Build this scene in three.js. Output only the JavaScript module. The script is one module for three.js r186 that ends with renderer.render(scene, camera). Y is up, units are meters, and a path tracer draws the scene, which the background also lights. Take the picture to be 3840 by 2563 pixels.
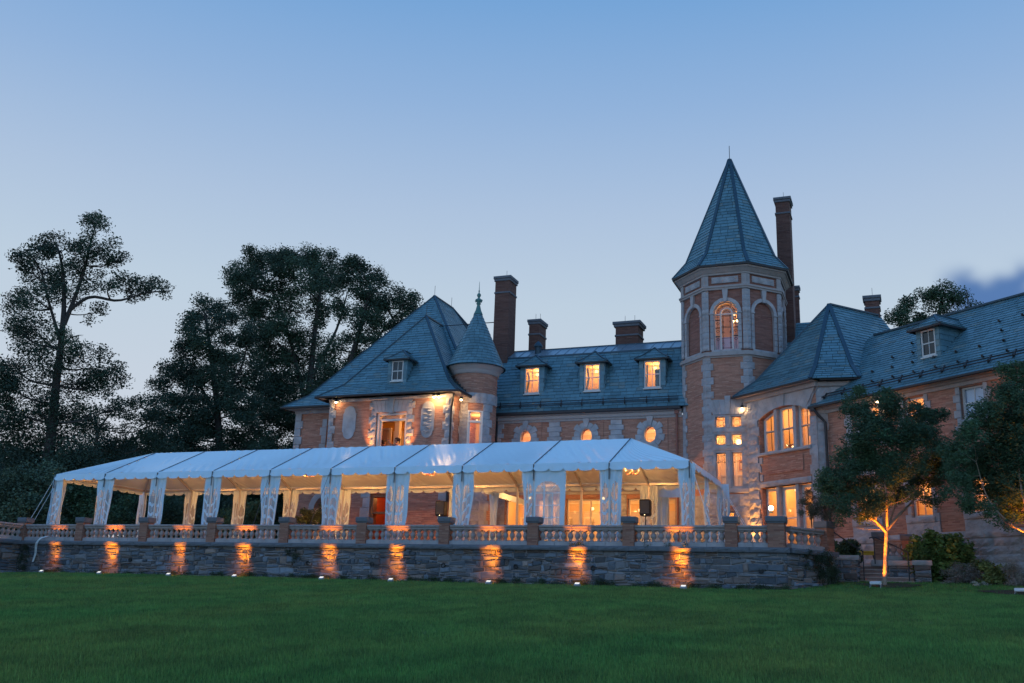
import * as THREE from 'three';
import { mergeGeometries } from 'three/addons/utils/BufferGeometryUtils.js';
import { MarchingCubes } from 'three/addons/objects/MarchingCubes.js';

// ------------------------------------------------------------------ camera, sky, sun, exposure
const scene = new THREE.Scene();
const RAD = Math.PI / 180, V3 = THREE.Vector3, M4 = THREE.Matrix4;
const camera = new THREE.PerspectiveCamera(37.89, 1024 / 683, 0.1, 2000);
const eye = new V3(0, 1.6, 0);
{
  const p = 15.0356 * RAD, r = 1.9573 * RAD;                       // looking up the lawn, tilted by two degrees
  const fw = new V3(0, Math.sin(p), -Math.cos(p)), up0 = new V3(0, Math.cos(p), Math.sin(p)), rt0 = new V3(1, 0, 0);
  const rt = rt0.clone().multiplyScalar(Math.cos(r)).addScaledVector(up0, Math.sin(r));
  const up = up0.clone().multiplyScalar(Math.cos(r)).addScaledVector(rt0, -Math.sin(r));
  camera.quaternion.setFromRotationMatrix(new M4().makeBasis(rt, up, fw.clone().negate()));
  camera.position.copy(eye);
}
{
  // clear dusk sky: deep blue overhead, paler and slightly pink at the horizon, one dark low cloud bank to the right
  const W = 1024, Hh = 512, data = new Float32Array(W * Hh * 4);
  const lin = (c) => c.map((v) => Math.pow(v / 255, 2.2));
  const stops = [[0, [214, 204, 206]], [4, [209, 207, 212]], [10, [200, 210, 223]], [17, [188, 206, 223]], [22.4, [171, 193, 221]], [28.3, [144, 177, 218]], [34, [117, 163, 214]], [48, [98, 154, 217]], [90, [82, 145, 220]]].map(([e, c]) => [e, lin(c)]);
  const hash = (x, y) => { const s = Math.sin(x * 127.1 + y * 311.7) * 43758.5453; return s - Math.floor(s); };
  const vn = (x, y) => { const i = Math.floor(x), j = Math.floor(y), f = x - i, g = y - j, s = f * f * (3 - 2 * f), t = g * g * (3 - 2 * g); return (hash(i, j) * (1 - s) + hash(i + 1, j) * s) * (1 - t) + (hash(i, j + 1) * (1 - s) + hash(i + 1, j + 1) * s) * t; };
  const fbm = (x, y) => vn(x, y) * 0.5 + vn(x * 2.1, y * 2.1) * 0.25 + vn(x * 4.3, y * 4.3) * 0.13 + vn(x * 8.7, y * 8.7) * 0.07;
  const cloud = lin([78, 116, 172]);
  for (let j = 0; j < Hh; j++) {
    const el = ((j + 0.5) / Hh - 0.5) * 180;
    let k = 0; while (k < stops.length - 2 && el > stops[k + 1][0]) k++;
    const t = THREE.MathUtils.clamp((el - stops[k][0]) / (stops[k + 1][0] - stops[k][0]), 0, 1);
    for (let i = 0; i < W; i++) {
      const az = ((i + 0.5) / W - 0.5) * 360;                      // -90 is where the camera looks
      let d = az + 90; d = ((d + 540) % 360) - 180;
      // low cloud bank right of the wing, going on round to the right
      const edge = THREE.MathUtils.smoothstep(d, 23.7, 25.6) * (1 - THREE.MathUtils.smoothstep(d, 95, 150));
      const n = fbm(d * 0.42 + 3.7, el * 0.9 + 1.3);
      const band = THREE.MathUtils.smoothstep(el, 14.4, 16.2) * (1 - THREE.MathUtils.smoothstep(el, 17.5, 18.7));
      const a = edge * band * THREE.MathUtils.smoothstep(n, 0.2, 0.4) * 0.95;
      for (let c = 0; c < 3; c++) {
        // away from the afterglow the lower sky turns to dusk blue
        const far = THREE.MathUtils.smoothstep(Math.abs(d), 40, 150) * (1 - THREE.MathUtils.smoothstep(el, 20, 60)), v = (stops[k][1][c] * (1 - t) + stops[k + 1][1][c] * t) * (1 - far * [0.32, -0.06, -0.42][c]);
        data[(j * W + i) * 4 + c] = v * (1 - a) + cloud[c] * a;
      }
      data[(j * W + i) * 4 + 3] = 1;
    }
  }
  const sky = new THREE.DataTexture(data, W, Hh, THREE.RGBAFormat, THREE.FloatType);
  sky.mapping = THREE.EquirectangularReflectionMapping; sky.magFilter = sky.minFilter = THREE.LinearFilter; sky.wrapS = THREE.RepeatWrapping; sky.needsUpdate = true;
  scene.background = sky; scene.environment = sky;
  scene.backgroundIntensity = 1; scene.environmentIntensity = 1;
}
const sun = new THREE.DirectionalLight(0xffe2c8, 0.02);              // the last of the afterglow, spread over half the sky
sun.position.set(-70, 22, 30); sun.target.position.set(0, 5, -40); sun.castShadow = true; sun.shadow.radius = 90;
Object.assign(sun.shadow.camera, { left: -60, right: 60, top: 60, bottom: -60, near: 1, far: 250 }); sun.shadow.mapSize.set(2048, 2048);
scene.add(sun, sun.target);
const renderer = new THREE.WebGLRenderer({ antialias: true });
renderer.setSize(1024, 683); renderer.shadowMap.enabled = true;
renderer.toneMapping = THREE.LinearToneMapping; renderer.toneMappingExposure = 1.0;

// ------------------------------------------------------------------ helpers
const TENT_I = 42;
let seedState = 7;
const rnd = () => { seedState = (seedState + 0x6d2b79f5) | 0; let t = Math.imul(seedState ^ (seedState >>> 15), 1 | seedState); t = (t + Math.imul(t ^ (t >>> 7), 61 | t)) ^ t; return ((t ^ (t >>> 14)) >>> 0) / 4294967296; };
const rr = (a, b) => a + (b - a) * rnd();
const reseed = (n) => { seedState = n; };
const clamp = THREE.MathUtils.clamp, lerp = THREE.MathUtils.lerp, smooth = THREE.MathUtils.smoothstep;
// the terrace and house share one frame: x along the terrace, y up, z out of the house towards the lawn
const YAW = 21.893 * RAD, HO = new V3(-21.587, 0, -47.956);
const HM = new M4().makeRotationY(-YAW).setPosition(HO), HMI = HM.clone().invert();
const toWorld = (x, y, z) => new V3(x, y, z).applyMatrix4(HM);
const names = new Map(), origin = new Map();
const numbered = (n) => { const k = names.get(n) || 0; names.set(n, k + 1); return k ? n + '_' + String(k).padStart(3, '0') : n; };
function thing(name, label, category, [x, y, z], group, kind) {
  const o = new THREE.Group(); o.name = numbered(name); o.position.copy(toWorld(x, y, z)); o.rotation.y = -YAW;
  o.userData = { label }; if (category) o.userData.category = category; if (group) o.userData.group = group; if (kind) o.userData.kind = kind;
  origin.set(o, [x, y, z]); scene.add(o); return o;
}
function rootOf(o) { while (!origin.has(o)) o = o.parent; return o; }
const join = (g) => { if (!Array.isArray(g)) return g; g = g.filter(Boolean).map((q) => (q.index ? q.toNonIndexed() : q)); const keep = g.every((q) => q.attributes.uv), kc = g.every((q) => q.attributes.color); for (const q of g) for (const k of Object.keys(q.attributes)) if (!(k === 'position' || k === 'normal' || (k === 'uv' && keep) || (k === 'color' && kc))) q.deleteAttribute(k); return mergeGeometries(g, false); };
// a part: geometry in house coordinates under its thing (or under a part of it)
function part(name, geo, mat, parent, kind) {
  const g = join(geo), [x, y, z] = origin.get(rootOf(parent)); g.translate(-x, -y, -z);
  const m = new THREE.Mesh(g, mat); m.name = name; m.castShadow = m.receiveShadow = true; if (kind) m.userData.kind = kind;
  parent.add(m); return m;
}
// a part with shared geometry placed by a matrix in house coordinates
function put(name, geo, mat, parent, m4) {
  const [x, y, z] = origin.get(rootOf(parent)), m = new THREE.Mesh(geo, mat); m.name = name; m.castShadow = m.receiveShadow = true;
  new M4().makeTranslation(-x, -y, -z).multiply(m4).decompose(m.position, m.quaternion, m.scale); parent.add(m); return m;
}
const T = (x, y, z, ry = 0, sx = 1, sy = sx, sz = sx) => new M4().makeTranslation(x, y, z).multiply(new M4().makeRotationY(ry)).multiply(new M4().makeScale(sx, sy, sz));
function copyThing(src, label, [x, y, z], ry = 0) {
  const c = src.clone(); c.name = numbered(src.name.replace(/_\d+$/, '')); c.userData = { ...src.userData, label }; c.position.copy(toWorld(x, y, z)); c.rotation.y = -YAW + ry; scene.add(c); return c;
}
function boxUV(g, s = 1) {                                           // texture coordinates in metres, by the side a face looks to
  if (g.index) g = g.toNonIndexed();
  if (!g.attributes.normal) g.computeVertexNormals();
  const p = g.attributes.position, uv = new Float32Array(p.count * 2), a = new V3(), b = new V3(), c = new V3();
  for (let i = 0; i < p.count; i += 3) {
    a.fromBufferAttribute(p, i); b.fromBufferAttribute(p, i + 1).sub(a); c.fromBufferAttribute(p, i + 2).sub(a); b.cross(c);
    const X = Math.abs(b.x), Y = Math.abs(b.y), Z = Math.abs(b.z);
    for (let k = 0; k < 3; k++) {
      const x = p.getX(i + k), y = p.getY(i + k), z = p.getZ(i + k);
      const [u, v] = Y > X && Y > Z ? [x, z] : X > Z ? [z, y] : [x, y];
      uv[(i + k) * 2] = u * s; uv[(i + k) * 2 + 1] = v * s;
    }
  }
  g.setAttribute('uv', new THREE.BufferAttribute(uv, 2)); return g;
}
const box = (x0, x1, y0, y1, z0, z1) => boxUV(new THREE.BoxGeometry(x1 - x0, y1 - y0, z1 - z0).translate((x0 + x1) / 2, (y0 + y1) / 2, (z0 + z1) / 2));
// a box with chamfered long edges
function cbox(x0, x1, y0, y1, z0, z1, c = 0.02) {
  const w = x1 - x0, h = y1 - y0, d = z1 - z0; c = Math.min(c, w / 3, h / 3, d / 3);
  const s = new THREE.Shape(); s.moveTo(c, c); s.lineTo(w - c, c); s.lineTo(w - c, h - c); s.lineTo(c, h - c); s.closePath();
  const g = new THREE.ExtrudeGeometry(s, { depth: d - 2 * c, bevelEnabled: true, bevelThickness: c, bevelSize: c, bevelSegments: 1 });
  return boxUV(g.translate(x0, y0, z0 + c));
}
// a rock-faced block: the front face bulges unevenly inside a straight margin
function rock(x0, x1, y0, y1, z0, z1, amp = 0.04) {
  const w = x1 - x0, h = y1 - y0, nx = clamp(Math.round(w / 0.14), 3, 7), ny = clamp(Math.round(h / 0.12), 3, 5);
  const g = new THREE.BoxGeometry(w, h, z1 - z0, nx, ny, 1), p = g.attributes.position, zf = (z1 - z0) / 2, seen = new Map();
  for (let i = 0; i < p.count; i++) {
    if (Math.abs(p.getZ(i) - zf) > 1e-4) continue;
    const ex = Math.abs(Math.abs(p.getX(i)) - w / 2) < 1e-4, ey = Math.abs(Math.abs(p.getY(i)) - h / 2) < 1e-4;
    const k = p.getX(i).toFixed(3) + p.getY(i).toFixed(3);
    if (!seen.has(k)) seen.set(k, [rr(-0.3, 0.3) * w / nx * 0.6, rr(-0.3, 0.3) * h / ny * 0.6, rr(0.15, 1)]);
    const [dx, dy, dz] = seen.get(k);
    if (ex || ey) { p.setZ(i, zf - 0.006); continue; }
    p.setXYZ(i, p.getX(i) + dx, p.getY(i) + dy, zf + dz * amp);
  }
  const q = g.toNonIndexed(); q.computeVertexNormals();
  return boxUV(q.translate((x0 + x1) / 2, (y0 + y1) / 2, (z0 + z1) / 2));
}
function extr(pts, holes, z0, z1, curve = 12) {                       // an outline in x,y with openings, from z0 to z1
  const s = pts.isShape ? pts : new THREE.Shape(pts.map(([x, y]) => new THREE.Vector2(x, y)));
  for (const h of holes || []) s.holes.push(h.isPath ? h : new THREE.Path(h.map(([x, y]) => new THREE.Vector2(x, y))));
  return boxUV(new THREE.ExtrudeGeometry(s, { depth: z1 - z0, bevelEnabled: false, curveSegments: curve }).translate(0, 0, z0));
}
const rect = (x0, x1, y0, y1) => [[x0, y0], [x1, y0], [x1, y1], [x0, y1]];
function archPts(x0, x1, y0, ys, rise, n = 20) {                       // opening with straight jambs and an elliptical or round head
  const c = (x0 + x1) / 2, r = (x1 - x0) / 2, p = [[x0, y0], [x1, y0]];
  for (let i = 0; i <= n; i++) { const a = (i / n) * Math.PI; p.push([c + r * Math.cos(a), ys + rise * Math.sin(a)]); }
  return p;
}
function segArch(x0, x1, y0, ys, rise, n = 16) {                       // flat segmental head
  const c = (x0 + x1) / 2, h = (x1 - x0) / 2, R = (h * h + rise * rise) / (2 * rise), cy = ys + rise - R, a0 = Math.asin(h / R), p = [[x0, y0], [x1, y0]];
  for (let i = 0; i <= n; i++) { const a = a0 - (2 * a0 * i) / n; p.push([c + R * Math.sin(a), cy + R * Math.cos(a)]); }
  return p;
}
function tube(pts, r, seg = 6, n = 0, closed = false) {
  const v = pts.map((p) => (p.isVector3 ? p : new V3(...p)));
  const c = v.length === 2 ? new THREE.LineCurve3(v[0], v[1]) : new THREE.CatmullRomCurve3(v, closed, 'catmullrom', 0.3);
  return boxUV(new THREE.TubeGeometry(c, n || (v.length === 2 ? 1 : v.length * 4), r, seg, closed));
}
const rod = (p, q, r, seg = 6) => tube([p, q], r, seg);
function bar(p, q, w, h) {                                              // a straight bar of rectangular section
  const a = new V3(...p), b = new V3(...q), d = b.clone().sub(a), L = d.length(), m = new M4().lookAt(b, a, Math.abs(d.y / L) > 0.98 ? new V3(1, 0, 0) : new V3(0, 1, 0)).setPosition(a.clone().add(b).multiplyScalar(0.5));
  return boxUV(new THREE.BoxGeometry(w, h, L)).applyMatrix4(m);
}
const lathe = (pts, seg = 20) => new THREE.LatheGeometry(pts.map(([r, y]) => new THREE.Vector2(r, y)), seg);
const fr = (x, z, deg = 0) => new M4().makeRotationY(deg * RAD).setPosition(x, 0, z);     // a facade's frame: origin on the plan and the turn of its line
const ap = (g, m) => (Array.isArray(g) ? g.map((q) => q.applyMatrix4(m)) : g.applyMatrix4(m));
function lamp(x, y, z, color, I, dist = 0) { const l = new THREE.PointLight(color, I, dist, 2); l.position.copy(toWorld(x, y, z)); l.castShadow = true; scene.add(l); return l; }
function spot(p, q, color, I, angle, pen) {
  const l = new THREE.SpotLight(color, I, 0, angle, pen, 2); l.position.copy(toWorld(...p)); l.target.position.copy(toWorld(...q)); l.castShadow = true; scene.add(l, l.target); return l;
}

// ------------------------------------------------------------------ textures and materials
const hash2 = (x, y, s) => { let h = Math.imul(x, 374761393) + Math.imul(y, 668265263) + Math.imul(s, 982451653); h = Math.imul(h ^ (h >>> 13), 1274126177); return ((h ^ (h >>> 16)) >>> 0) / 4294967296; };
function vnoise(x, y, per, s) { const i = Math.floor(x), j = Math.floor(y), f = x - i, g = y - j, a = f * f * (3 - 2 * f), b = g * g * (3 - 2 * g), w = (v) => ((v % per) + per) % per; return lerp(lerp(hash2(w(i), w(j), s), hash2(w(i + 1), w(j), s), a), lerp(hash2(w(i), w(j + 1), s), hash2(w(i + 1), w(j + 1), s), a), b); }
const fbm2 = (u, v, per, s, oct = 4) => { let t = 0, a = 0.5, n = 0; for (let o = 0; o < oct; o++) { t += a * vnoise(u * per, v * per, per, s + o); n += a; per *= 2; a *= 0.55; } return t / n; };
function tex(N, M, sizeU, sizeV, fn, srgb = true) {                       // fn(u, v) -> [r, g, b] in 0..1; covers sizeU x sizeV metres
  const d = new Uint8Array(N * M * 4);
  for (let j = 0; j < M; j++) for (let i = 0; i < N; i++) { const c = fn((i + 0.5) / N, (j + 0.5) / M), o = (j * N + i) * 4; for (let k = 0; k < 3; k++) d[o + k] = clamp(Math.round((srgb ? Math.pow(clamp(c[k], 0, 1), 1 / 2.2) : c[k]) * 255), 0, 255); d[o + 3] = 255; }
  const t = new THREE.DataTexture(d, N, M); t.wrapS = t.wrapT = THREE.RepeatWrapping; t.magFilter = THREE.LinearFilter; t.minFilter = THREE.LinearMipmapLinearFilter; t.generateMipmaps = true;
  if (srgb) t.colorSpace = THREE.SRGBColorSpace; t.repeat.set(1 / sizeU, 1 / sizeV); t.needsUpdate = true; return t;
}
const std = (o) => new THREE.MeshStandardMaterial({ roughness: 0.85, metalness: 0, ...o });
const col = (r, g, b) => new THREE.Color().setRGB(r, g, b);
const grain = tex(256, 256, 0.8, 0.8, (u, v) => { const n = 0.72 + 0.5 * fbm2(u, v, 6, 11, 5); return [n, n, n]; });
const grainB = tex(256, 256, 0.8, 0.8, (u, v) => { const n = fbm2(u, v, 6, 11, 5); return [n, n, n]; }, false);
// long thin bricks: twenty courses to the metre
const brickAt = (u, v) => { const R = 40, row = Math.floor(v * R), fv = v * R - row, off = (row % 2) * 0.5 + hash2(row, 3, 5) * 0.3, x = u * 8 + off, i = Math.floor(x), fu = x - i; return [row, ((i % 8) + 8) % 8, fu, fv]; };
const brickCol = tex(1024, 1024, 2.6, 2.0, (u, v) => {
  const [row, i, fu, fv] = brickAt(u, v), h = hash2(i, row, 21), h2 = hash2(i, row, 37), m = fv < 0.12 || fu < 0.02;
  let c = h < 0.1 ? [0.32, 0.13, 0.085] : h < 0.4 ? [0.40, 0.18, 0.115] : h < 0.85 ? [0.43, 0.2, 0.13] : [0.48, 0.25, 0.17];
  const k = (0.84 + 0.32 * h2) * (0.8 + 0.4 * fbm2(u, v, 5, 9)); c = c.map((q) => q * k);
  return m ? [0.29, 0.155, 0.105] : c;
});
const brickBmp = tex(1024, 1024, 2.6, 2.0, (u, v) => { const [row, i, fu, fv] = brickAt(u, v), m = fv < 0.12 || fu < 0.02; const q = m ? 0.1 : 0.7 + 0.3 * hash2(i, row, 4); return [q, q, q]; }, false);
const stoneCol = tex(512, 512, 1.9, 1.9, (u, v) => { const n = fbm2(u, v, 5, 3, 5), m = fbm2(u, v, 3, 77, 3), k = 0.62 + 0.72 * n; return [0.41 * k * (0.9 + 0.2 * m), 0.375 * k, 0.37 * k * (1.08 - 0.16 * m)]; });
const stoneBmp = tex(512, 512, 1.9, 1.9, (u, v) => { const n = fbm2(u, v, 9, 31, 6); return [n, n, n]; }, false);
const M = {
  brick: std({ map: brickCol, bumpMap: brickBmp, bumpScale: 0.003, roughness: 0.9 }),
  stone: std({ map: stoneCol, bumpMap: stoneBmp, bumpScale: 0.085, roughness: 0.9 }),
  smoothStone: std({ map: stoneCol, bumpMap: stoneBmp, bumpScale: 0.012, roughness: 0.85 }),
  terra: std({ color: col(0.34, 0.28, 0.26), map: grain, bumpMap: grainB, bumpScale: 0.008, roughness: 0.8 }),
  cornice: std({ color: col(0.38, 0.325, 0.3), map: grain, bumpMap: grainB, bumpScale: 0.008, roughness: 0.8 }),
  cap: std({ color: col(0.14, 0.145, 0.16), map: grain, bumpMap: grainB, bumpScale: 0.02, roughness: 0.9 }),
  slate: std({ color: col(0.115, 0.21, 0.24), vertexColors: true, map: grain, bumpMap: grainB, bumpScale: 0.006, roughness: 0.36 }),
  deck: std({ color: col(0.02, 0.035, 0.045), roughness: 0.8 }),
  lead: std({ color: col(0.035, 0.07, 0.095), map: grain, roughness: 0.45, metalness: 0.3 }),
  zinc: std({ color: col(0.30, 0.36, 0.41), map: grain, roughness: 0.32, metalness: 0.5 }),
  copper: std({ color: col(0.08, 0.19, 0.17), map: grain, roughness: 0.6 }),
  gutter: std({ color: col(0.035, 0.03, 0.03), roughness: 0.5, metalness: 0.2 }),
  rustPipe: std({ color: col(0.26, 0.09, 0.06), roughness: 0.6 }),
  frame: std({ color: col(0.42, 0.36, 0.33), roughness: 0.6 }),
  frameW: std({ color: col(0.62, 0.58, 0.54), roughness: 0.55 }),
  leadCame: std({ color: col(0.03, 0.03, 0.03), roughness: 0.6 }),
  wood: std({ color: col(0.36, 0.13, 0.045), map: grain, roughness: 0.5 }),
  glass: new THREE.MeshPhysicalMaterial({ color: 0xffffff, transmission: 1, thickness: 0, roughness: 0.02, ior: 1.45 }),
  darkGlass: std({ color: col(0.02, 0.025, 0.03), roughness: 0.06, metalness: 0 }),
  vinyl: new THREE.MeshPhysicalMaterial({ color: col(0.88, 0.92, 0.96), transmission: 0.62, thickness: 0, roughness: 0.2, ior: 1.4 }),
  tent: std({ color: col(0.74, 0.85, 0.89), roughness: 0.27, side: THREE.DoubleSide, bumpMap: grainB, bumpScale: 0.004 }),
  curtain: std({ color: col(0.6, 0.74, 0.82), roughness: 0.45, side: THREE.DoubleSide, bumpMap: grainB, bumpScale: 0.006 }),
  alu: std({ color: col(0.5, 0.5, 0.5), roughness: 0.4, metalness: 0.6 }),
  strap: std({ color: col(0.10, 0.11, 0.12), roughness: 0.7 }),
  black: std({ color: col(0.012, 0.012, 0.013), roughness: 0.55 }),
  white: std({ color: col(0.78, 0.78, 0.78), roughness: 0.45 }),
  wallPaint: std({ color: col(0.74, 0.6, 0.42), roughness: 0.9, side: THREE.DoubleSide }),
  mustard: std({ color: col(0.72, 0.42, 0.12), roughness: 0.9, side: THREE.DoubleSide }),
  redPaint: std({ color: col(0.45, 0.10, 0.06), roughness: 0.9, side: THREE.DoubleSide }),
  pinkBlind: std({ color: col(0.62, 0.36, 0.42), roughness: 0.9, side: THREE.DoubleSide }),
  drape: std({ color: col(0.55, 0.42, 0.3), roughness: 0.95, side: THREE.DoubleSide }),
  paleBlind: std({ color: col(0.5, 0.6, 0.75), roughness: 0.95, side: THREE.DoubleSide }),
  concrete: std({ color: col(0.5, 0.37, 0.32), map: grain, bumpMap: grainB, bumpScale: 0.01, roughness: 0.9 }),
  floor: std({ color: col(0.3, 0.2, 0.14), map: grain, roughness: 0.7 }),
  iron: std({ color: col(0.05, 0.05, 0.055), roughness: 0.45, metalness: 0.6 }),
  yellow: std({ color: col(0.6, 0.4, 0.03), roughness: 0.6 }),
  bulb: std({ color: col(1, 0.9, 0.7), emissive: col(1, 0.72, 0.36), emissiveIntensity: 9 }),
  shade: std({ color: col(1, 0.95, 0.85), emissive: col(1, 0.7, 0.34), emissiveIntensity: 1.8 }),
  bark: std({ color: col(0.16, 0.115, 0.085), map: grain, bumpMap: grainB, bumpScale: 0.04, roughness: 0.95 }),
  barkFar: std({ color: col(0.05, 0.042, 0.036), roughness: 1 }),
};
const WARM = new THREE.Color().setRGB(1, 0.43, 0.115), AMBER = new THREE.Color().setRGB(0.85, 0.215, 0.006), FLAME = new THREE.Color().setRGB(1, 0.42, 0.1);
const leafMat = (r, g, b) => new THREE.MeshStandardMaterial({ color: col(r, g, b), roughness: 0.75, side: THREE.DoubleSide });
M.whitePaint = std({ color: col(0.8, 0.76, 0.68), roughness: 0.9, side: THREE.DoubleSide });
// ------------------------------------------------------------------ the mansion
const house = thing('mansion', 'brick and sandstone mansion with slate roofs, octagonal tower and round turret', 'mansion', [20, 3.9, -12]);
const slateBuckets = [];
function slateRoof(deck, polys, expo = 0.21, tone = 1) {                    // courses of overlapping slates on flat roof faces (house coordinates)
  const items = []; slateBuckets.push({ deck, items });
  for (const poly of polys) {
    const p0 = poly[0], n = new V3().crossVectors(poly[1].clone().sub(p0), poly[2].clone().sub(p0)).normalize();
    if (n.y < 0) n.negate();
    const e1 = new V3(0, 1, 0).cross(n).normalize(), e2 = n.clone().cross(e1).normalize();
    const q = poly.map((p) => [p.clone().sub(p0).dot(e1), p.clone().sub(p0).dot(e2)]);
    const ys = q.map((p) => p[1]), y0 = Math.min(...ys), y1 = Math.max(...ys);
    const ext = (y) => { let lo = Infinity, hi = -Infinity; for (let i = 0; i < q.length; i++) { const [ax, ay] = q[i], [bx, by] = q[(i + 1) % q.length]; if ((ay <= y && by >= y) || (by <= y && ay >= y)) { if (Math.abs(by - ay) < 1e-9) { lo = Math.min(lo, ax, bx); hi = Math.max(hi, ax, bx); } else { const t = (y - ay) / (by - ay), x = ax + (bx - ax) * t; lo = Math.min(lo, x); hi = Math.max(hi, x); } } } return [lo, hi]; };
    for (let y = y0; y < y1 - 0.02; y += expo) {
      const ya = y + 1e-4, yb = Math.min(y + expo, y1 - 1e-4), [l0, r0] = ext(ya), [l1, r1] = ext(yb), lo = Math.min(l0, l1), hi = Math.max(r0, r1);
      if (!(hi > lo)) continue;
      const rowTone = rr(0.93, 1.06);
      for (let x = lo - rr(0, 0.3); x < hi;) {
        const w = rr(0.32, 0.56), xa = x, xb = x + w - 0.018; x += w;
        const B = [clamp(xa, l0, r0), clamp(xb, l0, r0)], U = [clamp(xa, l1, r1), clamp(xb, l1, r1)];
        if (B[1] - B[0] < 0.03 && U[1] - U[0] < 0.03) continue;
        items.push(slate(p0, e1, e2, n, B, U, ya + 0.006 + rr(-0.004, 0.004), yb, rowTone * tone));
      }
    }
  }
  return items;
}
function slate(p0, e1, e2, n, B, U, ya, yb, tone) {
  const P = (x, y, h) => p0.clone().addScaledVector(e1, x).addScaledVector(e2, y).addScaledVector(n, h), h = rr(0.022, 0.036);
  const f = [P(B[0], ya, h), P(B[1], ya, h), P(U[1], yb, 0.007), P(U[0], yb, 0.007)], k = [P(B[0], ya, -0.004), P(B[1], ya, -0.004), P(U[1], yb, -0.004), P(U[0], yb, -0.004)];
  const t = tone * rr(0.85, 1.13) * (rnd() < 0.05 ? 0.72 : 1), w = rnd() < 0.07 ? 1 : 0, c = [t * (0.95 + 0.4 * w), t * (1 + 0.02 * w), t * (1.02 - 0.12 * w)];
  const v = [], tri = (a, b, d) => v.push(a, b, d);
  tri(f[0], f[1], f[2]); tri(f[0], f[2], f[3]); tri(k[0], k[1], f[1]); tri(k[0], f[1], f[0]); tri(f[1], k[1], k[2]); tri(f[1], k[2], f[2]); tri(k[0], f[0], f[3]); tri(k[0], f[3], k[3]);
  return { v, c, e1, e2, p0, mid: f[0].clone().add(f[2]).multiplyScalar(0.5) };
}
function slateGeo(items) {
  const N = items.reduce((s, i) => s + i.v.length, 0), p = new Float32Array(N * 3), c = new Float32Array(N * 3), uv = new Float32Array(N * 2); let o = 0;
  for (const it of items) for (const q of it.v) { p.set([q.x, q.y, q.z], o * 3); c.set(it.c, o * 3); uv[o * 2] = q.x + q.z; uv[o * 2 + 1] = q.y; o++; }
  const g = new THREE.BufferGeometry(); g.setAttribute('position', new THREE.BufferAttribute(p, 3)); g.setAttribute('uv', new THREE.BufferAttribute(uv, 2)); g.setAttribute('color', new THREE.BufferAttribute(c, 3)); g.computeVertexNormals(); return g;
}
const poly3 = (pts, m) => pts.map(([x, y, z]) => { const v = new V3(x, y, z); return m ? v.applyMatrix4(m) : v; });
function fanGeo(polys) { const p = []; for (const q of polys) for (let i = 1; i < q.length - 1; i++) for (const v of [q[0], q[i], q[i + 1]]) p.push(v.x, v.y - 0.012, v.z); const g = new THREE.BufferGeometry(); g.setAttribute('position', new THREE.Float32BufferAttribute(p, 3)); g.computeVertexNormals(); return boxUV(g); }
function roofPart(name, polys, slated, tone) {
  const d = part(name, fanGeo(polys.concat()), M.deck, house); d.material = M.deck; slateRoof(d, slated || polys, 0.21, tone); return d;
}
const DS = (m) => { const c = m.clone(); c.side = THREE.DoubleSide; return c; };
M.deck.side = THREE.DoubleSide;
// window with panes in a facade frame
function win(m, x0, x1, y0, y1, z, o = {}, parent = house) {
  const { cols = 1, rows = 2, fw = 0.06, mw = 0.03, fm = M.frameW, gm = M.glass, name = 'window', meet = true } = o, g = [];
  g.push(box(x0, x0 + fw, y0, y1, z - 0.08, z), box(x1 - fw, x1, y0, y1, z - 0.08, z), box(x0 + fw, x1 - fw, y1 - fw, y1, z - 0.08, z), box(x0 + fw, x1 - fw, y0, y0 + fw * 1.3, z - 0.08, z));
  const X0 = x0 + fw, X1 = x1 - fw, Y0 = y0 + fw * 1.3, Y1 = y1 - fw, cw = (X1 - X0) / cols, ch = (Y1 - Y0) / rows;
  for (let i = 1; i < cols; i++) g.push(box(X0 + i * cw - mw / 2, X0 + i * cw + mw / 2, Y0, Y1, z - 0.06, z - 0.02));
  for (let j = 1; j < rows; j++) { const w = meet && rows === 2 ? 0.055 : mw; for (let i = 0; i < cols; i++) g.push(box(X0 + i * cw + (i ? mw / 2 : 0), X0 + (i + 1) * cw - (i < cols - 1 ? mw / 2 : 0), Y0 + j * ch - w / 2, Y0 + j * ch + w / 2, z - 0.065, z - 0.015)); }
  const f = part(name, ap(g, m), fm, parent);
  for (let j = 0; j < rows; j++) for (let i = 0; i < cols; i++) part('pane', ap(box(X0 + i * cw + 0.004, X0 + (i + 1) * cw - 0.004, Y0 + j * ch + 0.004, Y0 + (j + 1) * ch - 0.004, z - 0.046, z - 0.04), m), gm, f);
  return f;
}
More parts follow.
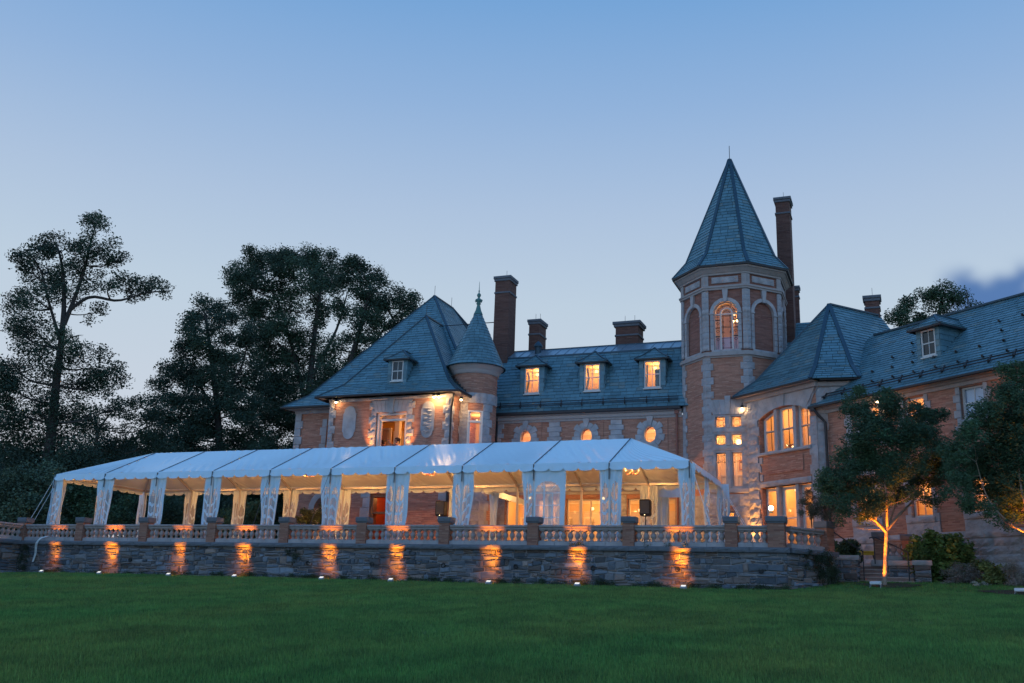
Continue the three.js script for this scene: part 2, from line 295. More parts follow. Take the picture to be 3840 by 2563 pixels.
function room(m, x0, x1, y0, y1, z0, z1, mat, lamps = [], I = 6, color = WARM) {       // open to the front at z1; back wall at z0
  const t = 0.06;
  part('interior_wall', ap([box(x0 - t, x1 + t, y0 - t, y1 + t, z0 - t, z0), box(x0 - t, x0, y0 - t, y1 + t, z0, z1), box(x1, x1 + t, y0 - t, y1 + t, z0, z1), box(x0, x1, y1, y1 + t, z0, z1)], m), mat, house);
  part('interior_floor', ap(box(x0, x1, y0 - t, y0, z0, z1), m), M.floor, house);
  { const w = x1 - x0, tr = [box(x0 + 0.01, x1 - 0.01, y1 - 0.2, y1 - 0.01, z0 + 0.005, z0 + 0.07), box(x0 + 0.01, x1 - 0.01, y0 + 0.01, y0 + 0.16, z0 + 0.005, z0 + 0.04)]; if (w > 1.2) for (let k = 0, n = Math.max(1, Math.round(w / 1.3)); k < n; k++) { const c = x0 + ((k + 0.35) / n) * w, h = (y1 - y0) * 0.72; tr.push(box(c - 0.3, c - 0.2, y0 + 0.17, y0 + h, z0 + 0.005, z0 + 0.06), box(c + 0.2, c + 0.3, y0 + 0.17, y0 + h, z0 + 0.005, z0 + 0.06), box(c - 0.3, c + 0.3, y0 + h, y0 + h + 0.1, z0 + 0.005, z0 + 0.07)); } part('interior_trim', ap(tr, m), M.whitePaint, house); }
  for (const [x, y, z] of lamps) {
    part('ceiling_lamp', ap(new THREE.SphereGeometry(0.09, 12, 8).translate(x, y, z), m), M.shade, house);
    const p = new V3(x, y, z).applyMatrix4(m); lamp(p.x, p.y, p.z, color, I * 0.95);
  }
}
function quoins(m, x0, x1, y0, y1, h, z, o = {}) {                                       // a stack of corner or jamb stones, long and short; side is the edge that stays straight
  const { side = -1, step = 0.14, amp = 0.03, mat = M.stone, proud = 0.05, rough = true, name = 'quoin' } = o; const n = Math.round((y1 - y0) / h), hh = (y1 - y0) / n;
  for (let i = 0; i < n; i++) {
    const s = i % 2 ? step : 0, a = side > 0 ? x0 + s : x0, b = side < 0 ? x1 - s : side === 0 ? x1 - s / 2 : x1, aa = side === 0 ? a + s / 2 : a;
    const Y0 = y0 + i * hh + 0.006, Y1 = y0 + (i + 1) * hh - 0.006;
    part(name, ap(rough ? rock(aa, b, Y0, Y1, z - 0.1, z + proud, amp) : cbox(aa, b, Y0, Y1, z - 0.1, z + proud, 0.012), m), mat, house);
  }
}
const wedge = (m, pts, z0, z1, name = 'voussoir', mat = M.smoothStone) => part(name, ap(extr(pts, null, z0, z1), m), mat, house);
const hipCaps = (lines, r = 0.075) => part('hip_cap', lines.map(([p, q]) => { const d = 0.02; return bar([p.x, p.y + d, p.z], [q.x, q.y + d, q.z], r * 2, r * 0.9); }), M.lead, house);

// ---- main range between turret and tower
reseed(11);
const mf = fr(0, -13);
const ovals = [19.02, 22.43, 25.84];
const ell = (cx, cy, rx, ry, n = 28) => { const p = []; for (let i = 0; i < n; i++) { const a = (i / n) * Math.PI * 2; p.push([cx + rx * Math.cos(a), cy + ry * Math.sin(a)]); } return p; };
const groundOpen = [[18.0, 19.2, 3.95, 7.2], [19.75, 20.95, 3.95, 7.2], [21.38, 23.32, 3.95, 7.2], [24.66, 25.86, 3.95, 7.2], [26.2, 27.1, 3.95, 7.2]];
part('wall', ap(extr(rect(16.9, 27.75, 3.6, 11.4), [...ovals.map((x) => ell(x, 10.46, 0.34, 0.45)), ...groundOpen.map((r) => rect(...r))], -0.45, 0), mf), M.brick, house, 'structure');
part('cornice', ap([box(17.2, 27.5, 11.3, 11.42, 0.003, 0.06), cbox(17.2, 27.5, 11.42, 11.62, 0.0, 0.16, 0.03), box(17.2, 27.5, 11.62, 11.7, 0, 0.24)], mf), M.cornice, house);
part('gutter', ap([cbox(17.25, 27.5, 11.66, 11.84, 0.24, 0.42, 0.04)], mf), M.gutter, house);
part('lintel_band', ap(cbox(17.6, 27.6, 7.42, 7.66, 0, 0.07, 0.02), mf), M.smoothStone, house);
for (const cx of ovals) {
  part('brick_panel', ap(extr(rect(cx - 0.98, cx + 0.92, 8.9, 11.28), [ell(cx, 10.46, 0.42, 0.53)], 0, 0.035), mf), M.brick, house);
  const n = 14;
  for (let i = 0; i < n; i++) {
    const a0 = ((i + 0.03) / n) * 2 * Math.PI + Math.PI / 2 - Math.PI / n, a1 = ((i + 0.97) / n) * 2 * Math.PI + Math.PI / 2 - Math.PI / n, am = (a0 + a1) / 2, key = i === 0, R = key ? 0.86 : i % 2 ? 0.66 : 0.77;
    const I = (a, r) => [cx + (r === 0 ? 0.36 : r) * Math.cos(a), 10.46 + (r === 0 ? 0.47 : r + 0.08) * Math.sin(a)];
    wedge(mf, [I(a0, 0), I(a0, R), I(am, R * 1.02), I(a1, R), I(a1, 0), I(am, 0)], 0.035, key ? 0.13 : 0.09);
  }
  const ring = extr(ell(cx, 10.46, 0.4, 0.51), [ell(cx, 10.46, 0.3, 0.41)], -0.2, 0.05);
  const f = part('oval_window', ap(ring, mf), M.frame, house);
  part('pane', ap(extr(ell(cx, 10.46, 0.31, 0.42), null, -0.14, -0.134), mf), M.glass, f);
}
for (const cx of [20.66, 24.06]) {
  quoins(mf, cx - 0.4, cx + 0.4, 8.6, 11.28, 0.27, 0.04, { side: 0, step: 0.2, rough: false, mat: M.smoothStone, name: 'pilaster_block' });
}
quoins(mf, 17.35, 17.75, 8.4, 11.28, 0.27, 0, { side: -1, rough: false, mat: M.smoothStone });
room(mf, 17.3, 27.5, 9.2, 11.2, -2.6, -0.46, M.wallPaint, [[19.0, 10.95, -1.5], [22.4, 10.95, -1.5], [25.8, 10.95, -1.5]], 6.5);
// ground floor of the main range: glazed doors, panelled white passage behind
const gdoor = { cols: 2, rows: 1, fw: 0.07, mw: 0.07, name: 'glazed_door' };
win(mf, 18.0, 19.2, 3.95, 7.2, -0.2, gdoor); win(mf, 19.75, 20.95, 3.95, 7.2, -0.2, gdoor); win(mf, 21.38, 23.32, 3.95, 7.2, -0.2, { ...gdoor, cols: 3 }); win(mf, 24.66, 25.86, 3.95, 7.2, -0.2, gdoor); win(mf, 26.2, 27.1, 3.95, 7.2, -0.2, gdoor);
room(mf, 17.4, 27.4, 3.95, 7.5, -3.4, -0.46, M.wallPaint, [[18.8, 6.9, -2.0], [22.2, 6.9, -2.0], [24.95, 6.75, -1.4]], 7);
for (let i = 0; i < 9; i++) { const x = 18.0 + i * 1.1; part('wall_panel', ap([cbox(x, x + 0.9, 4.8, 6.9, -3.4, -3.36, 0.02), cbox(x + 0.08, x + 0.82, 4.9, 6.8, -3.36, -3.34, 0.015), cbox(x, x + 0.9, 4.0, 4.7, -3.4, -3.36, 0.02)], mf), M.frameW, house); }
for (const x of [20.3, 20.98, 23.7]) part('door_column', ap(lathe([[0.13, 3.95], [0.13, 4.1], [0.09, 4.16], [0.085, 6.9], [0.12, 7.0], [0.13, 7.2]], 14).translate(x, 0, 0.12), mf), M.frameW, house);
for (const [x0, x1] of [[17.5, 17.95], [19.24, 19.71], [20.99, 21.34], [23.36, 23.98], [24.02, 24.62], [25.9, 26.16], [27.14, 27.6]]) quoins(mf, x0, x1, 3.95, 7.4, 0.43, 0.0, { side: -1, step: 0, amp: 0.03, proud: 0.06, name: 'stone_block' });
part('downspout', [ap(new THREE.CylinderGeometry(0.055, 0.055, 7.8, 10).translate(27.25, 7.75, 0.12), mf), ap(box(27.15, 27.36, 11.45, 11.75, 0.03, 0.24), mf)].map((g) => boxUV(g)), M.rustPipe, house);
part('downspout', [ap(new THREE.CylinderGeometry(0.055, 0.055, 7.8, 10).translate(17.38, 7.75, 0.12), mf)].map((g) => boxUV(g)), M.gutter, house);
{ // mansard, flat top and ridge
  const Y0 = 11.82, Y1 = 15.27, Z0 = -12.65, Z1 = -14.2, A = [16.6, 28.2];
  const zq = (y) => Z0 - ((y - Y0) / (Y1 - Y0)) * (Z0 - Z1), strip = (x0, x1, y0, y1) => poly3([[x0, y0, zq(y0)], [x1, y0, zq(y0)], [x1, y1, zq(y1)], [x0, y1, zq(y1)]]), ya = Y0 + 1.05 * 0.9128, yb = Y0 + 2.94 * 0.9128, D = [19.24, 22.66, 25.93], S = [strip(A[0], A[1], Y0, ya), strip(A[0], A[1], yb, Y1)];
  [A[0], ...D.map((d) => d + 0.6)].forEach((x, i) => S.push(strip(x, i < 3 ? D[i] - 0.6 : A[1], ya, yb)));
  roofPart('mansard_roof', S);
  part('metal_roof', [...Array(22)].map((_, i) => { const x0 = 16.4 + i * 0.54; return [bar([x0 + 0.27, 15.29, -14.15], [x0 + 0.27, 15.92, -15.3], 0.535, 0.02), bar([x0, 15.31, -14.15], [x0, 15.94, -15.3], 0.03, 0.05)]; }).flat(), M.zinc, house);
  part('ridge_cap', [box(16.4, 28.3, 15.86, 15.98, -15.42, -15.26), box(16.4, 28.3, 12, 15.86, -15.42, -15.36), box(16.6, 28.2, 15.2, 15.3, -14.22, -14.14)], M.lead, house);
  const sg = [], zb = (y) => Z0 - ((y - Y0) / (Y1 - Y0)) * (Z0 - Z1);
  for (let x = 17.6; x < 27.6; x += 1.16) part('snow_guard', [bar([x, 12.1, zb(12.1) + 0.01], [x, 12.16, zb(12.16) + 0.2], 0.05, 0.06), bar([x, 12.05, zb(12.05) + 0.03], [x, 12.42, zb(12.42) + 0.18], 0.05, 0.04)], M.gutter, house);
  for (const [dy, dz] of [[12.12, 0.2], [12.22, 0.19], [12.34, 0.18]]) sg.push(rod([17.2, dy, zb(dy) + dz], [27.4, dy, zb(dy) + dz], 0.018));
  part('snow_rail', sg, M.gutter, house);
  part('roof_vent', [lathe([[0.17, 15.35], [0.17, 15.95], [0.25, 15.97], [0.25, 16.05], [0.16, 16.2], [0.02, 16.34]], 14).translate(18.95, 0, -14.75)], M.lead, house);
}
// ---- dormers
function dormer(m, cx, hw, y0, y1, yA, depth, o = {}) {                    // front at z = 0 of m; o.wx window half width
  const { wx = 0.43, wy0 = y0 + 0.12, wy1 = y1 - 0.1, lit = true, drop = 0.9, glass = M.glass, over = 0.22, lampI = 2.2 } = o;
  const d = part('dormer', ap(extr(rect(cx - hw, cx + hw, y0, y1), [rect(cx - wx, cx + wx, wy0, wy1)], -0.12, 0), m), M.deck, house);
  // cheeks
  for (const s of [-1, 1]) { const x = cx + s * (hw - 0.04); const sh = new THREE.Shape([[0, y0], [0, y1], [depth, y1]].map((p) => new THREE.Vector2(...p))); part('dormer_cheek', ap(boxUV(new THREE.ExtrudeGeometry(sh, { depth: 0.08, bevelEnabled: false }).rotateY(Math.PI / 2).translate(x - 0.04, 0, -0.002)), m), M.deck, d); }
  const it = []; slateBuckets.push({ deck: d, items: it });
  const clad = (p0, e1, W, Hh, n, tri) => { for (let y = 0; y < Hh - 0.02; y += 0.24) { const yb = Math.min(y + 0.24, Hh); const lim = tri ? W * ((y + 0.12) / Hh) : W; for (let x = -rr(0, 0.15); x < lim - 0.02;) { const w = rr(0.26, 0.36), a = Math.max(0, x), b = Math.min(lim, x + w - 0.008); x += w; if (b - a > 0.03) it.push(slate(p0, e1, new V3(0, 1, 0), n, [a, b], [a, b], y, yb, 1)); } } };
  const D = (v) => v.clone().applyMatrix4(m), R = (v) => v.clone().transformDirection(m);
  clad(D(new V3(cx - hw, y0, 0.002)), R(new V3(1, 0, 0)), hw - wx - 0.02, y1 - y0, R(new V3(0, 0, 1)));
  clad(D(new V3(cx + wx + 0.02, y0, 0.002)), R(new V3(1, 0, 0)), hw - wx - 0.02, y1 - y0, R(new V3(0, 0, 1)));
  for (const s of [-1, 1]) clad(D(new V3(cx + s * (hw + 0.004), y0, -0.002)), R(new V3(0, 0, -1)), depth, y1 - y0, R(new V3(s, 0, 0)), true);
  // hipped roof with a small sprocket at the eaves
  const E = hw + over, yE = y1 - 0.02, fz = over, run = 0.75, yM = yE + (yA - yE) * 0.32, k = 0.4;
  const F = (x, y, z) => D(new V3(cx + x, y, z)), A0 = F(0, yA, fz - run), Rb = F(0, yA, -depth - drop), fl = [F(-E, yE, fz), F(E, yE, fz)], fm = [F(-E * (1 - k), yM, fz - run * k), F(E * (1 - k), yM, fz - run * k)];
  const bl = F(-E, yE, -depth - 0.1), br = F(E, yE, -depth - 0.1), ml = F(-E * (1 - k), yM, -depth - 0.4), mr = F(E * (1 - k), yM, -depth - 0.4);
  const polys = [[fl[0], fl[1], fm[1], fm[0]], [fm[0], fm[1], A0], [fl[1], br, mr, fm[1]], [fm[1], mr, Rb, A0], [bl, fl[0], fm[0], ml], [ml, fm[0], A0, Rb]];
  const rf = part('dormer_roof', fanGeo(polys), M.deck, d); slateRoof(rf, polys.slice(0, 4), 0.2);
  const hp = [[fl[0], fm[0]], [fm[0], A0], [fl[1], fm[1]], [fm[1], A0], [A0, Rb]];
  part('hip_cap', hp.map(([p, q]) => bar([p.x, p.y + 0.025, p.z], [q.x, q.y + 0.025, q.z], 0.11, 0.05)), M.lead, d);
  part('dormer_eave', ap([box(cx - E, cx + E, yE - 0.07, yE - 0.015, fz - 0.07, fz + 0.02), box(cx - E, cx - E + 0.07, yE - 0.07, yE - 0.015, -depth, fz - 0.07), box(cx + E - 0.07, cx + E, yE - 0.07, yE - 0.015, -depth, fz - 0.07), box(cx - hw, cx + hw, yE - 0.06, yE - 0.03, 0.005, fz - 0.07)], m), M.gutter, d);
  part('sill', ap([cbox(cx - wx - 0.06, cx + wx + 0.06, wy0 - 0.07, wy0, -0.02, 0.07, 0.015)], m), M.frameW, d);
  // sash window
  const fr0 = [box(cx - wx, cx - wx + 0.055, wy0, wy1, -0.09, 0.01), box(cx + wx - 0.055, cx + wx, wy0, wy1, -0.09, 0.01), box(cx - wx + 0.055, cx + wx - 0.055, wy1 - 0.055, wy1, -0.09, 0.01), box(cx - wx + 0.055, cx + wx - 0.055, wy0, wy0 + 0.08, -0.09, 0.01), box(cx - 0.013, cx + 0.013, wy0 + 0.08, wy1 - 0.055, -0.06, -0.025)], ym = (wy0 + wy1) / 2;
  fr0.push(box(cx - wx + 0.055, cx - 0.014, ym - 0.025, ym + 0.025, -0.07, -0.015), box(cx + 0.014, cx + wx - 0.055, ym - 0.025, ym + 0.025, -0.07, -0.015));
  part('window_frame', ap(fr0, m), M.frameW, d);
  for (const [a, b] of [[cx - wx + 0.05, cx - 0.01], [cx + 0.01, cx + wx - 0.05]]) for (const [c, e] of [[wy0 + 0.07, ym], [ym, wy1 - 0.05]]) part('pane', ap(box(a, b, c, e, -0.048, -0.042), m), glass, d);
  if (lit) {
    room(m, cx - hw + 0.1, cx + hw - 0.1, y0, y1 - 0.02, -1.7, -0.13, M.wallPaint, [[cx - 0.1, y1 - 0.25, -1.1]], lampI);
  }
  return d;
}
const md = fr(0, -13.15);
dormer(md, 19.24, 0.69, 12.8, 14.5, 15.2, 0.85); dormer(md, 22.66, 0.69, 12.8, 14.5, 15.2, 0.85); dormer(md, 25.93, 0.69, 12.8, 14.5, 15.2, 0.85);
for (const [x, s] of [[19.24, 1], [22.66, 1], [25.93, 0]]) part('window_drape', ap(tube([[x - 0.36, 14.25, -0.3], [x - 0.34 + 0.05 * s, 13.7, -0.3], [x - 0.4, 13.0, -0.3]], 0.06, 6), md), M.drape, house);
part('window_blind', ap([box(26.0, 26.34, 12.95, 14.0, -0.34, -0.32)], md), M.darkGlass, house);

// ---- pavilion
reseed(23);
const pf = fr(0, -9);
part('wall', ap(extr(rect(9.2, 16.4, 3.6, 12.2), [rect(12.1, 13.9, 8.6, 11.35), rect(12.05, 13.2, 3.95, 7.1)], -0.45, 0), pf), M.brick, house, 'structure');
part('wall', ap(extr(rect(0.003, 4.2, 3.6, 12.2), null, -0.4, 0), fr(16.4, -9, 90)), M.brick, house, 'structure');
part('wall', ap(box(0, 2.2, 3.6, 12.2, -0.4, 0), fr(9.2, -11.2, -90)), M.brick, house, 'structure');
part('frieze', ap([rock(9.15, 16.45, 12.02, 12.2, -0.05, 0.06, 0.03), box(9.0, 16.6, 12.2, 12.26, -0.3, 0.45)], pf), M.stone, house);
for (const [x0, x1, y0, y1, a] of [[10.1, 10.88, 10.0, 11.78, 0.006], [14.74, 15.5, 9.93, 11.84, 0.03]]) {
  const r = (x1 - x0) / 2 - 0.06, s = new THREE.Shape(), cx = (x0 + x1) / 2; const P = [[x0, y0 + r + 0.08], [x0 + 0.05, y0 + r + 0.03]];
  for (let i = 0; i <= 10; i++) { const t = Math.PI + (i / 10) * Math.PI; P.push([cx + r * Math.cos(t), y0 + r + r * Math.sin(t)]); }
  P.push([x1 - 0.05, y0 + r + 0.03], [x1, y0 + r + 0.08], [x1, y1 - r - 0.08], [x1 - 0.05, y1 - r - 0.03]);
  for (let i = 0; i <= 10; i++) { const t = (i / 10) * Math.PI; P.push([cx + r * Math.cos(t), y1 - r + r * Math.sin(t)]); }
  P.push([x0 + 0.05, y1 - r - 0.03], [x0, y1 - r - 0.08]);
  part('stone_panel', ap(extr(P, null, 0, 0.07), pf), M.smoothStone, house, 'structure');
  if (a > 0.01) for (let i = 0, y = y0 + 0.22; i < 9; i++) { const h = rr(0.08, 0.22), s = rr(0, 0.22); if (y + h < y1 - 0.25) part('stone_block', ap(rock(cx - r + 0.04 + (i % 2 ? s : 0), cx + r - 0.04 - (i % 2 ? 0 : s), y, y + h, 0.03, 0.08, 0.08), pf), M.stone, house); y += h + rr(-0.02, 0.03); }
}
quoins(pf, 9.2, 9.62, 7.8, 12.02, 0.42, 0, { side: -1, amp: 0.05 }); quoins(pf, 15.98, 16.4, 7.8, 12.02, 0.42, 0, { side: 1, amp: 0.07 });
quoins(fr(16.4, -9, 90), 0.0, 0.36, 7.8, 12.02, 0.42, 0, { side: -1, amp: 0.04 });
quoins(pf, 11.66, 12.1, 7.8, 11.9, 0.36, 0, { side: 1, amp: 0.07 }); quoins(pf, 13.9, 14.34, 7.8, 11.9, 0.36, 0, { side: -1, amp: 0.07 });
{ const L = 11.8, R = 14.2, n = 9; for (let i = 0; i < n; i++) { const b0 = lerp(12.02, 13.98, i / n), b1 = lerp(12.02, 13.98, (i + 1) / n), t0 = lerp(L - 0.02, R + 0.02, i / n), t1 = lerp(L - 0.02, R + 0.02, (i + 1) / n), key = i === 4; wedge(pf, [[b0 + 0.006, key ? 11.3 : 11.36], [b1 - 0.006, key ? 11.3 : 11.36], [t1 - 0.006, key ? 12.14 : 11.99], [t0 + 0.006, key ? 12.14 : 11.99]], 0.0, key ? 0.13 : 0.07); } }
part('window_casing', ap([box(12.1, 12.22, 8.6, 11.35, -0.42, -0.1), box(13.78, 13.9, 8.6, 11.35, -0.42, -0.1), box(12.22, 13.78, 11.23, 11.35, -0.42, -0.1), cbox(12.22, 13.78, 10.93, 11.05, -0.34, -0.2, 0.02), box(12.22, 12.3, 8.6, 10.93, -0.34, -0.22), box(13.7, 13.78, 8.6, 10.93, -0.34, -0.22)], pf), M.frameW, house);
part('pane', ap(box(12.22, 13.78, 11.05, 11.23, -0.3, -0.294), pf), M.glass, house);
// the bright upper room with an open door leaf and pillars
room(pf, 9.6, 16.0, 8.45, 12.0, -4.0, -0.46, M.mustard, [[14.6, 11.7, -1.6]], 17);
part('interior_ceiling', ap([box(9.62, 15.98, 11.94, 11.99, -3.98, -0.48), box(9.62, 15.98, 11.75, 11.94, -3.98, -3.7), cbox(9.62, 15.98, 11.62, 11.75, -3.98, -3.8, 0.03)], pf), M.whitePaint, house);
part('interior_door', ap([box(10.5, 10.62, 8.47, 11.1, -3.0, -2.9), box(11.32, 11.44, 8.47, 11.1, -3.0, -2.9), box(10.62, 11.32, 10.98, 11.1, -3.0, -2.9)], pf), M.whitePaint, house);
part('interior_door', ap([cbox(10.62, 11.32, 8.47, 10.97, -2.98, -2.93, 0.02), cbox(10.74, 11.2, 9.6, 10.8, -2.93, -2.91, 0.01)], pf), M.wallPaint, house);
part('interior_pillar', ap([box(12.02, 12.3, 8.46, 11.9, -2.5, -2.2), box(12.95, 13.25, 8.46, 11.9, -1.9, -1.6)], pf), M.whitePaint, house);
// ground floor door with orange wooden jambs into a red room
room(pf, 11.4, 13.9, 3.95, 7.6, -3.2, -0.46, M.redPaint, [[12.6, 7.1, -1.6]], 2.6);
part('wooden_door', ap([box(12.05, 12.2, 3.95, 7.1, -0.5, -0.1), box(13.05, 13.2, 3.95, 7.1, -0.5, -0.1), box(12.2, 13.05, 6.95, 7.1, -0.5, -0.1), box(12.2, 13.05, 6.1, 6.2, -0.45, -0.15)], pf), M.wood, house);
part('wooden_door', ap([cbox(12.3, 12.5, 3.95, 6.0, -1.9, -1.84, 0.02), cbox(12.95, 13.1, 3.95, 6.0, -1.9, -1.84, 0.02), cbox(12.5, 12.95, 5.8, 6.0, -1.9, -1.84, 0.02)], pf), M.wood, house);
quoins(pf, 11.5, 12.05, 3.9, 7.4, 0.5, 0, { side: 1, amp: 0.02, rough: false, mat: M.smoothStone });
quoins(pf, 15.95, 16.4, 3.9, 7.7, 0.5, 0, { side: 1, amp: 0.02, rough: false, mat: M.smoothStone });
// left, set back, with the archway below
const lf = fr(0, -11.2);
part('wall', ap(extr(rect(5.6, 9.25, 3.6, 12.15), [rect(7.72, 8.7, 8.6, 11.2), archPts(7.3, 9.0, 3.9, 6.5, 0.85)], -0.6, 0), lf), M.brick, house, 'structure');
part('wall', ap(box(0, 7, 7.7, 12.15, -0.5, 0), fr(5.6, -18.2, -90)), M.brick, house, 'structure');
quoins(lf, 5.6, 6.12, 3.9, 12.0, 0.44, 0, { side: -1, rough: false, mat: M.smoothStone, step: 0.12 }); quoins(lf, 7.3, 7.72, 7.9, 11.6, 0.44, 0, { side: 1, rough: false, mat: M.smoothStone, step: 0.12 });
for (let i = 0; i < 11; i++) { const a0 = (i / 11) * Math.PI, a1 = ((i + 0.97) / 11) * Math.PI, P = (a, r) => [8.15 + 0.85 * r * Math.cos(a), 6.5 + 0.85 * r * Math.sin(a)]; wedge(lf, [P(a0, 1), P(a0, 1.4), P(a1, 1.4), P(a1, 1)], 0, 0.06); }
part('frieze', ap([rock(5.55, 9.2, 11.95, 12.13, -0.05, 0.06, 0.03), box(5.4, 9.2, 12.13, 12.2, -0.3, 0.5)], lf), M.stone, house);
win(lf, 7.78, 8.7, 8.6, 11.2, -0.3, { cols: 1, rows: 2, fm: M.frame });
room(lf, 7.0, 9.0, 8.45, 11.5, -2.2, -0.61, M.wallPaint, [[8.6, 10.6, -1.6]], 1.2);
part('downspout', ap([tube([[8.6, 12.1, 0.5], [8.75, 11.85, 0.42], [9.08, 11.3, 0.1], [9.1, 10.8, 0.08], [9.1, 4, 0.08]], 0.055, 8, 24)], lf), M.gutter, house);
part('downspout', ap([tube([[16.75, 12.1, 0.5], [16.72, 11.9, 0.45], [16.5, 11.5, 0.14], [16.47, 11.2, 0.1], [16.47, 4, 0.1]], 0.055, 8, 24)], pf), M.gutter, house);
{
  const y0 = 12.26, y1 = 13.06;
  const hipSet = (a0, a1, zf, zb, s, slope, top) => {              // front hip with flared eaves: returns faces and hips
    const h = (a1 - a0) / 2, c = (a0 + a1) / 2, yt = y1 + (h - s) * slope, zA = zf - h;
    const E = poly3([[a0, y0, zf], [a1, y0, zf], [a0 + s, y1, zf - s], [a1 - s, y1, zf - s], [c, yt, zA], [c, yt, zb], [a0, y0, zb], [a1, y0, zb], [a0 + s, y1, zb], [a1 - s, y1, zb]]);
    return { f: [[E[0], E[1], E[3], E[2]], [E[2], E[3], E[4]]], r: [[E[1], E[7], E[9], E[3]], [E[3], E[9], E[5], E[4]]], l: [[E[6], E[0], E[2], E[8]], [E[8], E[2], E[4], E[5]]], hips: [[E[0], E[2]], [E[2], E[4]], [E[1], E[3]], [E[3], E[4]]], ridge: [[E[4], E[5]]], E };
  };
  const a = hipSet(8.7, 17.0, -8.4, -14.8, 1.0, 1.46);
  roofPart('pavilion_front_roof', [...a.f, ...a.r, ...a.l], [...a.f, ...a.r]); hipCaps([...a.hips, ...a.ridge]);
  const b = hipSet(5.1, 17.4, -10.5, -19.4, 1.0, 1.4);
  const back = poly3([[b.E[5].x, b.E[5].y, b.E[5].z], [17.4, y0, -25.4], [5.1, y0, -25.4]]);
  roofPart('pavilion_main_roof', [...b.f, ...b.r, ...b.l, [back[0], back[1], b.E[7]], [back[0], back[2], b.E[6]], back], [...b.f, ...b.r]); hipCaps([...b.hips, ...b.ridge, [back[0], back[1]]]);
  part('gutter', [cbox(8.6, 17.1, 12.16, 12.28, -8.42, -8.3, 0.03), cbox(16.98, 17.1, 12.16, 12.28, -10.4, -8.42, 0.03), cbox(8.6, 8.72, 12.16, 12.28, -10.5, -8.42, 0.03), cbox(5.0, 8.7, 12.14, 12.26, -10.52, -10.4, 0.03), cbox(5.0, 5.12, 12.14, 12.26, -25, -10.52, 0.03)], M.gutter, house);
  part('soffit', [box(8.7, 17.0, 12.2, 12.23, -9.0, -8.42), box(16.4, 17.0, 12.2, 12.23, -11, -9.0), box(5.1, 8.7, 12.18, 12.21, -11.2, -10.5)], M.frame, house);
  for (const [x, z] of [[12.85, -12.6], [11.25, -16.7], [11.25, -19.2]]) part('lightning_rod', rod([x, z > -13 ? 17.6 : 20.2, z], [x, (z > -13 ? 17.6 : 20.2) + 0.75, z], 0.012), M.iron, house);
}
dormer(fr(0, -9.35), 12.98, 0.56, 13.0, 14.32, 14.92, 0.75, { wx: 0.34, lit: false, glass: M.darkGlass });
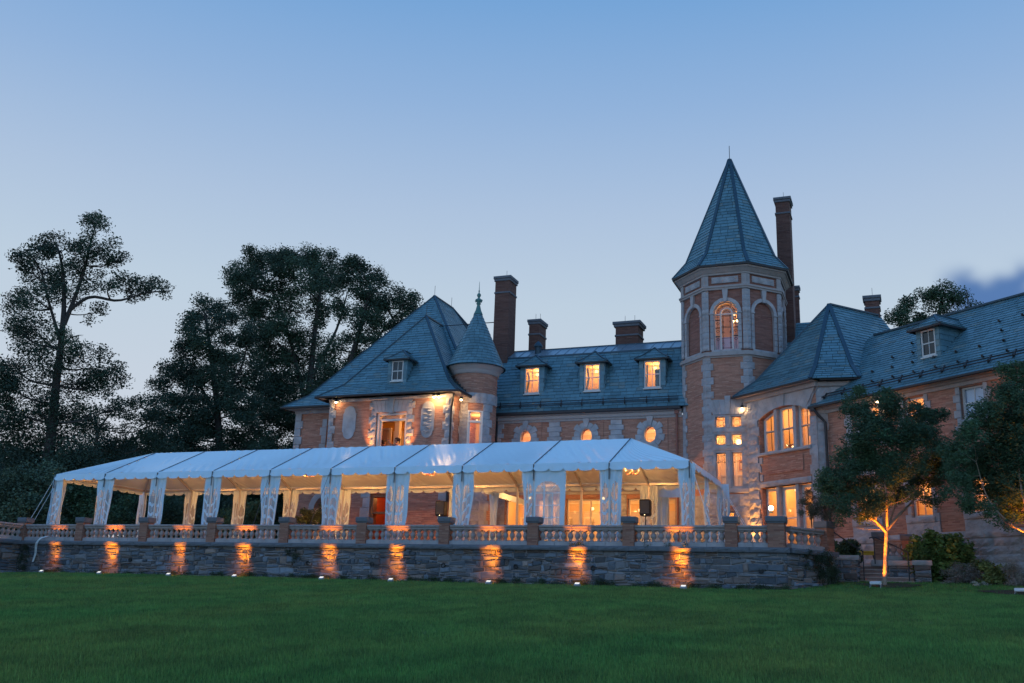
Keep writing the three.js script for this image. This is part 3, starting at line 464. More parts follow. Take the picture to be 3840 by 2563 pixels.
// ---- round turret
reseed(31);
{
  const cx = 16.72, cz = -11.2, TT = new M4().makeTranslation(cx, 0, cz).multiply(new M4().makeScale(0.945, 1, 0.945)), phi = 28 * RAD, hw = 18.5 * RAD;
  const cyl = (r, y0, y1) => { const g = new THREE.CylinderGeometry(r, r, y1 - y0, 56, 1, false).toNonIndexed(), p = g.attributes.position, uv = g.attributes.uv; for (let i = 0; i < p.count; i++) uv.setXY(i, uv.getX(i) * r * 6.283, p.getY(i)); return ap(g.translate(0, (y0 + y1) / 2, 0), TT); };
  part('turret_wall', [cyl(1.25, 3.6, 9.0), cyl(1.25, 11.5, 13.7)], M.brick, house, 'structure');
  const wallArc = (t0, t1) => { const g = new THREE.CylinderGeometry(1.25, 1.25, 2.5, 40, 1, true, t0, t1 - t0).toNonIndexed(), p = g.attributes.position, uv = g.attributes.uv; for (let i = 0; i < p.count; i++) uv.setXY(i, uv.getX(i) * 1.25 * (t1 - t0), p.getY(i)); return ap(g.translate(0, 10.25, 0), TT); };
  part('turret_wall', wallArc(phi + hw, phi - hw + Math.PI * 2), DS(M.brick), house, 'structure');
  const blk = (r, y0, y1, t0, t1, name = 'quoin') => { const n = 5, ri = r - 0.12, v = []; const P = (t, q, y) => [q * Math.sin(t), y, q * Math.cos(t)]; const quad = (a, b, c, d) => v.push(...a, ...b, ...c, ...a, ...c, ...d);
    for (let i = 0; i < n; i++) { const a = lerp(t0, t1, i / n), b = lerp(t0, t1, (i + 1) / n); quad(P(a, r, y0), P(b, r, y0), P(b, r, y1), P(a, r, y1)); quad(P(a, r, y1), P(b, r, y1), P(b, ri, y1), P(a, ri, y1)); quad(P(a, ri, y0), P(b, ri, y0), P(b, r, y0), P(a, r, y0)); }
    quad(P(t0, ri, y0), P(t0, r, y0), P(t0, r, y1), P(t0, ri, y1)); quad(P(t1, r, y0), P(t1, ri, y0), P(t1, ri, y1), P(t1, r, y1));
    const g = new THREE.BufferGeometry(); g.setAttribute('position', new THREE.Float32BufferAttribute(v, 3)); g.computeVertexNormals(); part(name, ap(boxUV(g), TT), M.stone, house); };
  for (let i = 0; i < 8; i++) { const y0 = 8.7 + i * 0.4, y1 = y0 + 0.385, s = i % 2 ? 0.24 : 0; blk(1.31, y0, y1, phi - hw - 0.62 + s, phi - hw - (i % 2 ? 0.02 : 0.3)); if (!(i % 2)) blk(1.31, y0, y1, phi - hw - 0.29, phi - hw - 0.01); blk(1.31, y0, y1, phi + hw + 0.01, phi + hw + 0.36 + s * 0.6); }
  for (let i = 0; i < 12; i++) blk(1.33, 11.9, 12.44, -1.4 + i * 0.26, -1.4 + i * 0.26 + 0.252, 'stone_block');
  for (let j = 0; j < 7; j++) for (let i = 0; i < 6; i++) blk(1.3, 3.9 + j * 0.5, 4.39 + j * 0.5, -0.6 + i * 0.3 + (j % 2) * 0.12, -0.6 + i * 0.3 + (j % 2) * 0.12 + 0.294, 'stone_block');
  const wf = new M4().makeTranslation(cx, 0, cz).multiply(new M4().makeRotationY(phi)).multiply(new M4().makeTranslation(0, 0, 1.13));
  part('turret_window', ap([box(-0.4, -0.32, 9.0, 11.5, -0.1, 0.06), box(0.32, 0.4, 9.0, 11.5, -0.1, 0.06), box(-0.32, 0.32, 11.42, 11.5, -0.1, 0.06), box(-0.32, 0.32, 10.86, 10.98, -0.1, 0.06), box(-0.32, 0.32, 9.0, 9.1, -0.1, 0.06), box(-0.32, -0.25, 9.1, 10.86, -0.1, 0.0), box(0.25, 0.32, 9.1, 10.86, -0.1, 0.0), box(-0.32, -0.25, 10.98, 11.42, -0.1, 0.0), box(0.25, 0.32, 10.98, 11.42, -0.1, 0.0)], wf), M.frameW, house);
  part('pane', ap(box(-0.27, 0.27, 9.08, 10.88, -0.05, -0.044), wf), M.glass, house); part('pane', ap(box(-0.27, 0.27, 10.96, 11.44, -0.05, -0.044), wf), M.glass, house);
  part('interior_wall', [ap(new THREE.CylinderGeometry(1.15, 1.15, 2.5, 30, 1, true, phi + 0.5, Math.PI * 2 - 1.0).translate(0, 10.25, 0), TT), cyl(1.2, 8.92, 8.99), cyl(1.2, 11.44, 11.49)], M.wallPaint, house);
  part('ceiling_lamp', ap(new THREE.SphereGeometry(0.07, 10, 8).translate(0.25, 11.15, 0.1), TT), M.shade, house); lamp(cx + 0.236, 11.15, cz + 0.094, WARM, 2.2);
  const lw = new M4().makeTranslation(cx, 0, cz).multiply(new M4().makeRotationY(phi + 0.1)).multiply(new M4().makeTranslation(0, 0, 1.23));
  for (const [y0, y1] of [[6.25, 6.9], [4.6, 5.9]]) { const f = part('small_window', ap([box(-0.3, -0.22, y0, y1, -0.1, 0.03), box(0.22, 0.3, y0, y1, -0.1, 0.03), box(-0.22, 0.22, y1 - 0.08, y1, -0.1, 0.03), box(-0.22, 0.22, y0, y0 + 0.08, -0.1, 0.03)], lw), M.smoothStone, house); part('pane', ap(box(-0.22, 0.22, y0 + 0.08, y1 - 0.08, -0.06, -0.02), lw), M.darkGlass, f); }
  part('turret_cornice', ap(lathe([[1.24, 13.5], [1.34, 13.52], [1.34, 13.68], [1.4, 13.74], [1.52, 13.9], [1.6, 13.96], [1.6, 14.04], [1.2, 14.06]], 48), TT), M.cornice, house);
  const prof = [[1.72, 13.98], [1.6, 14.16], [1.34, 14.66], [0.2, 17.12]];
  const d = part('turret_roof', ap(lathe([[1.66, 13.94], [1.58, 14.15], [1.32, 14.65], [0.18, 17.1]], 48), TT), M.deck, house), it = []; slateBuckets.push({ deck: d, items: it });
  for (let k = 0; k < 3; k++) {
    const [r0, y0] = prof[k], [r1, y1] = prof[k + 1], L = Math.hypot(r1 - r0, y1 - y0), rows = Math.max(1, Math.round(L / 0.19));
    for (let j = 0; j < rows; j++) {
      const ra = lerp(r0, r1, j / rows), rb = lerp(r0, r1, (j + 1) / rows), ya = lerp(y0, y1, j / rows), yb = lerp(y0, y1, (j + 1) / rows), n = Math.max(8, Math.round((6.283 * ra) / 0.3)), o = rr(0, 1);
      for (let i = 0; i < n; i++) {
        const t0 = ((i + o) / n) * 6.2832, t1 = ((i + 0.945 + o) / n) * 6.2832, P = (t, r, y) => new V3(cx + 0.945 * r * Math.sin(t), y, cz + 0.945 * r * Math.cos(t));
        const f = [P(t0, ra + 0.016, ya + 0.008), P(t1, ra + 0.016, ya + 0.008), P(t1, rb - 0.008, yb), P(t0, rb - 0.008, yb)], q = [P(t0, ra - 0.02, ya - 0.012), P(t1, ra - 0.02, ya - 0.012), P(t1, rb - 0.02, yb), P(t0, rb - 0.02, yb)], w = rr(0.76, 1.18);
        it.push({ v: [f[0], f[1], f[2], f[0], f[2], f[3], q[0], q[1], f[1], q[0], f[1], f[0], f[1], q[1], q[2], f[1], q[2], f[2], q[0], f[0], f[3], q[0], f[3], q[3]], c: [w, w, w], mid: f[0].clone().add(f[2]).multiplyScalar(0.5) });
      }
    }
  }
  part('finial', ap([lathe([[0.27, 17.05], [0.25, 17.1], [0.16, 17.3], [0.1, 17.55], [0.09, 17.62], [0.15, 17.66], [0.1, 17.72], [0.16, 17.8], [0.2, 17.86], [0.12, 17.95], [0.05, 18.0], [0.1, 18.1], [0.12, 18.17], [0.09, 18.24], [0.035, 18.28], [0.03, 18.36], [0.05, 18.4], [0.02, 18.46], [0.008, 18.95]], 16), ...[0, 1, 2, 3, 4, 5].map((i) => new THREE.TorusGeometry(0.055, 0.02, 6, 10).rotateY(i * 1.047).translate(0.17 * Math.cos(-i * 1.047), 17.84, 0.17 * Math.sin(-i * 1.047)))].map((g) => (g.index ? g.toNonIndexed() : g)), TT), M.copper, house);
  part('tie_rod', rod([12.9, 17.44, -14.0], [16.55, 17.48, -14.2], 0.028), M.iron, house);
  part('step_flashing', [...Array(7)].map((_, i) => box(15.72 + i * 0.0, 15.9 + i * 0.17, 12.3 + (6 - i) * 0.16, 12.46 + (6 - i) * 0.16, -10.55 + i * 0.02, -10.1 + i * 0.02)), M.gutter, house);
}
// ---- chimneys
reseed(37);
function chimney(x0, x1, z0, z1, y0, y1, o = {}) {
  const { band = 0.9, over = 0.06, rods = 1, taper = 0 } = o, g = [box(x0, x1, y0, y1 - 0.3, z0, z1)];
  if (taper) { const p = g[0].attributes.position, cx = (x0 + x1) / 2; for (let i = 0; i < p.count; i++) if (p.getY(i) < y0 + 0.01) p.setX(i, cx + (p.getX(i) - cx) * (1 + taper)); }
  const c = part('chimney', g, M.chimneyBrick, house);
  part('chimney_cap', [cbox(x0 - over, x1 + over, y1 - 0.3, y1 - 0.16, z0 - over, z1 + over, 0.02), cbox(x0 - over * 1.7, x1 + over * 1.7, y1 - 0.16, y1, z0 - over * 1.7, z1 + over * 1.7, 0.03)], M.cap, c);
  part('chimney_band', [cbox(x0 - 0.045, x1 + 0.045, y1 - band - 0.1, y1 - band, z0 - 0.045, z1 + 0.045, 0.02)], M.cap, c);
  for (let i = 0; i < rods; i++) part('lightning_rod', rod([lerp(x0, x1, (i + 0.7) / (rods + 0.3)), y1, (z0 + z1) / 2], [lerp(x0, x1, (i + 0.7) / (rods + 0.3)), y1 + 0.5, (z0 + z1) / 2], 0.01), M.iron, c);
}
M.chimneyBrick = std({ color: col(0.34, 0.34, 0.38), map: brickCol, bumpMap: brickBmp, bumpScale: 0.006, roughness: 0.9 });  // weathered brick, with shading also put into the darker, greyer colour
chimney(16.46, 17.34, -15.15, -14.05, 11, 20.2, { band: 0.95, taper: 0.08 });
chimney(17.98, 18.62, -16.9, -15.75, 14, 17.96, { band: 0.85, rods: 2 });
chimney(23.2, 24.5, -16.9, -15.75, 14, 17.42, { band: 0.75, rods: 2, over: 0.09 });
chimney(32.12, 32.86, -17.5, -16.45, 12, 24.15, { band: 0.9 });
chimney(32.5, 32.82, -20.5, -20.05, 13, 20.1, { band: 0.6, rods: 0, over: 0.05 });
// ---- octagonal tower
reseed(41);
M.towerBrick = std({ color: col(0.66, 0.62, 0.68), map: brickCol, bumpMap: brickBmp, bumpScale: 0.006, roughness: 0.9 });  // weathered brick, the weaker light up there put into its colour
{
  const cx = 30.06, cz = -13.975, W = 2.05, AP = 2.475, R = 2.679, TC = new M4().makeTranslation(cx, 0, cz);
  const face = (k) => new M4().makeTranslation(cx, 0, cz).multiply(new M4().makeRotationY(k * 45 * RAD)).multiply(new M4().makeTranslation(-W / 2, 0, AP));   // x 0..W, front at z = 0
  const oct = (r, y0, y1, r2 = r) => { const g = new THREE.CylinderGeometry(r2, r, y1 - y0, 8, 1, false, Math.PI / 8, Math.PI * 2); return ap(boxUV(g.translate(0, (y0 + y1) / 2, 0)), TC); };
  const arch = archPts(0.42, 1.63, 14.24, 16.2, 0.605), blind = archPts(0.42, 1.63, 14.24, 16.2, 0.605);
  for (let k = 0; k < 8; k++) {
    const m = face(k), front = k === 0;
    part('tower_wall', ap(extr(rect(0.003, W - 0.003, 3.6, 14.0), front ? [rect(0.22, 1.85, 7.49, 11.04), rect(0.76, 1.24, 5.2, 6.4)] : null, -0.32, 0), m), M.brick, house, 'structure');
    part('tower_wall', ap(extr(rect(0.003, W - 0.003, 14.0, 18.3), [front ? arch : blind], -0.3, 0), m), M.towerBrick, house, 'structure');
    if (k > 2 && k < 7) continue;
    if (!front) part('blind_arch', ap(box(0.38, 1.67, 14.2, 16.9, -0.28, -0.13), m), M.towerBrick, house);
    // arch ring, imposts, jamb strips, keystone
    for (let i = 0; i < 9; i++) { const a0 = ((i + 0.01) / 9) * Math.PI, a1 = ((i + 0.99) / 9) * Math.PI, P = (a, r) => [1.025 + r * Math.cos(a), 16.2 + r * Math.sin(a)]; wedge(m, [P(a0, 0.6), P(a0, 0.78), P((a0 + a1) / 2, 0.785), P(a1, 0.78), P(a1, 0.6), P((a0 + a1) / 2, 0.603)], -0.12, 0.06); }
    wedge(m, [[0.95, 16.76], [1.1, 16.76], [1.17, 17.4], [0.88, 17.4]], 0.0, 0.11, 'keystone');
    for (const [a, b] of [[0.25, 0.43], [1.62, 1.8]]) { quoins(m, a, b, 14.3, 16.13, 0.3, 0, { side: 0, step: 0, rough: false, mat: M.smoothStone, name: 'jamb_stone' }); part('impost', ap(cbox(a - 0.03, b + 0.03, 16.13, 16.21, -0.1, 0.08, 0.012), m), M.smoothStone, house); }
    part('sill', ap(cbox(0.3, 1.75, 14.16, 14.3, -0.25, 0.07, 0.02), m), M.smoothStone, house);
    part('frieze_panel', ap(rock(0.36, 1.69, 17.76, 18.08, -0.05, 0.06, 0.02), m), M.stone, house);
    for (const [a, b] of [[-0.03, 0.19], [W - 0.19, W + 0.03]]) {
      quoins(m, a, b, 14.28, 17.38, 0.31, 0, { side: 0, step: 0, amp: 0.02, proud: 0.07, name: 'pilaster_block' });
      part('pilaster_block', ap([cbox(a - 0.01, b + 0.01, 17.62, 18.18, -0.05, 0.075, 0.015)], m), M.smoothStone, house);
    }
    quoins(m, -0.02, 0.36, 6.2, 13.98, 0.36, 0, { side: -1, amp: 0.025, step: 0.13 }); quoins(m, W - 0.36, W + 0.02, 6.2, 13.98, 0.36, 0, { side: 1, amp: 0.025, step: 0.13 });
    for (let j = 0; j < 6; j++) for (let i = 0; i < 3; i++) { if (front && i === 1 && j < 5) continue; const o = j % 2 ? 0.1 : -0.1; part('stone_block', ap(rock(i === 0 ? 0 : 0.683 * i + o, i === 2 ? W : 0.683 * (i + 1) + o - 0.008, 3.9 + j * 0.55, 4.442 + j * 0.55, -0.05, 0.06, 0.03), m), M.stone, house); }
  }
  part('tower_band', [oct(R + 0.06, 13.9, 13.98), oct(R + 0.17, 13.98, 14.12), oct(R + 0.1, 14.12, 14.2)], M.cornice, house);
  part('tower_band', [oct(R + 0.13, 17.4, 17.5), oct(R + 0.18, 17.5, 17.57), oct(R + 0.1, 17.57, 17.63)], M.cornice, house);
  part('tower_cornice', [oct(R + 0.12, 18.18, 18.28), oct(R + 0.16, 18.28, 18.46, R + 0.34), oct(R + 0.4, 18.46, 18.56)], M.cornice, house);
  part('tower_gutter', [oct(R + 0.52, 18.54, 18.64)], M.gutter, house);
  // spire with a broken foot
  const V = (r, y, k) => new V3(cx + r * Math.sin((k * 45 + 22.5) * RAD), y, cz + r * Math.cos((k * 45 + 22.5) * RAD)), F = [], hips = [];
  for (let k = 0; k < 8; k++) {
    const P = [[3.2, 18.62], [2.47, 19.5], [0.05, 25.62]]; for (let i = 0; i < 2; i++) { F.push([V(P[i][0], P[i][1], k - 1), V(P[i][0], P[i][1], k), V(P[i + 1][0], P[i + 1][1], k), V(P[i + 1][0], P[i + 1][1], k - 1)]); hips.push([V(P[i][0], P[i][1], k), V(P[i + 1][0], P[i + 1][1], k)]); }
  }
  roofPart('spire', F, F); hipCaps(hips, 0.085);
  part('lightning_rod', [rod([cx, 25.5, cz], [cx, 26.45, cz], 0.018)], M.iron, house);
  // arched window of the top storey
  const m = face(0), z = -0.2, G = [];
  const ringS = (r0, r1, y) => { const o = [], i = []; for (let q = 0; q <= 20; q++) { const a = (q / 20) * Math.PI; o.push([1.025 + r1 * Math.cos(a), y + r1 * Math.sin(a)]); i.unshift([1.025 + r0 * Math.cos(a), y + r0 * Math.sin(a)]); } return [...o, ...i]; };
  G.push(extr(ringS(0.555, 0.61, 16.2), null, z - 0.07, z), extr(ringS(0.26, 0.33, 16.2), null, z - 0.07, z), box(0.42, 0.47, 14.3, 16.2, z - 0.07, z), box(1.58, 1.63, 14.3, 16.2, z - 0.07, z), box(0.7, 0.77, 14.37, 16.16, z - 0.07, z), box(1.28, 1.35, 14.37, 16.16, z - 0.07, z), box(0.47, 1.58, 16.16, 16.22, z - 0.071, z + 0.004), box(0.47, 1.58, 14.3, 14.37, z - 0.07, z));
  const f = part('arched_window', ap(G, m), M.frameW, house);
  part('pane', ap(extr(archPts(0.44, 1.61, 14.33, 16.2, 0.585), null, z - 0.045, z - 0.04), m), M.glass, f);
  const L = [], cm = (a, b) => L.push(bar([a[0], a[1], z - 0.03], [b[0], b[1], z - 0.03], 0.014, 0.014)), dia = (x, y, s) => { cm([x - s, y], [x, y + s]); cm([x, y + s], [x + s, y]); cm([x + s, y], [x, y - s]); cm([x, y - s], [x - s, y]); };
  for (const x of [0.82, 0.86, 1.19, 1.23]) cm([x, 14.4], [x, 16.15]); for (const y of [14.45, 14.95, 15.5, 15.56, 16.1]) cm([0.77, y], [1.28, y]);
  for (const y of [14.7, 15.25, 15.8]) { dia(0.84, y, 0.05); dia(1.21, y, 0.05); }
  for (const s of [0.585, 1.465]) { cm([s, 14.4], [s, 16.15]); for (const y of [14.9, 15.32, 15.72]) { dia(s, y, 0.08); } }
  for (const s of [[0.47, 0.7], [1.35, 1.58]]) for (const y of [15.05, 15.5, 15.9]) L.push(box(s[0], s[1], y - 0.02, y + 0.02, z - 0.045, z - 0.01));
  for (const a of [0.5, 1.05, 2.09, 2.64]) cm([1.025 + 0.33 * Math.cos(a), 16.2 + 0.33 * Math.sin(a)], [1.025 + 0.56 * Math.cos(a), 16.2 + 0.56 * Math.sin(a)]);
  L.push(extr(ringS(0.435, 0.452, 16.2), null, z - 0.04, z - 0.02), extr(ringS(0.16, 0.175, 16.2), null, z - 0.04, z - 0.02));
  part('leading', ap(L, m), M.leadCame, f);
  part('window_blind', ap([box(0.44, 1.61, 14.3, 15.0, -0.42, -0.4), bar([0.44, 15.02, -0.41], [1.61, 15.02, -0.41], 0.03, 0.05)], m), M.pinkBlind, house);
  part('interior_wall', [ap(new THREE.CylinderGeometry(2.05, 2.05, 3.4, 32, 1, true, 1.0, Math.PI * 2 - 2.0).translate(0, 15.9, 0), TC), oct(2.2, 17.3, 17.39), oct(2.2, 14.05, 14.12)], M.wallPaint, house);
  part('ceiling_rib', ap([tube([[0.95, 14.4, -1.9], [1.05, 15.7, -1.9], [1.35, 16.7, -1.5]], 0.05, 6)], m), M.drape, house);
  for (const x of [1.22, 1.42]) part('wall_lamp', ap(new THREE.SphereGeometry(0.055, 10, 8).translate(x, 16.02, -1.0), m), M.bulb, house);
  const lp = new V3(1.3, 16.35, -0.9).applyMatrix4(m); part('ceiling_lamp', ap(new THREE.SphereGeometry(0.06, 10, 8).translate(1.3, 16.35, -0.9), m), M.shade, house); lamp(lp.x, lp.y, lp.z, WARM, 4.2);
  // stair windows below: a stone grid of six lights
  const X = [[0.40, 0.87], [1.17, 1.64]], Yr = [[10.43, 10.95], [9.57, 10.07], [7.58, 9.19]], holes = [];
  for (const [a, b] of X) for (const [c, e] of Yr) holes.push(rect(a, b, c, e));
  part('window_surround', ap(extr(rect(0.222, 1.848, 7.492, 11.038), holes, -0.3, 0.02), m), M.smoothStone, house);
  for (const y of [10.16, 9.3]) part('transom', ap(rock(0.25, 1.8, y, y + 0.2, -0.05, 0.06, 0.02), m), M.stone, house);
  part('mullion', ap([cbox(0.93, 1.11, 7.5, 9.28, 0.0, 0.06, 0.02), cbox(0.93, 1.11, 9.52, 10.14, 0.0, 0.06, 0.02), cbox(0.93, 1.11, 10.38, 11.02, 0.0, 0.06, 0.02)], m), M.smoothStone, house);
  for (const [a, b] of X) for (const [c, e] of Yr) {
    const w = part('stair_window', ap([box(a, a + 0.035, c, e, -0.2, -0.14), box(b - 0.035, b, c, e, -0.2, -0.14), box(a + 0.035, b - 0.035, e - 0.035, e, -0.2, -0.14), box(a + 0.035, b - 0.035, c, c + 0.035, -0.2, -0.14)], m), M.frame, house);
    part('pane', ap(box(a + 0.03, b - 0.03, c + 0.03, e - 0.03, -0.18, -0.175), m), M.glass, w);
    const l = [], t = e - 0.5 > c ? e - 0.5 : c, bb = (p, q) => l.push(bar([p[0], p[1], -0.165], [q[0], q[1], -0.165], 0.012, 0.012));
    bb([a + 0.09, t], [a + 0.09, e]); bb([b - 0.09, t], [b - 0.09, e]); bb([a, e - 0.1], [b, e - 0.1]); bb([a, t + 0.06], [b, t + 0.06]); l.push(new THREE.TorusGeometry(0.13, 0.007, 5, 18).translate((a + b) / 2, (t + e) / 2 - 0.02, -0.165), ...[[a + 0.09, e - 0.1], [b - 0.09, e - 0.1], [a + 0.09, t + 0.06], [b - 0.09, t + 0.06]].map(([x, y]) => new THREE.TorusGeometry(0.035, 0.006, 5, 10).translate(x, y, -0.165)));
    part('leading', ap(l, m), M.leadCame, w);
  }
  { const n = 7; for (let i = 0; i < n; i++) { const b0 = lerp(0.3, 1.75, i / n), b1 = lerp(0.3, 1.75, (i + 1) / n), t0 = lerp(0.02, 2.03, i / n), t1 = lerp(0.02, 2.03, (i + 1) / n), key = i === 3; wedge(m, [[b0 + 0.005, 11.045], [b1 - 0.005, 11.045], [t1 - 0.005, key ? 11.95 : 11.78], [t0 + 0.005, key ? 11.95 : 11.78]], 0, key ? 0.11 : 0.07); } }
  part('sill', ap([cbox(0.1, 1.95, 7.25, 7.48, -0.05, 0.12, 0.03)], m), M.smoothStone, house);
  room(m, 0.3, 1.78, 7.3, 11.1, -1.9, -0.33, M.wallPaint, [], 0);
  part('dado_panel', ap([...[0.42, 0.62, 0.82, 1.02, 1.22, 1.42, 1.62].map((x) => cbox(x - 0.08, x + 0.08, 7.4, 8.25, -1.9, -1.86, 0.02)), box(0.3, 1.78, 8.3, 8.36, -1.9, -1.84)], m), M.frameW, house);
  for (const x of [0.72, 1.4]) part('picture_frame', ap(extr(rect(x - 0.2, x + 0.2, 8.6, 9.1), [rect(x - 0.15, x + 0.15, 8.65, 9.05)], -1.9, -1.86), m), M.wood, house);
  part('stair_lamp', ap(new THREE.CylinderGeometry(0.09, 0.11, 0.3, 12).translate(1.42, 9.72, -0.55), m), M.bulb, house);
  const sl = new V3(1.42, 9.72, -0.55).applyMatrix4(m); lamp(sl.x, sl.y, sl.z, WARM, 3.2);
  part('ceiling_lamp', ap(new THREE.SphereGeometry(0.07, 10, 8).translate(0.75, 10.2, -1.2), m), M.shade, house); const s2 = new V3(0.75, 10.2, -1.2).applyMatrix4(m); lamp(s2.x, s2.y, s2.z, WARM, 3.0);
  const lw = part('leaded_window', ap(extr(rect(0.76, 1.24, 5.2, 6.4), [rect(0.83, 1.17, 5.28, 6.33)], -0.2, -0.1), m), M.frame, house);
  part('pane', ap(box(0.82, 1.18, 5.27, 6.34, -0.17, -0.165), m), M.glass, lw);
  part('leading', ap([0.9, 1.0, 1.1].map((x) => bar([x, 5.28, -0.155], [x, 6.2, -0.155], 0.01, 0.01)).concat([-1, 0, 1, 2].map((i) => new THREE.TorusGeometry(0.05, 0.006, 4, 8, Math.PI).translate(0.85 + 0.1 * (i + 1), 6.2, -0.155))), m), M.leadCame, lw);
  room(m, 0.3, 1.7, 4.6, 6.9, -1.6, -0.33, M.wallPaint, [[0.95, 6.6, -0.8]], 2.2);
}
// ---- roofs behind the tower
roofPart('rear_roof', [poly3([[28.2, 13, -14.5], [37, 13, -14.5], [35, 17.1, -17.4], [28.2, 17.1, -17.4]]), poly3([[37, 13, -14.5], [37, 13, -24], [35, 17.1, -20], [35, 17.1, -17.4]]), poly3([[28.2, 17.1, -17.4], [35, 17.1, -17.4], [35, 17.1, -20], [28.2, 17.1, -20]])], [poly3([[28.2, 13, -14.5], [37, 13, -14.5], [35, 17.1, -17.4], [28.2, 17.1, -17.4]]), poly3([[37, 13, -14.5], [37, 13, -24], [35, 17.1, -20], [35, 17.1, -17.4]])]);
part('rear_wall', box(28.2, 36.6, 3.6, 13, -24, -15.2), M.brick, house, 'structure');
// ---- bay with the wide arch, and the wing running out to the right; both lie on one turned line
reseed(47);
const bm = fr(31.15, -11.3, -40), W3 = (x, y, z) => new V3(x, y, z).applyMatrix4(bm);
part('wall', ap(extr(rect(0, 4.25, 3.4, 11.6), [segArch(0.6, 3.85, 9.0, 10.6, 0.42), rect(0.65, 3.75, 4.5, 7.4)], -0.4, 0), bm), M.brick, house, 'structure');
part('wall', ap(box(-0.35, 0, 3.4, 11.6, -3, 0), bm), M.stone, house, 'structure');
const cm0 = bm.clone().multiply(fr(4.25, 0, 45));
part('wall', ap(box(0.003, 1.95, 7.0, 11.6, -0.35, 0), cm0), M.stone, house, 'structure');
quoins(cm0, 0.05, 0.62, 9.6, 11.5, 0.42, 0, { side: -1, amp: 0.02, step: 0.12, name: 'stone_block' });
for (let i = 0; i < 18; i++) part('quoin', ap(rock(-0.18, 0.5 - (i % 2) * 0.1 + 0.1, 3.9 + i * 0.425, 4.318 + i * 0.425, -0.12, 0.06, i < 9 ? 0.075 : 0.05), bm), M.stone, house);
for (let i = 0; i < 15; i++) part('quoin', ap(rock(3.86 - (i % 2) * 0.1, 4.26, 3.9 + i * 0.425, 4.318 + i * 0.425, -0.12, 0.04, 0.02), bm), M.stone, house);
for (let i = 0; i < 3; i++) part('quoin', ap(cbox(0.56, 0.76 - (i % 2) * 0.1, 7.7 + i * 0.4, 8.0 + i * 0.4, -0.05, 0.045, 0.01), bm), M.smoothStone, house);
{ // voussoirs fill the wall above the arch
  const h = 1.625, rise = 0.42, R = (h * h + rise * rise) / (2 * rise), c = 2.225, cy = 10.6 + rise - R, a0 = Math.asin(h / R), n = 15, top = 11.55;
  for (let i = 0; i < n; i++) {
    const A = a0 - (2 * a0 * (i + 0.015)) / n, B = a0 - (2 * a0 * (i + 0.985)) / n, P = (a) => [c + R * Math.sin(a), cy + R * Math.cos(a)];
    const f = 1.9, O = (a) => { const q = P(a), dx = Math.sin(a) * f, dy = Math.cos(a), t = (top - q[1]) / dy; return [q[0] + dx * t, top]; };
    const o1 = O(A), o2 = O(B); wedge(bm, [P(A), [Math.min(o1[0], 4.24), top], [Math.max(o2[0], 0.01), top], P(B), P((A + B) / 2)], -0.1, i === 7 ? 0.1 : 0.055);
  }
  part('stone_block', ap(extr([[0.5, 10.55], [0.66, 10.68], [0.5, 11.5]], null, -0.05, 0.05), bm), M.stone, house);
}
part('sill', ap([rock(0.5, 3.9, 8.86, 9.0, -0.4, 0.13, 0.03)], bm), M.stone, house);
part('lintel', ap([rock(0.58, 3.8, 7.4, 7.65, -0.35, 0.06, 0.05)], bm), M.stone, house);
part('brick_panel', ap(cbox(1.12, 3.36, 7.96, 8.68, 0, 0.05, 0.012), bm), M.brick, house);
for (const x of [1.5, 2.72]) { part('mullion', ap(cbox(x, x + 0.2, 9.0, 10.98, -0.34, -0.04, 0.02), bm), M.smoothStone, house); part('mullion', ap(cbox(x, x + 0.2, 4.5, 7.4, -0.34, -0.04, 0.02), bm), M.smoothStone, house); }
for (const [a, b] of [[0.62, 1.5], [1.7, 2.72], [2.92, 3.84]]) {
  const w = part('arched_sash', ap(extr([[a, 9.0], [b, 9.0], [b, 11.05], [a, 11.05]], [[[a + 0.13, 9.1], [b - 0.13, 9.1], [b - 0.13, 9.98], [a + 0.13, 9.98]], [[a + 0.13, 10.04], [b - 0.13, 10.04], [b - 0.13, segY(b - 0.13) - 0.1], [(a + b) / 2, segY((a + b) / 2) - 0.09], [a + 0.13, segY(a + 0.13) - 0.1]]], -0.36, -0.26), bm), M.frameW, house);
  part('glazing_bar', ap([box((a + b) / 2 - 0.012, (a + b) / 2 + 0.012, 9.1, 10.9, -0.33, -0.3)], bm), M.gutter, w);
  part('meeting_rail', ap([box(a + 0.12, b - 0.12, 9.98, 10.035, -0.34, -0.25)], bm), M.frame, w);
  part('pane', ap(box(a + 0.12, b - 0.12, 9.08, 10.0, -0.32, -0.314), bm), M.glass, w); part('pane', ap(box(a + 0.12, b - 0.12, 10.02, 11.0, -0.32, -0.314), bm), M.glass, w);
  win(bm, a, b, 4.5, 7.36, -0.26, { cols: 1, rows: 2, fw: 0.13 });
}
function segY(x) { const h = 1.625, rise = 0.42, R = (h * h + rise * rise) / (2 * rise), d = x - 2.225; return 10.6 + rise - R + Math.sqrt(R * R - d * d); }
room(bm, 0.35, 4.1, 8.7, 11.4, -3.2, -0.41, M.wallPaint, [[1.3, 11.1, -1.8], [3.0, 11.1, -1.8]], 5);
room(bm, 0.35, 4.1, 4.2, 7.9, -3.2, -0.41, M.wallPaint, [[1.2, 7.4, -1.6], [3.0, 7.4, -1.6]], 5);
part('picture_frame', ap(extr(rect(1.0, 1.5, 9.1, 9.5), null, -1.3, -1.25), bm), M.wood, house);
part('interior_cabinet', ap([cbox(2.1, 2.9, 4.3, 6.9, -3.2, -2.9, 0.03), cbox(2.2, 2.48, 5.4, 6.7, -2.9, -2.87, 0.02), cbox(2.52, 2.8, 5.4, 6.7, -2.9, -2.87, 0.02)], bm), M.frameW, house);
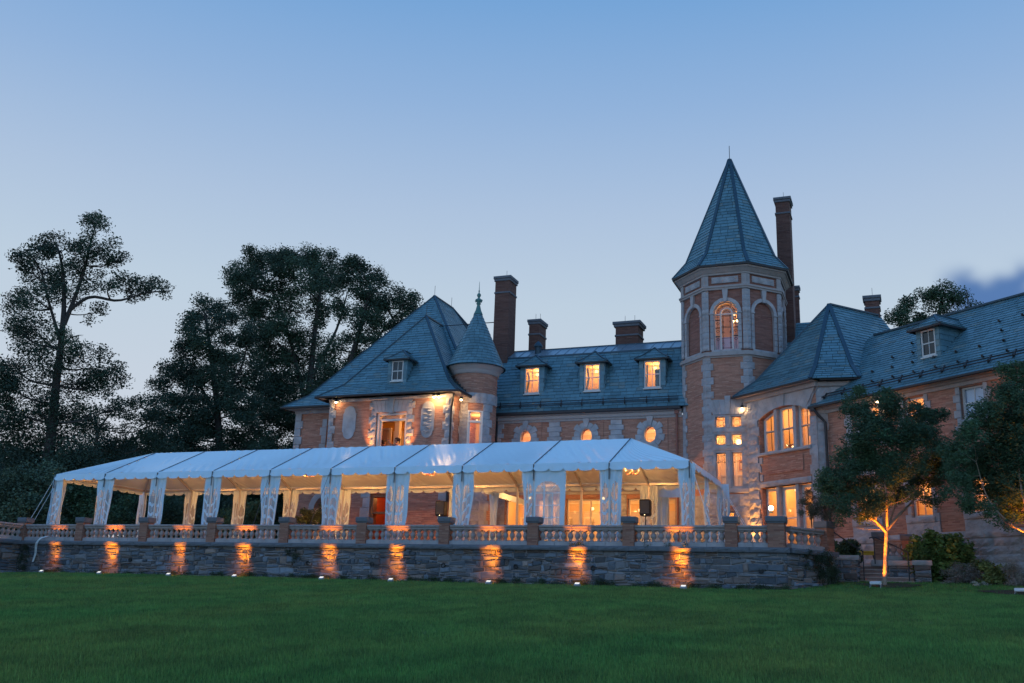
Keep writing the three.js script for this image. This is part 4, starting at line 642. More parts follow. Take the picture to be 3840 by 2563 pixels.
part('bay_cornice', ap([cbox(-0.3, 4.4, 11.56, 11.78, -0.2, 0.16, 0.03)], bm), M.cornice, house); part('bay_cornice', ap([cbox(-0.02, 2.0, 11.56, 11.78, -0.2, 0.12, 0.03)], cm0), M.cornice, house);
{
  const E = [[-0.65, 11.84, 0.5], [4.45, 11.84, 0.5], [5.9, 11.84, -0.95], [5.9, 11.84, -6.5]], A = [2.45, 16.38, -3.0], Rg = [2.45, 16.38, -6.5], L0 = [-0.65, 11.84, -6.5];
  const mid = (e, a) => { const k = 0.24; return [lerp(e[0], a[0], k), lerp(e[1], a[1], k) - 0.32, lerp(e[2], a[2], k)]; };
  const A3 = [mid(E[0], A), mid(E[1], A), mid(E[2], A), mid(E[3], Rg), mid(L0, Rg)], q = (p) => poly3(p, bm);
  const F = [q([E[0], E[1], A3[1], A3[0]]), q([A3[0], A3[1], A]), q([E[1], E[2], A3[2], A3[1]]), q([A3[1], A3[2], A]), q([E[2], E[3], A3[3], A3[2]]), q([A3[2], A3[3], Rg, A])], Lf = [q([L0, E[0], A3[0], A3[4]]), q([A3[4], A3[0], A, Rg])];
  roofPart('bay_roof', [...F, ...Lf], F);
  hipCaps([[E[0], A3[0]], [A3[0], A], [E[1], A3[1]], [A3[1], A], [E[2], A3[2]], [A3[2], A], [A, Rg]].map((s) => q(s)), 0.09);
  part('bay_gutter', ap([cbox(-0.7, 4.47, 11.76, 11.85, 0.48, 0.58, 0.02)], bm), M.gutter, house); part('bay_gutter', ap([cbox(0.18, 2.24, 11.762, 11.852, 0.33, 0.43, 0.02)], cm0), M.gutter, house);
  part('soffit', ap([box(-0.6, 4.4, 11.79, 11.82, 0.0, 0.48)], bm), M.frame, house);
  // wing roof
  const w = [q([[3.9, 10.66, 0.16], [20, 10.66, 0.16], [20, 14.55, -4.0], [3.9, 14.55, -4.0]])], wb = [q([[3.9, 14.55, -4.0], [20, 14.55, -4.0], [20, 10.66, -8.2], [3.9, 10.66, -8.2]])];
  roofPart('wing_roof', [...w, ...wb], w);
  hipCaps([q([[4.2, 14.58, -4.0], [20, 14.58, -4.0]])], 0.09);
  part('wing_gutter', ap([cbox(3.95, 20, 10.56, 10.68, 0.14, 0.26, 0.03)], bm), M.gutter, house);
  part('soffit', ap([box(4.2, 20, 10.6, 10.63, -0.3, 0.14)], bm), M.frame, house);
  const zb = (y) => 0.16 - ((y - 10.66) / 3.89) * 4.16, rails = [];
  for (let x = 4.6; x < 19; x += 1.02) part('snow_guard', ap([bar([x, 11.0, zb(11.0)], [x, 11.1, zb(11.1) + 0.22], 0.05, 0.07), bar([x, 10.98, zb(10.98) + 0.06], [x, 11.32, zb(11.32) + 0.2], 0.06, 0.05)], bm), M.gutter, house);
  for (const [y, d] of [[11.06, 0.17], [11.22, 0.17]]) rails.push(rod([4.5, y, zb(y) + d], [19.5, y, zb(y) + d], 0.024)); part('snow_rail', ap(rails, bm), M.gutter, house);
  for (let j = 0; j < 4; j++) for (let x = 4.9 + (j % 2) * 0.5; x < 16; x += 1.05) { if (j > 1 && x > 8.2 && x < 11.6) continue; const y = 11.35 + j * 0.62, z = zb(y); if (x < 5.9 + (y - 11) * 0.3) continue; put('snow_cleat', cleatGeo(), M.gutter, house, bm.clone().multiply(T(x + rr(-0.02, 0.02), y + 0.03, z + 0.05))); }
  part('lightning_rod', ap(rod([9.3, 14.55, -4.0], [9.3, 15.4, -4.0], 0.014), bm), M.iron, house);
}
function cleatGeo() { if (!cleatGeo.g) cleatGeo.g = join([new THREE.BoxGeometry(0.07, 0.05, 0.12), new THREE.BoxGeometry(0.08, 0.09, 0.02).translate(0, 0.02, 0.05)]); return cleatGeo.g; }
// wing walls
reseed(53);
const wm = bm.clone().multiply(new M4().makeTranslation(0, 0, -0.3));
const wUp = [[6.42, 7.42], [8.68, 9.68], [11.32, 12.34], [13.98, 15.0]], wLo = [[6.0, 6.98], [8.74, 9.72], [11.36, 12.34], [14.0, 14.98]];
part('wall', ap(extr(rect(4.1, 20, 2.6, 10.36), [...wUp.map(([a, b]) => rect(a, b, 9.05, 10.3)), ...wLo.map(([a, b]) => rect(a, b, 5.55, 6.95))], -0.4, 0), wm), M.brick, house, 'structure');
part('wall', ap(box(19.6, 20, 2.6, 12, -7.5, -0.4), wm), M.brick, house, 'structure');
part('wing_cornice', ap([cbox(4.2, 20, 10.34, 10.5, -0.1, 0.1, 0.02), box(4.2, 20, 10.5, 10.62, -0.1, 0.18)], wm), M.cornice, house);
for (const [k, set, y0, y1] of [[0, wUp, 9.05, 10.3], [1, wLo, 5.55, 6.95]]) set.forEach(([a, b], i) => {
  const lit = !(k === 0 && i >= 2);
  win(wm, a, b, y0, y1, -0.14, { cols: 2, rows: 2, fw: 0.07 });
  if (lit) room(wm, a - 0.2, b + 0.2, y0 - 0.2, y1 + 0.15, -1.9, -0.41, M.wallPaint, [[(a + b) / 2, y1 - 0.1, -1.2]], 2.4);
  else part('window_blind', ap(box(a, b, y0, y1, -0.3, -0.28), wm), M.paleBlind, house);
  quoins(wm, a - 0.3, a, y0 - (k ? 0.2 : 0.5), y1 + 0.04, 0.3, 0, { side: 1, rough: false, mat: M.smoothStone, step: 0.12, name: 'jamb_stone' }); quoins(wm, b, b + 0.3, y0 - (k ? 0.2 : 0.5), y1 + 0.04, 0.3, 0, { side: -1, rough: false, mat: M.smoothStone, step: 0.12, name: 'jamb_stone' });
  part('sill', ap(rock(a - 0.12, b + 0.12, y0 - 0.2, y0, -0.1, 0.1, 0.03), wm), M.stone, house);
  if (k === 1) part('stone_block', ap(rock(a - 0.26, b + 0.3, 4.93, y0 - 0.21, -0.05, 0.06, 0.02), wm), M.stone, house);
});
for (let x = 4.3; x < 19.8; x += 2.7) part('stone_band', ap(rock(x, x + 2.69, 7.44, 7.7, -0.05, 0.07, 0.02), wm), M.stone, house);
for (let i = 0; i < 8; i++) part('quoin', ap(cbox(4.28, 4.5 - (i % 2) * 0.08, 7.8 + i * 0.32 - 0.0, 7.96 + i * 0.32, -0.05, 0.05, 0.01), wm), M.smoothStone, house);
for (let i = 0; i < 8; i++) part('quoin', ap(cbox(5.55 + (i % 2) * 0.1, 5.95, 7.72 + i * 0.32, 8.03 + i * 0.32, -0.05, 0.045, 0.01), wm), M.smoothStone, house);
{ // rusticated basement courses
  const ys = [[4.66, 4.92, 0.14], [4.34, 4.655, 0.09], [4.05, 4.335, 0.09], [3.76, 4.045, 0.09], [3.47, 3.755, 0.09], [3.18, 3.465, 0.09], [2.89, 3.175, 0.09], [2.6, 2.885, 0.09]];
  ys.forEach(([a, b, pr], j) => { for (let x = 4.3 - rr(0, 0.7); x < 19.9;) { const w = rr(0.8, 1.25), x0 = Math.max(x, 4.3), x1 = Math.min(x + w - 0.008, 19.9); x += w; if (x1 - x0 > 0.1) part('stone_block', ap(rock(x0, x1, a, b, -0.05, pr, j ? 0.06 : 0.04), wm), M.stone, house); } });
}
part('downspout', ap([tube([[4.3, 10.5, 0.5], [4.36, 10.35, 0.44], [4.56, 10.0, 0.2], [4.6, 9.7, 0.16], [4.6, 4, 0.16]], 0.06, 8, 24), cbox(4.12, 4.34, 10.44, 10.6, 0.42, 0.56, 0.02)], wm), M.gutter, house);
part('step_flashing', ap([...Array(6)].map((_, i) => box(0.28 + i * 0.16, 0.46 + i * 0.16, 10.72 + i * 0.13, 10.9 + i * 0.13, 0.0, 0.03)), cm0), M.gutter, house);
{
  const dm = bm.clone().multiply(new M4().makeTranslation(0, 0, -1.3));
  dormer(dm, 9.3, 0.56, 12.0, 13.34, 13.95, 1.45, { wx: 0.34, lit: false, glass: M.darkGlass, over: 0.26, drop: 0.5 });
}
ap([], bm);
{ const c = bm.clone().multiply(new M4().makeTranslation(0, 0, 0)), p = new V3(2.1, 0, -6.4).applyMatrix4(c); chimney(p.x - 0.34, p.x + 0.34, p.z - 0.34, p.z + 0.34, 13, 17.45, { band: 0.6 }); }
// slates: the three hundred nearest one by one, the others joined roof by roof
{
  camera.aspect = 1024 / 683; camera.updateProjectionMatrix(); camera.updateMatrixWorld(true);
  const all = []; const pv = new V3();
  for (const b of slateBuckets) for (const it of b.items) { pv.copy(it.mid).applyMatrix4(HM); const d = pv.distanceTo(eye); pv.project(camera); it.deck = b.deck; if (Math.abs(pv.x) < 0.98 && Math.abs(pv.y) < 0.98) all.push([d, it]); }
  all.sort((a, b) => a[0] - b[0]); const near = new Set(all.slice(0, 300).map((q) => q[1]));
  for (const b of slateBuckets) {
    const rest = b.items.filter((i) => !near.has(i)); if (rest.length) part('slate_courses', slateGeo(rest), M.slate, b.deck, 'stuff');
    for (const i of b.items) if (near.has(i)) part('slate', slateGeo([i]), M.slate, b.deck);
  }
}
// ------------------------------------------------------------------ ground, terrace and retaining wall
reseed(61);
const groundY = (a, b) => { if (b <= -1.15) return 2.5 + 0.0708 * (b + 1.15); const y = 2.5 + 0.14 * (b + 1.15); return y < 3.05 ? y : Math.min(3.05 + (b - 2.78) * 0.05, 3.8); };
{
  const xs = [], zs = []; for (let a = -260; a <= 300; a += a > -30 && a < 70 ? 1 : 10) xs.push(a); for (let b = -70; b <= 420; b += b < 30 ? 1 : 10) zs.push(b);
  const p = [], idx = [], uv = []; for (const b of zs) for (const a of xs) { p.push(a - 15, groundY(a, b) + 0.05 * (vnoise(a * 0.3 + 90, b * 0.3 + 90, 997, 5) - 0.5), -b - 10); uv.push(a, b); }
  for (let j = 0; j < zs.length - 1; j++) for (let i = 0; i < xs.length - 1; i++) { const o = j * xs.length + i, q = o + xs.length; idx.push(o, o + 1, q, o + 1, q + 1, q); }
  const g = new THREE.BufferGeometry(); g.setAttribute('position', new THREE.Float32BufferAttribute(p, 3)); g.setAttribute('uv', new THREE.Float32BufferAttribute(uv, 2)); g.setIndex(idx); g.computeVertexNormals();
  const lawnTex = tex(1024, 1024, 14, 14, (u, v) => { const n = fbm2(u, v, 9, 71, 4), f = fbm2(u, v, 90, 19, 3), k = 0.68 + 0.3 * n + 0.9 * (f - 0.5); return [0.1 * k + 0.035 * n * n, 0.195 * k, 0.04 * k]; });
  const lawnBmp = tex(512, 512, 2.3, 2.3, (u, v) => { const f = fbm2(u, v, 40, 23, 3); return [f, f, f]; }, false);
  const o = new THREE.Mesh(g, std({ map: lawnTex, bumpMap: lawnBmp, bumpScale: 0.03, roughness: 0.95 })); o.name = 'lawn'; o.position.copy(toWorld(15, 0, 10)); o.rotation.y = -YAW; o.receiveShadow = true; o.userData = { kind: 'structure', label: 'broad sloping lawn below the terrace wall' };
  // z was laid out with b = -10 - z, so shift the mesh to match
  o.position.copy(toWorld(15, 0, 10)); scene.add(o);
}
const planar = (pts, y0, y1) => { const s = new THREE.Shape(pts.map(([a, b]) => new THREE.Vector2(a, b))); return boxUV(new THREE.ExtrudeGeometry(s, { depth: y1 - y0, bevelEnabled: false }).rotateX(-Math.PI / 2).translate(0, y0, 0)); };
{
  const t = thing('terrace', 'paved terrace between the balustrade and the mansion', null, [15, 3.88, -5], null, 'structure');
  part('paving', planar([[-0.4, -1.1], [33.9, -1.1], [35.2, 0.95], [35.2, 6], [34, 9.2], [31, 11.2], [28, 13], [5, 16], [-9, 16], [-9, -5.5], [-0.5, -5.5]], 2.4, 3.88), M.floor, t);
  const l = thing('landing', 'stone landing at the head of the steps', null, [36.8, 3.66, -4.4], null, 'structure');
  part('paving', planar([[35.25, 3.4], [38.6, 3.4], [38.0, 6.2], [35.25, 8.2]], 2.5, 3.66), M.concrete, l);
}
M.rubble = std({ color: col(1, 1, 1), vertexColors: true, map: grain, bumpMap: stoneBmp, bumpScale: 0.05, roughness: 0.92 });
M.mortar = std({ color: col(0.32, 0.3, 0.3), map: grain, bumpMap: grainB, bumpScale: 0.03, roughness: 0.95 });
function rubble(m, x0, x1, y0, y1, o = {}) {                             // irregular coursed stones: list of geometries in house coordinates
  const out = [], hm = o.h || [0.09, 0.2]; let y = y0; const wob = (x, k) => 0.045 * Math.sin(x * 1.3 + k * 2.1) + 0.03 * Math.sin(x * 4.1 + k * 1.7);
  let k = 0;
  while (y < y1 - 0.03) {
    const h = Math.min(rr(...hm), y1 - y), yt = y1 - (y + h) < 0.06 ? y1 : y + h;
    for (let x = x0; x < x1;) {
      let w = Math.min(rnd() < 0.3 ? rr(0.1, 0.24) : rr(0.22, 0.7), x1 - x); if (x1 - x - w < 0.1) w = x1 - x;
      const parts2 = rnd() < 0.3 && yt - y > 0.12 ? 2 : 1;
      for (let s = 0; s < parts2; s++) {
        const a = lerp(y, yt, s / parts2), b = lerp(y, yt, (s + 1) / parts2), g = 0.013, lo = (xx) => (a === y0 ? a : a + wob(xx, k + (s ? 0.5 : 0))), hi = (xx) => (b === y1 ? b : b + wob(xx, s + 1 < parts2 ? k + 0.5 : k + 1));
        const j = () => rr(-0.02, 0.02), X0 = x + g, X1 = x + w - g, c = [[X0 + j(), lo(X0) + g + j() * 0.6], [X1 + j(), lo(X1) + g + j() * 0.6], [X1 + j(), hi(X1) - g + j() * 0.6], [X0 + j(), hi(X0) - g + j() * 0.6]];
        const mx = (X0 + X1) / 2, my = (a + b) / 2, d = rr(0.012, 0.075), q = 0.8, inn = c.map(([px, py]) => [mx + (px - mx) * (q + rr(-0.05, 0.08)), my + (py - my) * (q - 0.12 + rr(-0.08, 0.08)), d + rr(-0.012, 0.012)]), v = [];
        const tri = (p, r, t2) => v.push(...p, ...r, ...t2), C = c.map(([px, py]) => [px, py, -0.05]), Cm = c.map(([px, py]) => [px, py, d * 0.35]), ctr = [mx + j(), my + j(), d + rr(0, 0.02)];
        for (let i = 0; i < 4; i++) { const n = (i + 1) % 4; tri(C[i], C[n], Cm[n]); tri(C[i], Cm[n], Cm[i]); tri(Cm[i], Cm[n], inn[n]); tri(Cm[i], inn[n], inn[i]); tri(inn[i], inn[n], ctr); }
        const geo = new THREE.BufferGeometry(); geo.setAttribute('position', new THREE.Float32BufferAttribute(v, 3)); geo.computeVertexNormals(); boxUV(geo);
        const tone = rr(0.42, 1.2) * (rnd() < 0.1 ? 1.35 : 1), hue = rnd(), cc = hue < 0.2 ? [0.24, 0.18, 0.155] : hue < 0.5 ? [0.205, 0.195, 0.2] : [0.16, 0.178, 0.205], cl = new Float32Array(geo.attributes.position.count * 3);
        for (let i = 0; i < cl.length; i += 3) { cl[i] = cc[0] * tone; cl[i + 1] = cc[1] * tone; cl[i + 2] = cc[2] * tone; }
        geo.setAttribute('color', new THREE.BufferAttribute(cl, 3)); out.push(geo.applyMatrix4(m));
      }
      x += w;
    }
    y = yt; k++;
  }
  return out;
}
const wallRet = [33.98, -1.15, 35.35, 0.95];                                // the end return of the terrace
const retM = fr(wallRet[0], -wallRet[1], Math.atan2(wallRet[3] - wallRet[1], wallRet[2] - wallRet[0]) / RAD), retL = Math.hypot(wallRet[3] - wallRet[1], wallRet[2] - wallRet[0]);
{
  const w = thing('retaining_wall', 'long rubble stone retaining wall with a dark coping, lit by orange pools of light', 'wall', [17, 2.4, 1.15]);
  const f = fr(0, 1.15), L = fr(-0.4, 5.5, 90);
  part('wall_core', [box(-0.4, 33.95, 1.8, 3.72, 1.0, 1.14), ap(box(0.02, retL, 1.8, 3.72, -0.3, -0.012), retM), box(-0.6, -0.42, 1.8, 3.72, 1.15, 5.5)], M.mortar, w, 'structure');
  const stones = [...rubble(f, -0.4, 34.0, 2.25, 3.73), ...rubble(retM, 0.0, retL, 2.25, 3.73), ...rubble(L, 0, 4.35, 2.25, 3.73)];
  const v = new V3(); stones.forEach((g) => { g.computeBoundingBox(); g.boundingBox.getCenter(v); g.userData.d = v.applyMatrix4(HM).distanceTo(eye); });
  const srt = [...stones].sort((a, b) => a.userData.d - b.userData.d), near = new Set(srt.slice(0, 300));
  part('rubble_stones', stones.filter((g) => !near.has(g)), M.rubble, w, 'stuff'); for (const g of srt.slice(0, 300)) part('stone', g, M.rubble, w);
  const cop = (m, x0, x1) => { for (let x = x0; x < x1 - 0.05;) { const l = Math.min(rr(1.1, 1.7), x1 - x); part('coping_stone', ap(rock(x + 0.003, x + l - 0.003, 3.73, 3.9, -0.5, 0.17, 0.03), m), M.cap, w); x += l; } };
  cop(f, -0.4, 34.1); cop(retM, 0.1, retL + 0.1); cop(L, 0, 4.3);
  for (const a of [6.14, 9.16, 12.17, 15.2, 18.14, 21.23, 24.2, 27.19, 30.27, 33.12]) part('drain_pipe', [ap(new THREE.TorusGeometry(0.075, 0.02, 6, 16).translate(a, 3.12, 0.055), f), ap(new THREE.CylinderGeometry(0.075, 0.075, 0.1, 16, 1, true).rotateX(Math.PI / 2).translate(a, 3.12, 0.02), f), ap(new THREE.CircleGeometry(0.074, 16).translate(a, 3.12, 0.045), f)], M.black, w);
  part('drain_pipe', ap(new THREE.CylinderGeometry(0.08, 0.08, 0.12, 16).rotateX(Math.PI / 2).translate(26.65, 2.56, 0.03), f), M.black, w);
}
// ---- balustrade
reseed(67);
const balGeo = (() => { const g = lathe([[0.088, 0], [0.088, 0.03], [0.06, 0.05], [0.05, 0.08], [0.06, 0.11], [0.098, 0.17], [0.106, 0.215], [0.094, 0.27], [0.06, 0.32], [0.052, 0.345], [0.085, 0.37], [0.09, 0.42], [0.0, 0.42]], 16); const a = g.index ? g.toNonIndexed() : g, b = boxUV(new THREE.BoxGeometry(0.2, 0.035, 0.2).translate(0, 0.0175, 0)), c = boxUV(new THREE.BoxGeometry(0.2, 0.03, 0.2).translate(0, 0.405, 0)); return join([a, b, c]); })();
function balRun(t, m, x0, x1, y, n) {                                        // plinth, balusters and handrail between two piers; y is the foot
  for (let i = 0, k = Math.max(1, Math.round((x1 - x0) / 0.62)); i < k; i++) part('plinth_stone', ap(cbox(lerp(x0, x1, i / k) + 0.002, lerp(x0, x1, (i + 1) / k) - 0.002, y, y + 0.15 + rr(-0.002, 0.002), -0.15, 0.15 + rr(-0.004, 0.004), 0.015), m), M.smoothStone, t);
  for (let i = 0; i < n; i++) put('baluster', balGeo, M.terra, t, m.clone().multiply(T(lerp(x0, x1, (i + 0.5) / n), y + 0.15, 0, rr(0, 6))));
  for (let i = 0, k = Math.max(1, Math.round((x1 - x0) / 0.6)); i < k; i++) { const a = lerp(x0, x1, i / k) + 0.002, b = lerp(x0, x1, (i + 1) / k) - 0.002; part('rail_stone', ap([cbox(a, b, y + 0.572, y + 0.65, -0.13, 0.13, 0.015), cbox(a, b, y + 0.65, y + 0.75 + rr(-0.002, 0.002), -0.17, 0.17, 0.03)], m), M.terra, t); }
}
function pier(t, m, x0, x1, y, d = 0.21, h = 0.85) {
  const p = part('pier', ap([box(x0, x1, y, y + h, -d, d)], m), M.pierBrick, t);
  part('pier_cap', ap([cbox(x0 - 0.06, x1 + 0.06, y + h, y + h + 0.2, -d - 0.06, d + 0.06, 0.03), box(x0 - 0.03, x1 + 0.03, y + h - 0.03, y + h, -d - 0.03, d + 0.03)], m), M.cap, p);
}
M.pierBrick = std({ color: col(0.82, 0.84, 0.86), map: brickCol, bumpMap: brickBmp, bumpScale: 0.008, roughness: 0.9 });
{
  const t = thing('balustrade', 'stone balustrade with brick piers along the terrace edge', 'balustrade', [17, 3.9, 1.0]), m = fr(0, 1.0);
  const P = [[-0.66, -0.24], [2.82, 3.24], [6.44, 6.86], [10.06, 10.48], [13.7, 14.12], [17.34, 17.76], [20.98, 21.4], [24.62, 25.04], [28.28, 28.7], [31.93, 32.35], [33.38, 33.94]];
  P.forEach(([a, b], i) => { pier(t, m, a, b, 3.9, i === 10 ? 0.28 : 0.21); if (i) balRun(t, m, P[i - 1][1], a, 3.9, i === 10 ? 4 : 12); });
  const r = retM.clone().multiply(new M4().makeTranslation(0, 0, -0.2));
  balRun(t, r, 0.35, retL - 0.38, 3.9, 5); pier(t, r, retL - 0.38, retL + 0.02, 3.9, 0.24);
  const l = fr(-0.45, 5.2, 90); balRun(t, l, 2.3, 4.0, 3.9, 6); pier(t, l, 1.88, 2.3, 3.9);
}
// ---- steps, their walls and rails
{
  M.riser = std({ color: col(0.3, 0.2, 0.17), map: grain, bumpMap: grainB, bumpScale: 0.01, roughness: 0.9 });  // darker copy of the tread stone: shade put into the riser colour
  const s = thing('stone_steps', 'short flight of brown stone steps rising to the landing behind the small tree', 'steps', [37, 2.9, -2.6]);
  for (let i = 0; i < 5; i++) { const st = part('step', box(36.12, 37.95 - i * 0.02, 2.4, 2.95 + i * 0.145, -2.0 - i * 0.32 - 0.33, -2.0 - i * 0.32), M.riser, s); part('tread', cbox(36.11, 37.95 - i * 0.02, 2.95 + i * 0.145, 2.99 + i * 0.145, -2.0 - i * 0.32 - 0.33, -1.955 - i * 0.32, 0.01), M.concrete, st); }
  const a = thing('low_stone_wall', 'low dark rubble wall with a thick cap, left of the steps', 'wall', [35.5, 2.8, -2]);
  part('wall_core', [box(34.7, 36.06, 2.3, 3.68, -2.7, -1.62)], M.mortar, a); for (const g of [...rubble(fr(0, -1.6), 34.7, 36.08, 2.5, 3.68), ...rubble(fr(36.08, -1.6, 90), 0, 1.1, 2.5, 3.68)]) part('stone', g, M.rubble, a);
  part('wall_cap', [rock(34.6, 36.16, 3.68, 3.84, -2.8, -1.52, 0.03)], M.smoothStone, a);
  const b = thing('low_stone_wall', 'low stone wall with a rough cap, right of the steps', 'wall', [37.9, 2.8, -2.6]), m = fr(37.98, -1.95, 122);
  const mm = fr(37.98, -1.95, 118); for (const g of rubble(fr(0, -2.6), 37.12, 37.97, 2.8, 3.55)) part('stone', g, M.rubble, b);
  part('wall_core', box(37.98, 38.5, 2.3, 3.55, -2.4, -2.0), M.mortar, b);
  for (const g of [...rubble(fr(0, -1.98), 37.96, 38.5, 2.5, 3.55)]) part('stone', g, M.rubble, b);
  part('wall_cap', [rock(37.1, 38.55, 3.55, 3.72, -3.4, -2.5, 0.03), rock(37.9, 38.55, 3.552, 3.718, -2.49, -1.94, 0.03)], M.smoothStone, b);
  part('wall_core', box(37.12, 37.97, 2.9, 3.55, -3.3, -2.62), M.mortar, b);
  const t = thing('balustrade', 'short balustrade with two brick piers on the landing behind the steps', 'balustrade', [37.2, 3.75, -3.2]), bm2 = fr(0, -3.3);
  part('plinth_stone', cbox(36.5, 38.0, 3.55, 3.78, -3.55, -3.1, 0.02), M.smoothStone, t);
  pier(t, bm2, 36.62, 36.98, 3.78, 0.2, 0.8); pier(t, bm2, 37.6, 37.9, 3.78, 0.18, 0.72); balRun(t, bm2, 36.98, 37.6, 3.78, 3);
  const h = thing('handrail', 'thin metal handrail sloping down from the end pier, left of the steps', 'handrail', [36.3, 2.99, -2.05], 'handrails beside the steps');
  part('rail', tube([[35.25, 4.72, -1.9], [36.1, 4.12, -2.05], [36.3, 4.0, -2.05]], 0.022, 8, 16), M.iron, h); part('post', rod([36.28, 2.95, -2.05], [36.28, 4.02, -2.05], 0.02, 8), M.iron, h);
  const h2 = thing('handrail', 'thin metal handrail on two posts, sloping down right of the steps', 'handrail', [37.8, 2.99, -2.05], 'handrails beside the steps');
  part('rail', tube([[36.5, 4.52, -2.6], [36.68, 4.55, -2.55], [37.2, 4.3, -2.3], [37.8, 3.98, -2.02]], 0.022, 8, 20), M.iron, h2); part('post', rod([37.78, 2.95, -2.03], [37.78, 3.99, -2.03], 0.02, 8), M.iron, h2); part('post', rod([36.66, 3.6, -2.56], [36.66, 4.55, -2.56], 0.02, 8), M.iron, h2);
  const y = thing('picnic_table', 'small yellow table with dark legs behind the handrails', 'table', [36.35, 3.66, -5]);
  part('table_top', cbox(36.02, 36.64, 4.16, 4.21, -5.3, -4.95, 0.01), M.yellow, y); part('table_apron', [cbox(36.1, 36.56, 4.06, 4.16, -5.25, -5.0, 0.01)], M.yellow, y);
  for (const [p, q] of [[36.12, 36.04], [36.52, 36.6]]) part('leg', bar([p, 4.08, -5.1], [q, 3.66, -5.1], 0.05, 0.05), M.black, y);
}
// ------------------------------------------------------------------ the tent
reseed(71);
const tent = thing('frame_tent', 'long white frame tent with scalloped valance and tied side curtains', 'tent', [15.25, 3.9, -3.05]);
const BAY = 3.05, YE = 7.11, YR = 8.53;
function sheet(fn, nu, nv, us = 1, vs = 1) {
  const p = [], uv = [], idx = []; for (let j = 0; j <= nv; j++) for (let i = 0; i <= nu; i++) { const q = fn(i / nu, j / nv); p.push(q[0], q[1], q[2]); uv.push((i / nu) * us, (j / nv) * vs); }
  for (let j = 0; j < nv; j++) for (let i = 0; i < nu; i++) { const a = j * (nu + 1) + i, b = a + nu + 1; idx.push(a, a + 1, b, a + 1, b + 1, b); }
  const g = new THREE.BufferGeometry(); g.setAttribute('position', new THREE.Float32BufferAttribute(p, 3)); g.setAttribute('uv', new THREE.Float32BufferAttribute(uv, 2)); g.setIndex(idx); g.computeVertexNormals(); return g;
}
const wr = (u, v, k) => { const e = Math.sin(Math.PI * clamp(u, 0, 1)); return -0.06 * e * Math.sin(Math.PI * v) + 0.022 * e * Math.sin((u * 1.9 + v * 1.1) * 21 + k * 2) * smooth(vnoise(u * 3 + k * 7, v * 2 + k, 99, 3), 0.4, 0.8) + 0.011 * Math.sin((u + v * 0.6) * 61 + k) * smooth(vnoise(u * 2.3 + k * 3, v * 2 + 9, 99, 8), 0.5, 0.85); };
for (let n = 0; n < 10; n++) for (const side of [0, 1]) {
  const x0 = n * BAY, x1 = x0 + BAY, z = (t) => (side ? -6.1 + 3.05 * t : -3.05 * t), k = n + side * 20;
  part('roof_panel', sheet((u, v) => { const lo = n === 0 ? lerp(x0, x1, v) : x0, hi = n === 9 ? lerp(x1, x0, v) : x1; return [lerp(lo, hi, u), lerp(YE, YR, v) + wr(u, v, k), z(v) + (side ? -1 : 1) * 0.04 * (1 - v)]; }, 36, 36, 3, 3), M.tent, tent);
}
for (const e of [0, 1]) part('roof_panel', sheet((u, v) => [e ? 30.5 - 3.05 * v + 0.04 * (1 - v) : 3.05 * v - 0.04 * (1 - v), lerp(YE, YR, v) + wr(u, v, 50 + e), -lerp(lerp(0, 3.05, v), lerp(6.1, 3.05, v), u)], 36, 30, 6, 3), M.tent, tent);
// valances
function valance(m, x0, x1, k) {
  const N = Math.max(2, Math.round((x1 - x0) / 0.64));
  part('valance', ap(sheet((u, v) => { const f = (u * N) % 1, d = Math.min(f, 1 - f) / N, low = 6.82 - 0.028 * Math.sin(Math.PI * f) + 0.075 * Math.exp(-((d * (x1 - x0)) ** 2) / 0.0022); return [lerp(x0, x1, u), lerp(YE + 0.004, low, v), 0.05 + 0.014 * Math.sin(u * 17 + k * 3 + v * 2) * v + 0.02 * Math.sin(u * 41 + k) * v * v + 0.085 * v]; }, 72, 6, 3, 0.3), m), M.curtain, tent);
}
const TF = fr(0, 0), TB = fr(30.5, -6.1, 180), TR = fr(30.5, 0, 90), TL = fr(0, -6.1, -90);
for (let n = 0; n < 10; n++) { valance(TF, n * BAY + 0.01, (n + 1) * BAY - 0.01, n); valance(TB, n * BAY + 0.01, (n + 1) * BAY - 0.01, n + 30); }
for (const [m, k] of [[TR, 60], [TL, 70]]) { valance(m, 0.01, 3.04, k); valance(m, 3.06, 6.09, k + 1); }
// frame: legs, eave rails, rafters, ridge
for (let n = 0; n <= 10; n++) { const x = n * BAY; for (const z of [0, -6.1]) part('leg', [box(x - 0.04, x + 0.04, 3.88, 7.05, z - 0.04, z + 0.04), box(x - 0.09, x + 0.09, 3.88, 3.9, z - 0.09, z + 0.09)], M.alu, tent); }
for (const x of [0, 30.5]) part('leg', [box(x - 0.04, x + 0.04, 3.88, 7.05, -3.09, -3.01)], M.alu, tent);
part('eave_rail', [bar([0, 7.03, -0.02], [30.5, 7.03, -0.02], 0.07, 0.09)], M.alu, tent); part('eave_rail', [bar([0, 7.03, -6.08], [30.5, 7.03, -6.08], 0.07, 0.09)], M.alu, tent);
for (const x of [0.02, 30.48]) part('eave_rail', bar([x, 7.03, -0.05], [x, 7.03, -6.05], 0.07, 0.09), M.alu, tent);
part('ridge_rail', bar([3.05, YR - 0.09, -3.05], [27.45, YR - 0.09, -3.05], 0.07, 0.09), M.alu, tent);
for (let n = 1; n < 10; n++) for (const s of [0, 1]) { const z = s ? -6.08 : -0.02, x = n * BAY; part('rafter', bar([x, YE - 0.12, z], [x, YR - 0.1, -3.05], 0.06, 0.1), M.alu, tent); part('seam', bar([x, YE + 0.018, s ? -6.13 : 0.03], [x, YR + 0.018, -3.05], 0.035, 0.022), M.strap, tent); }
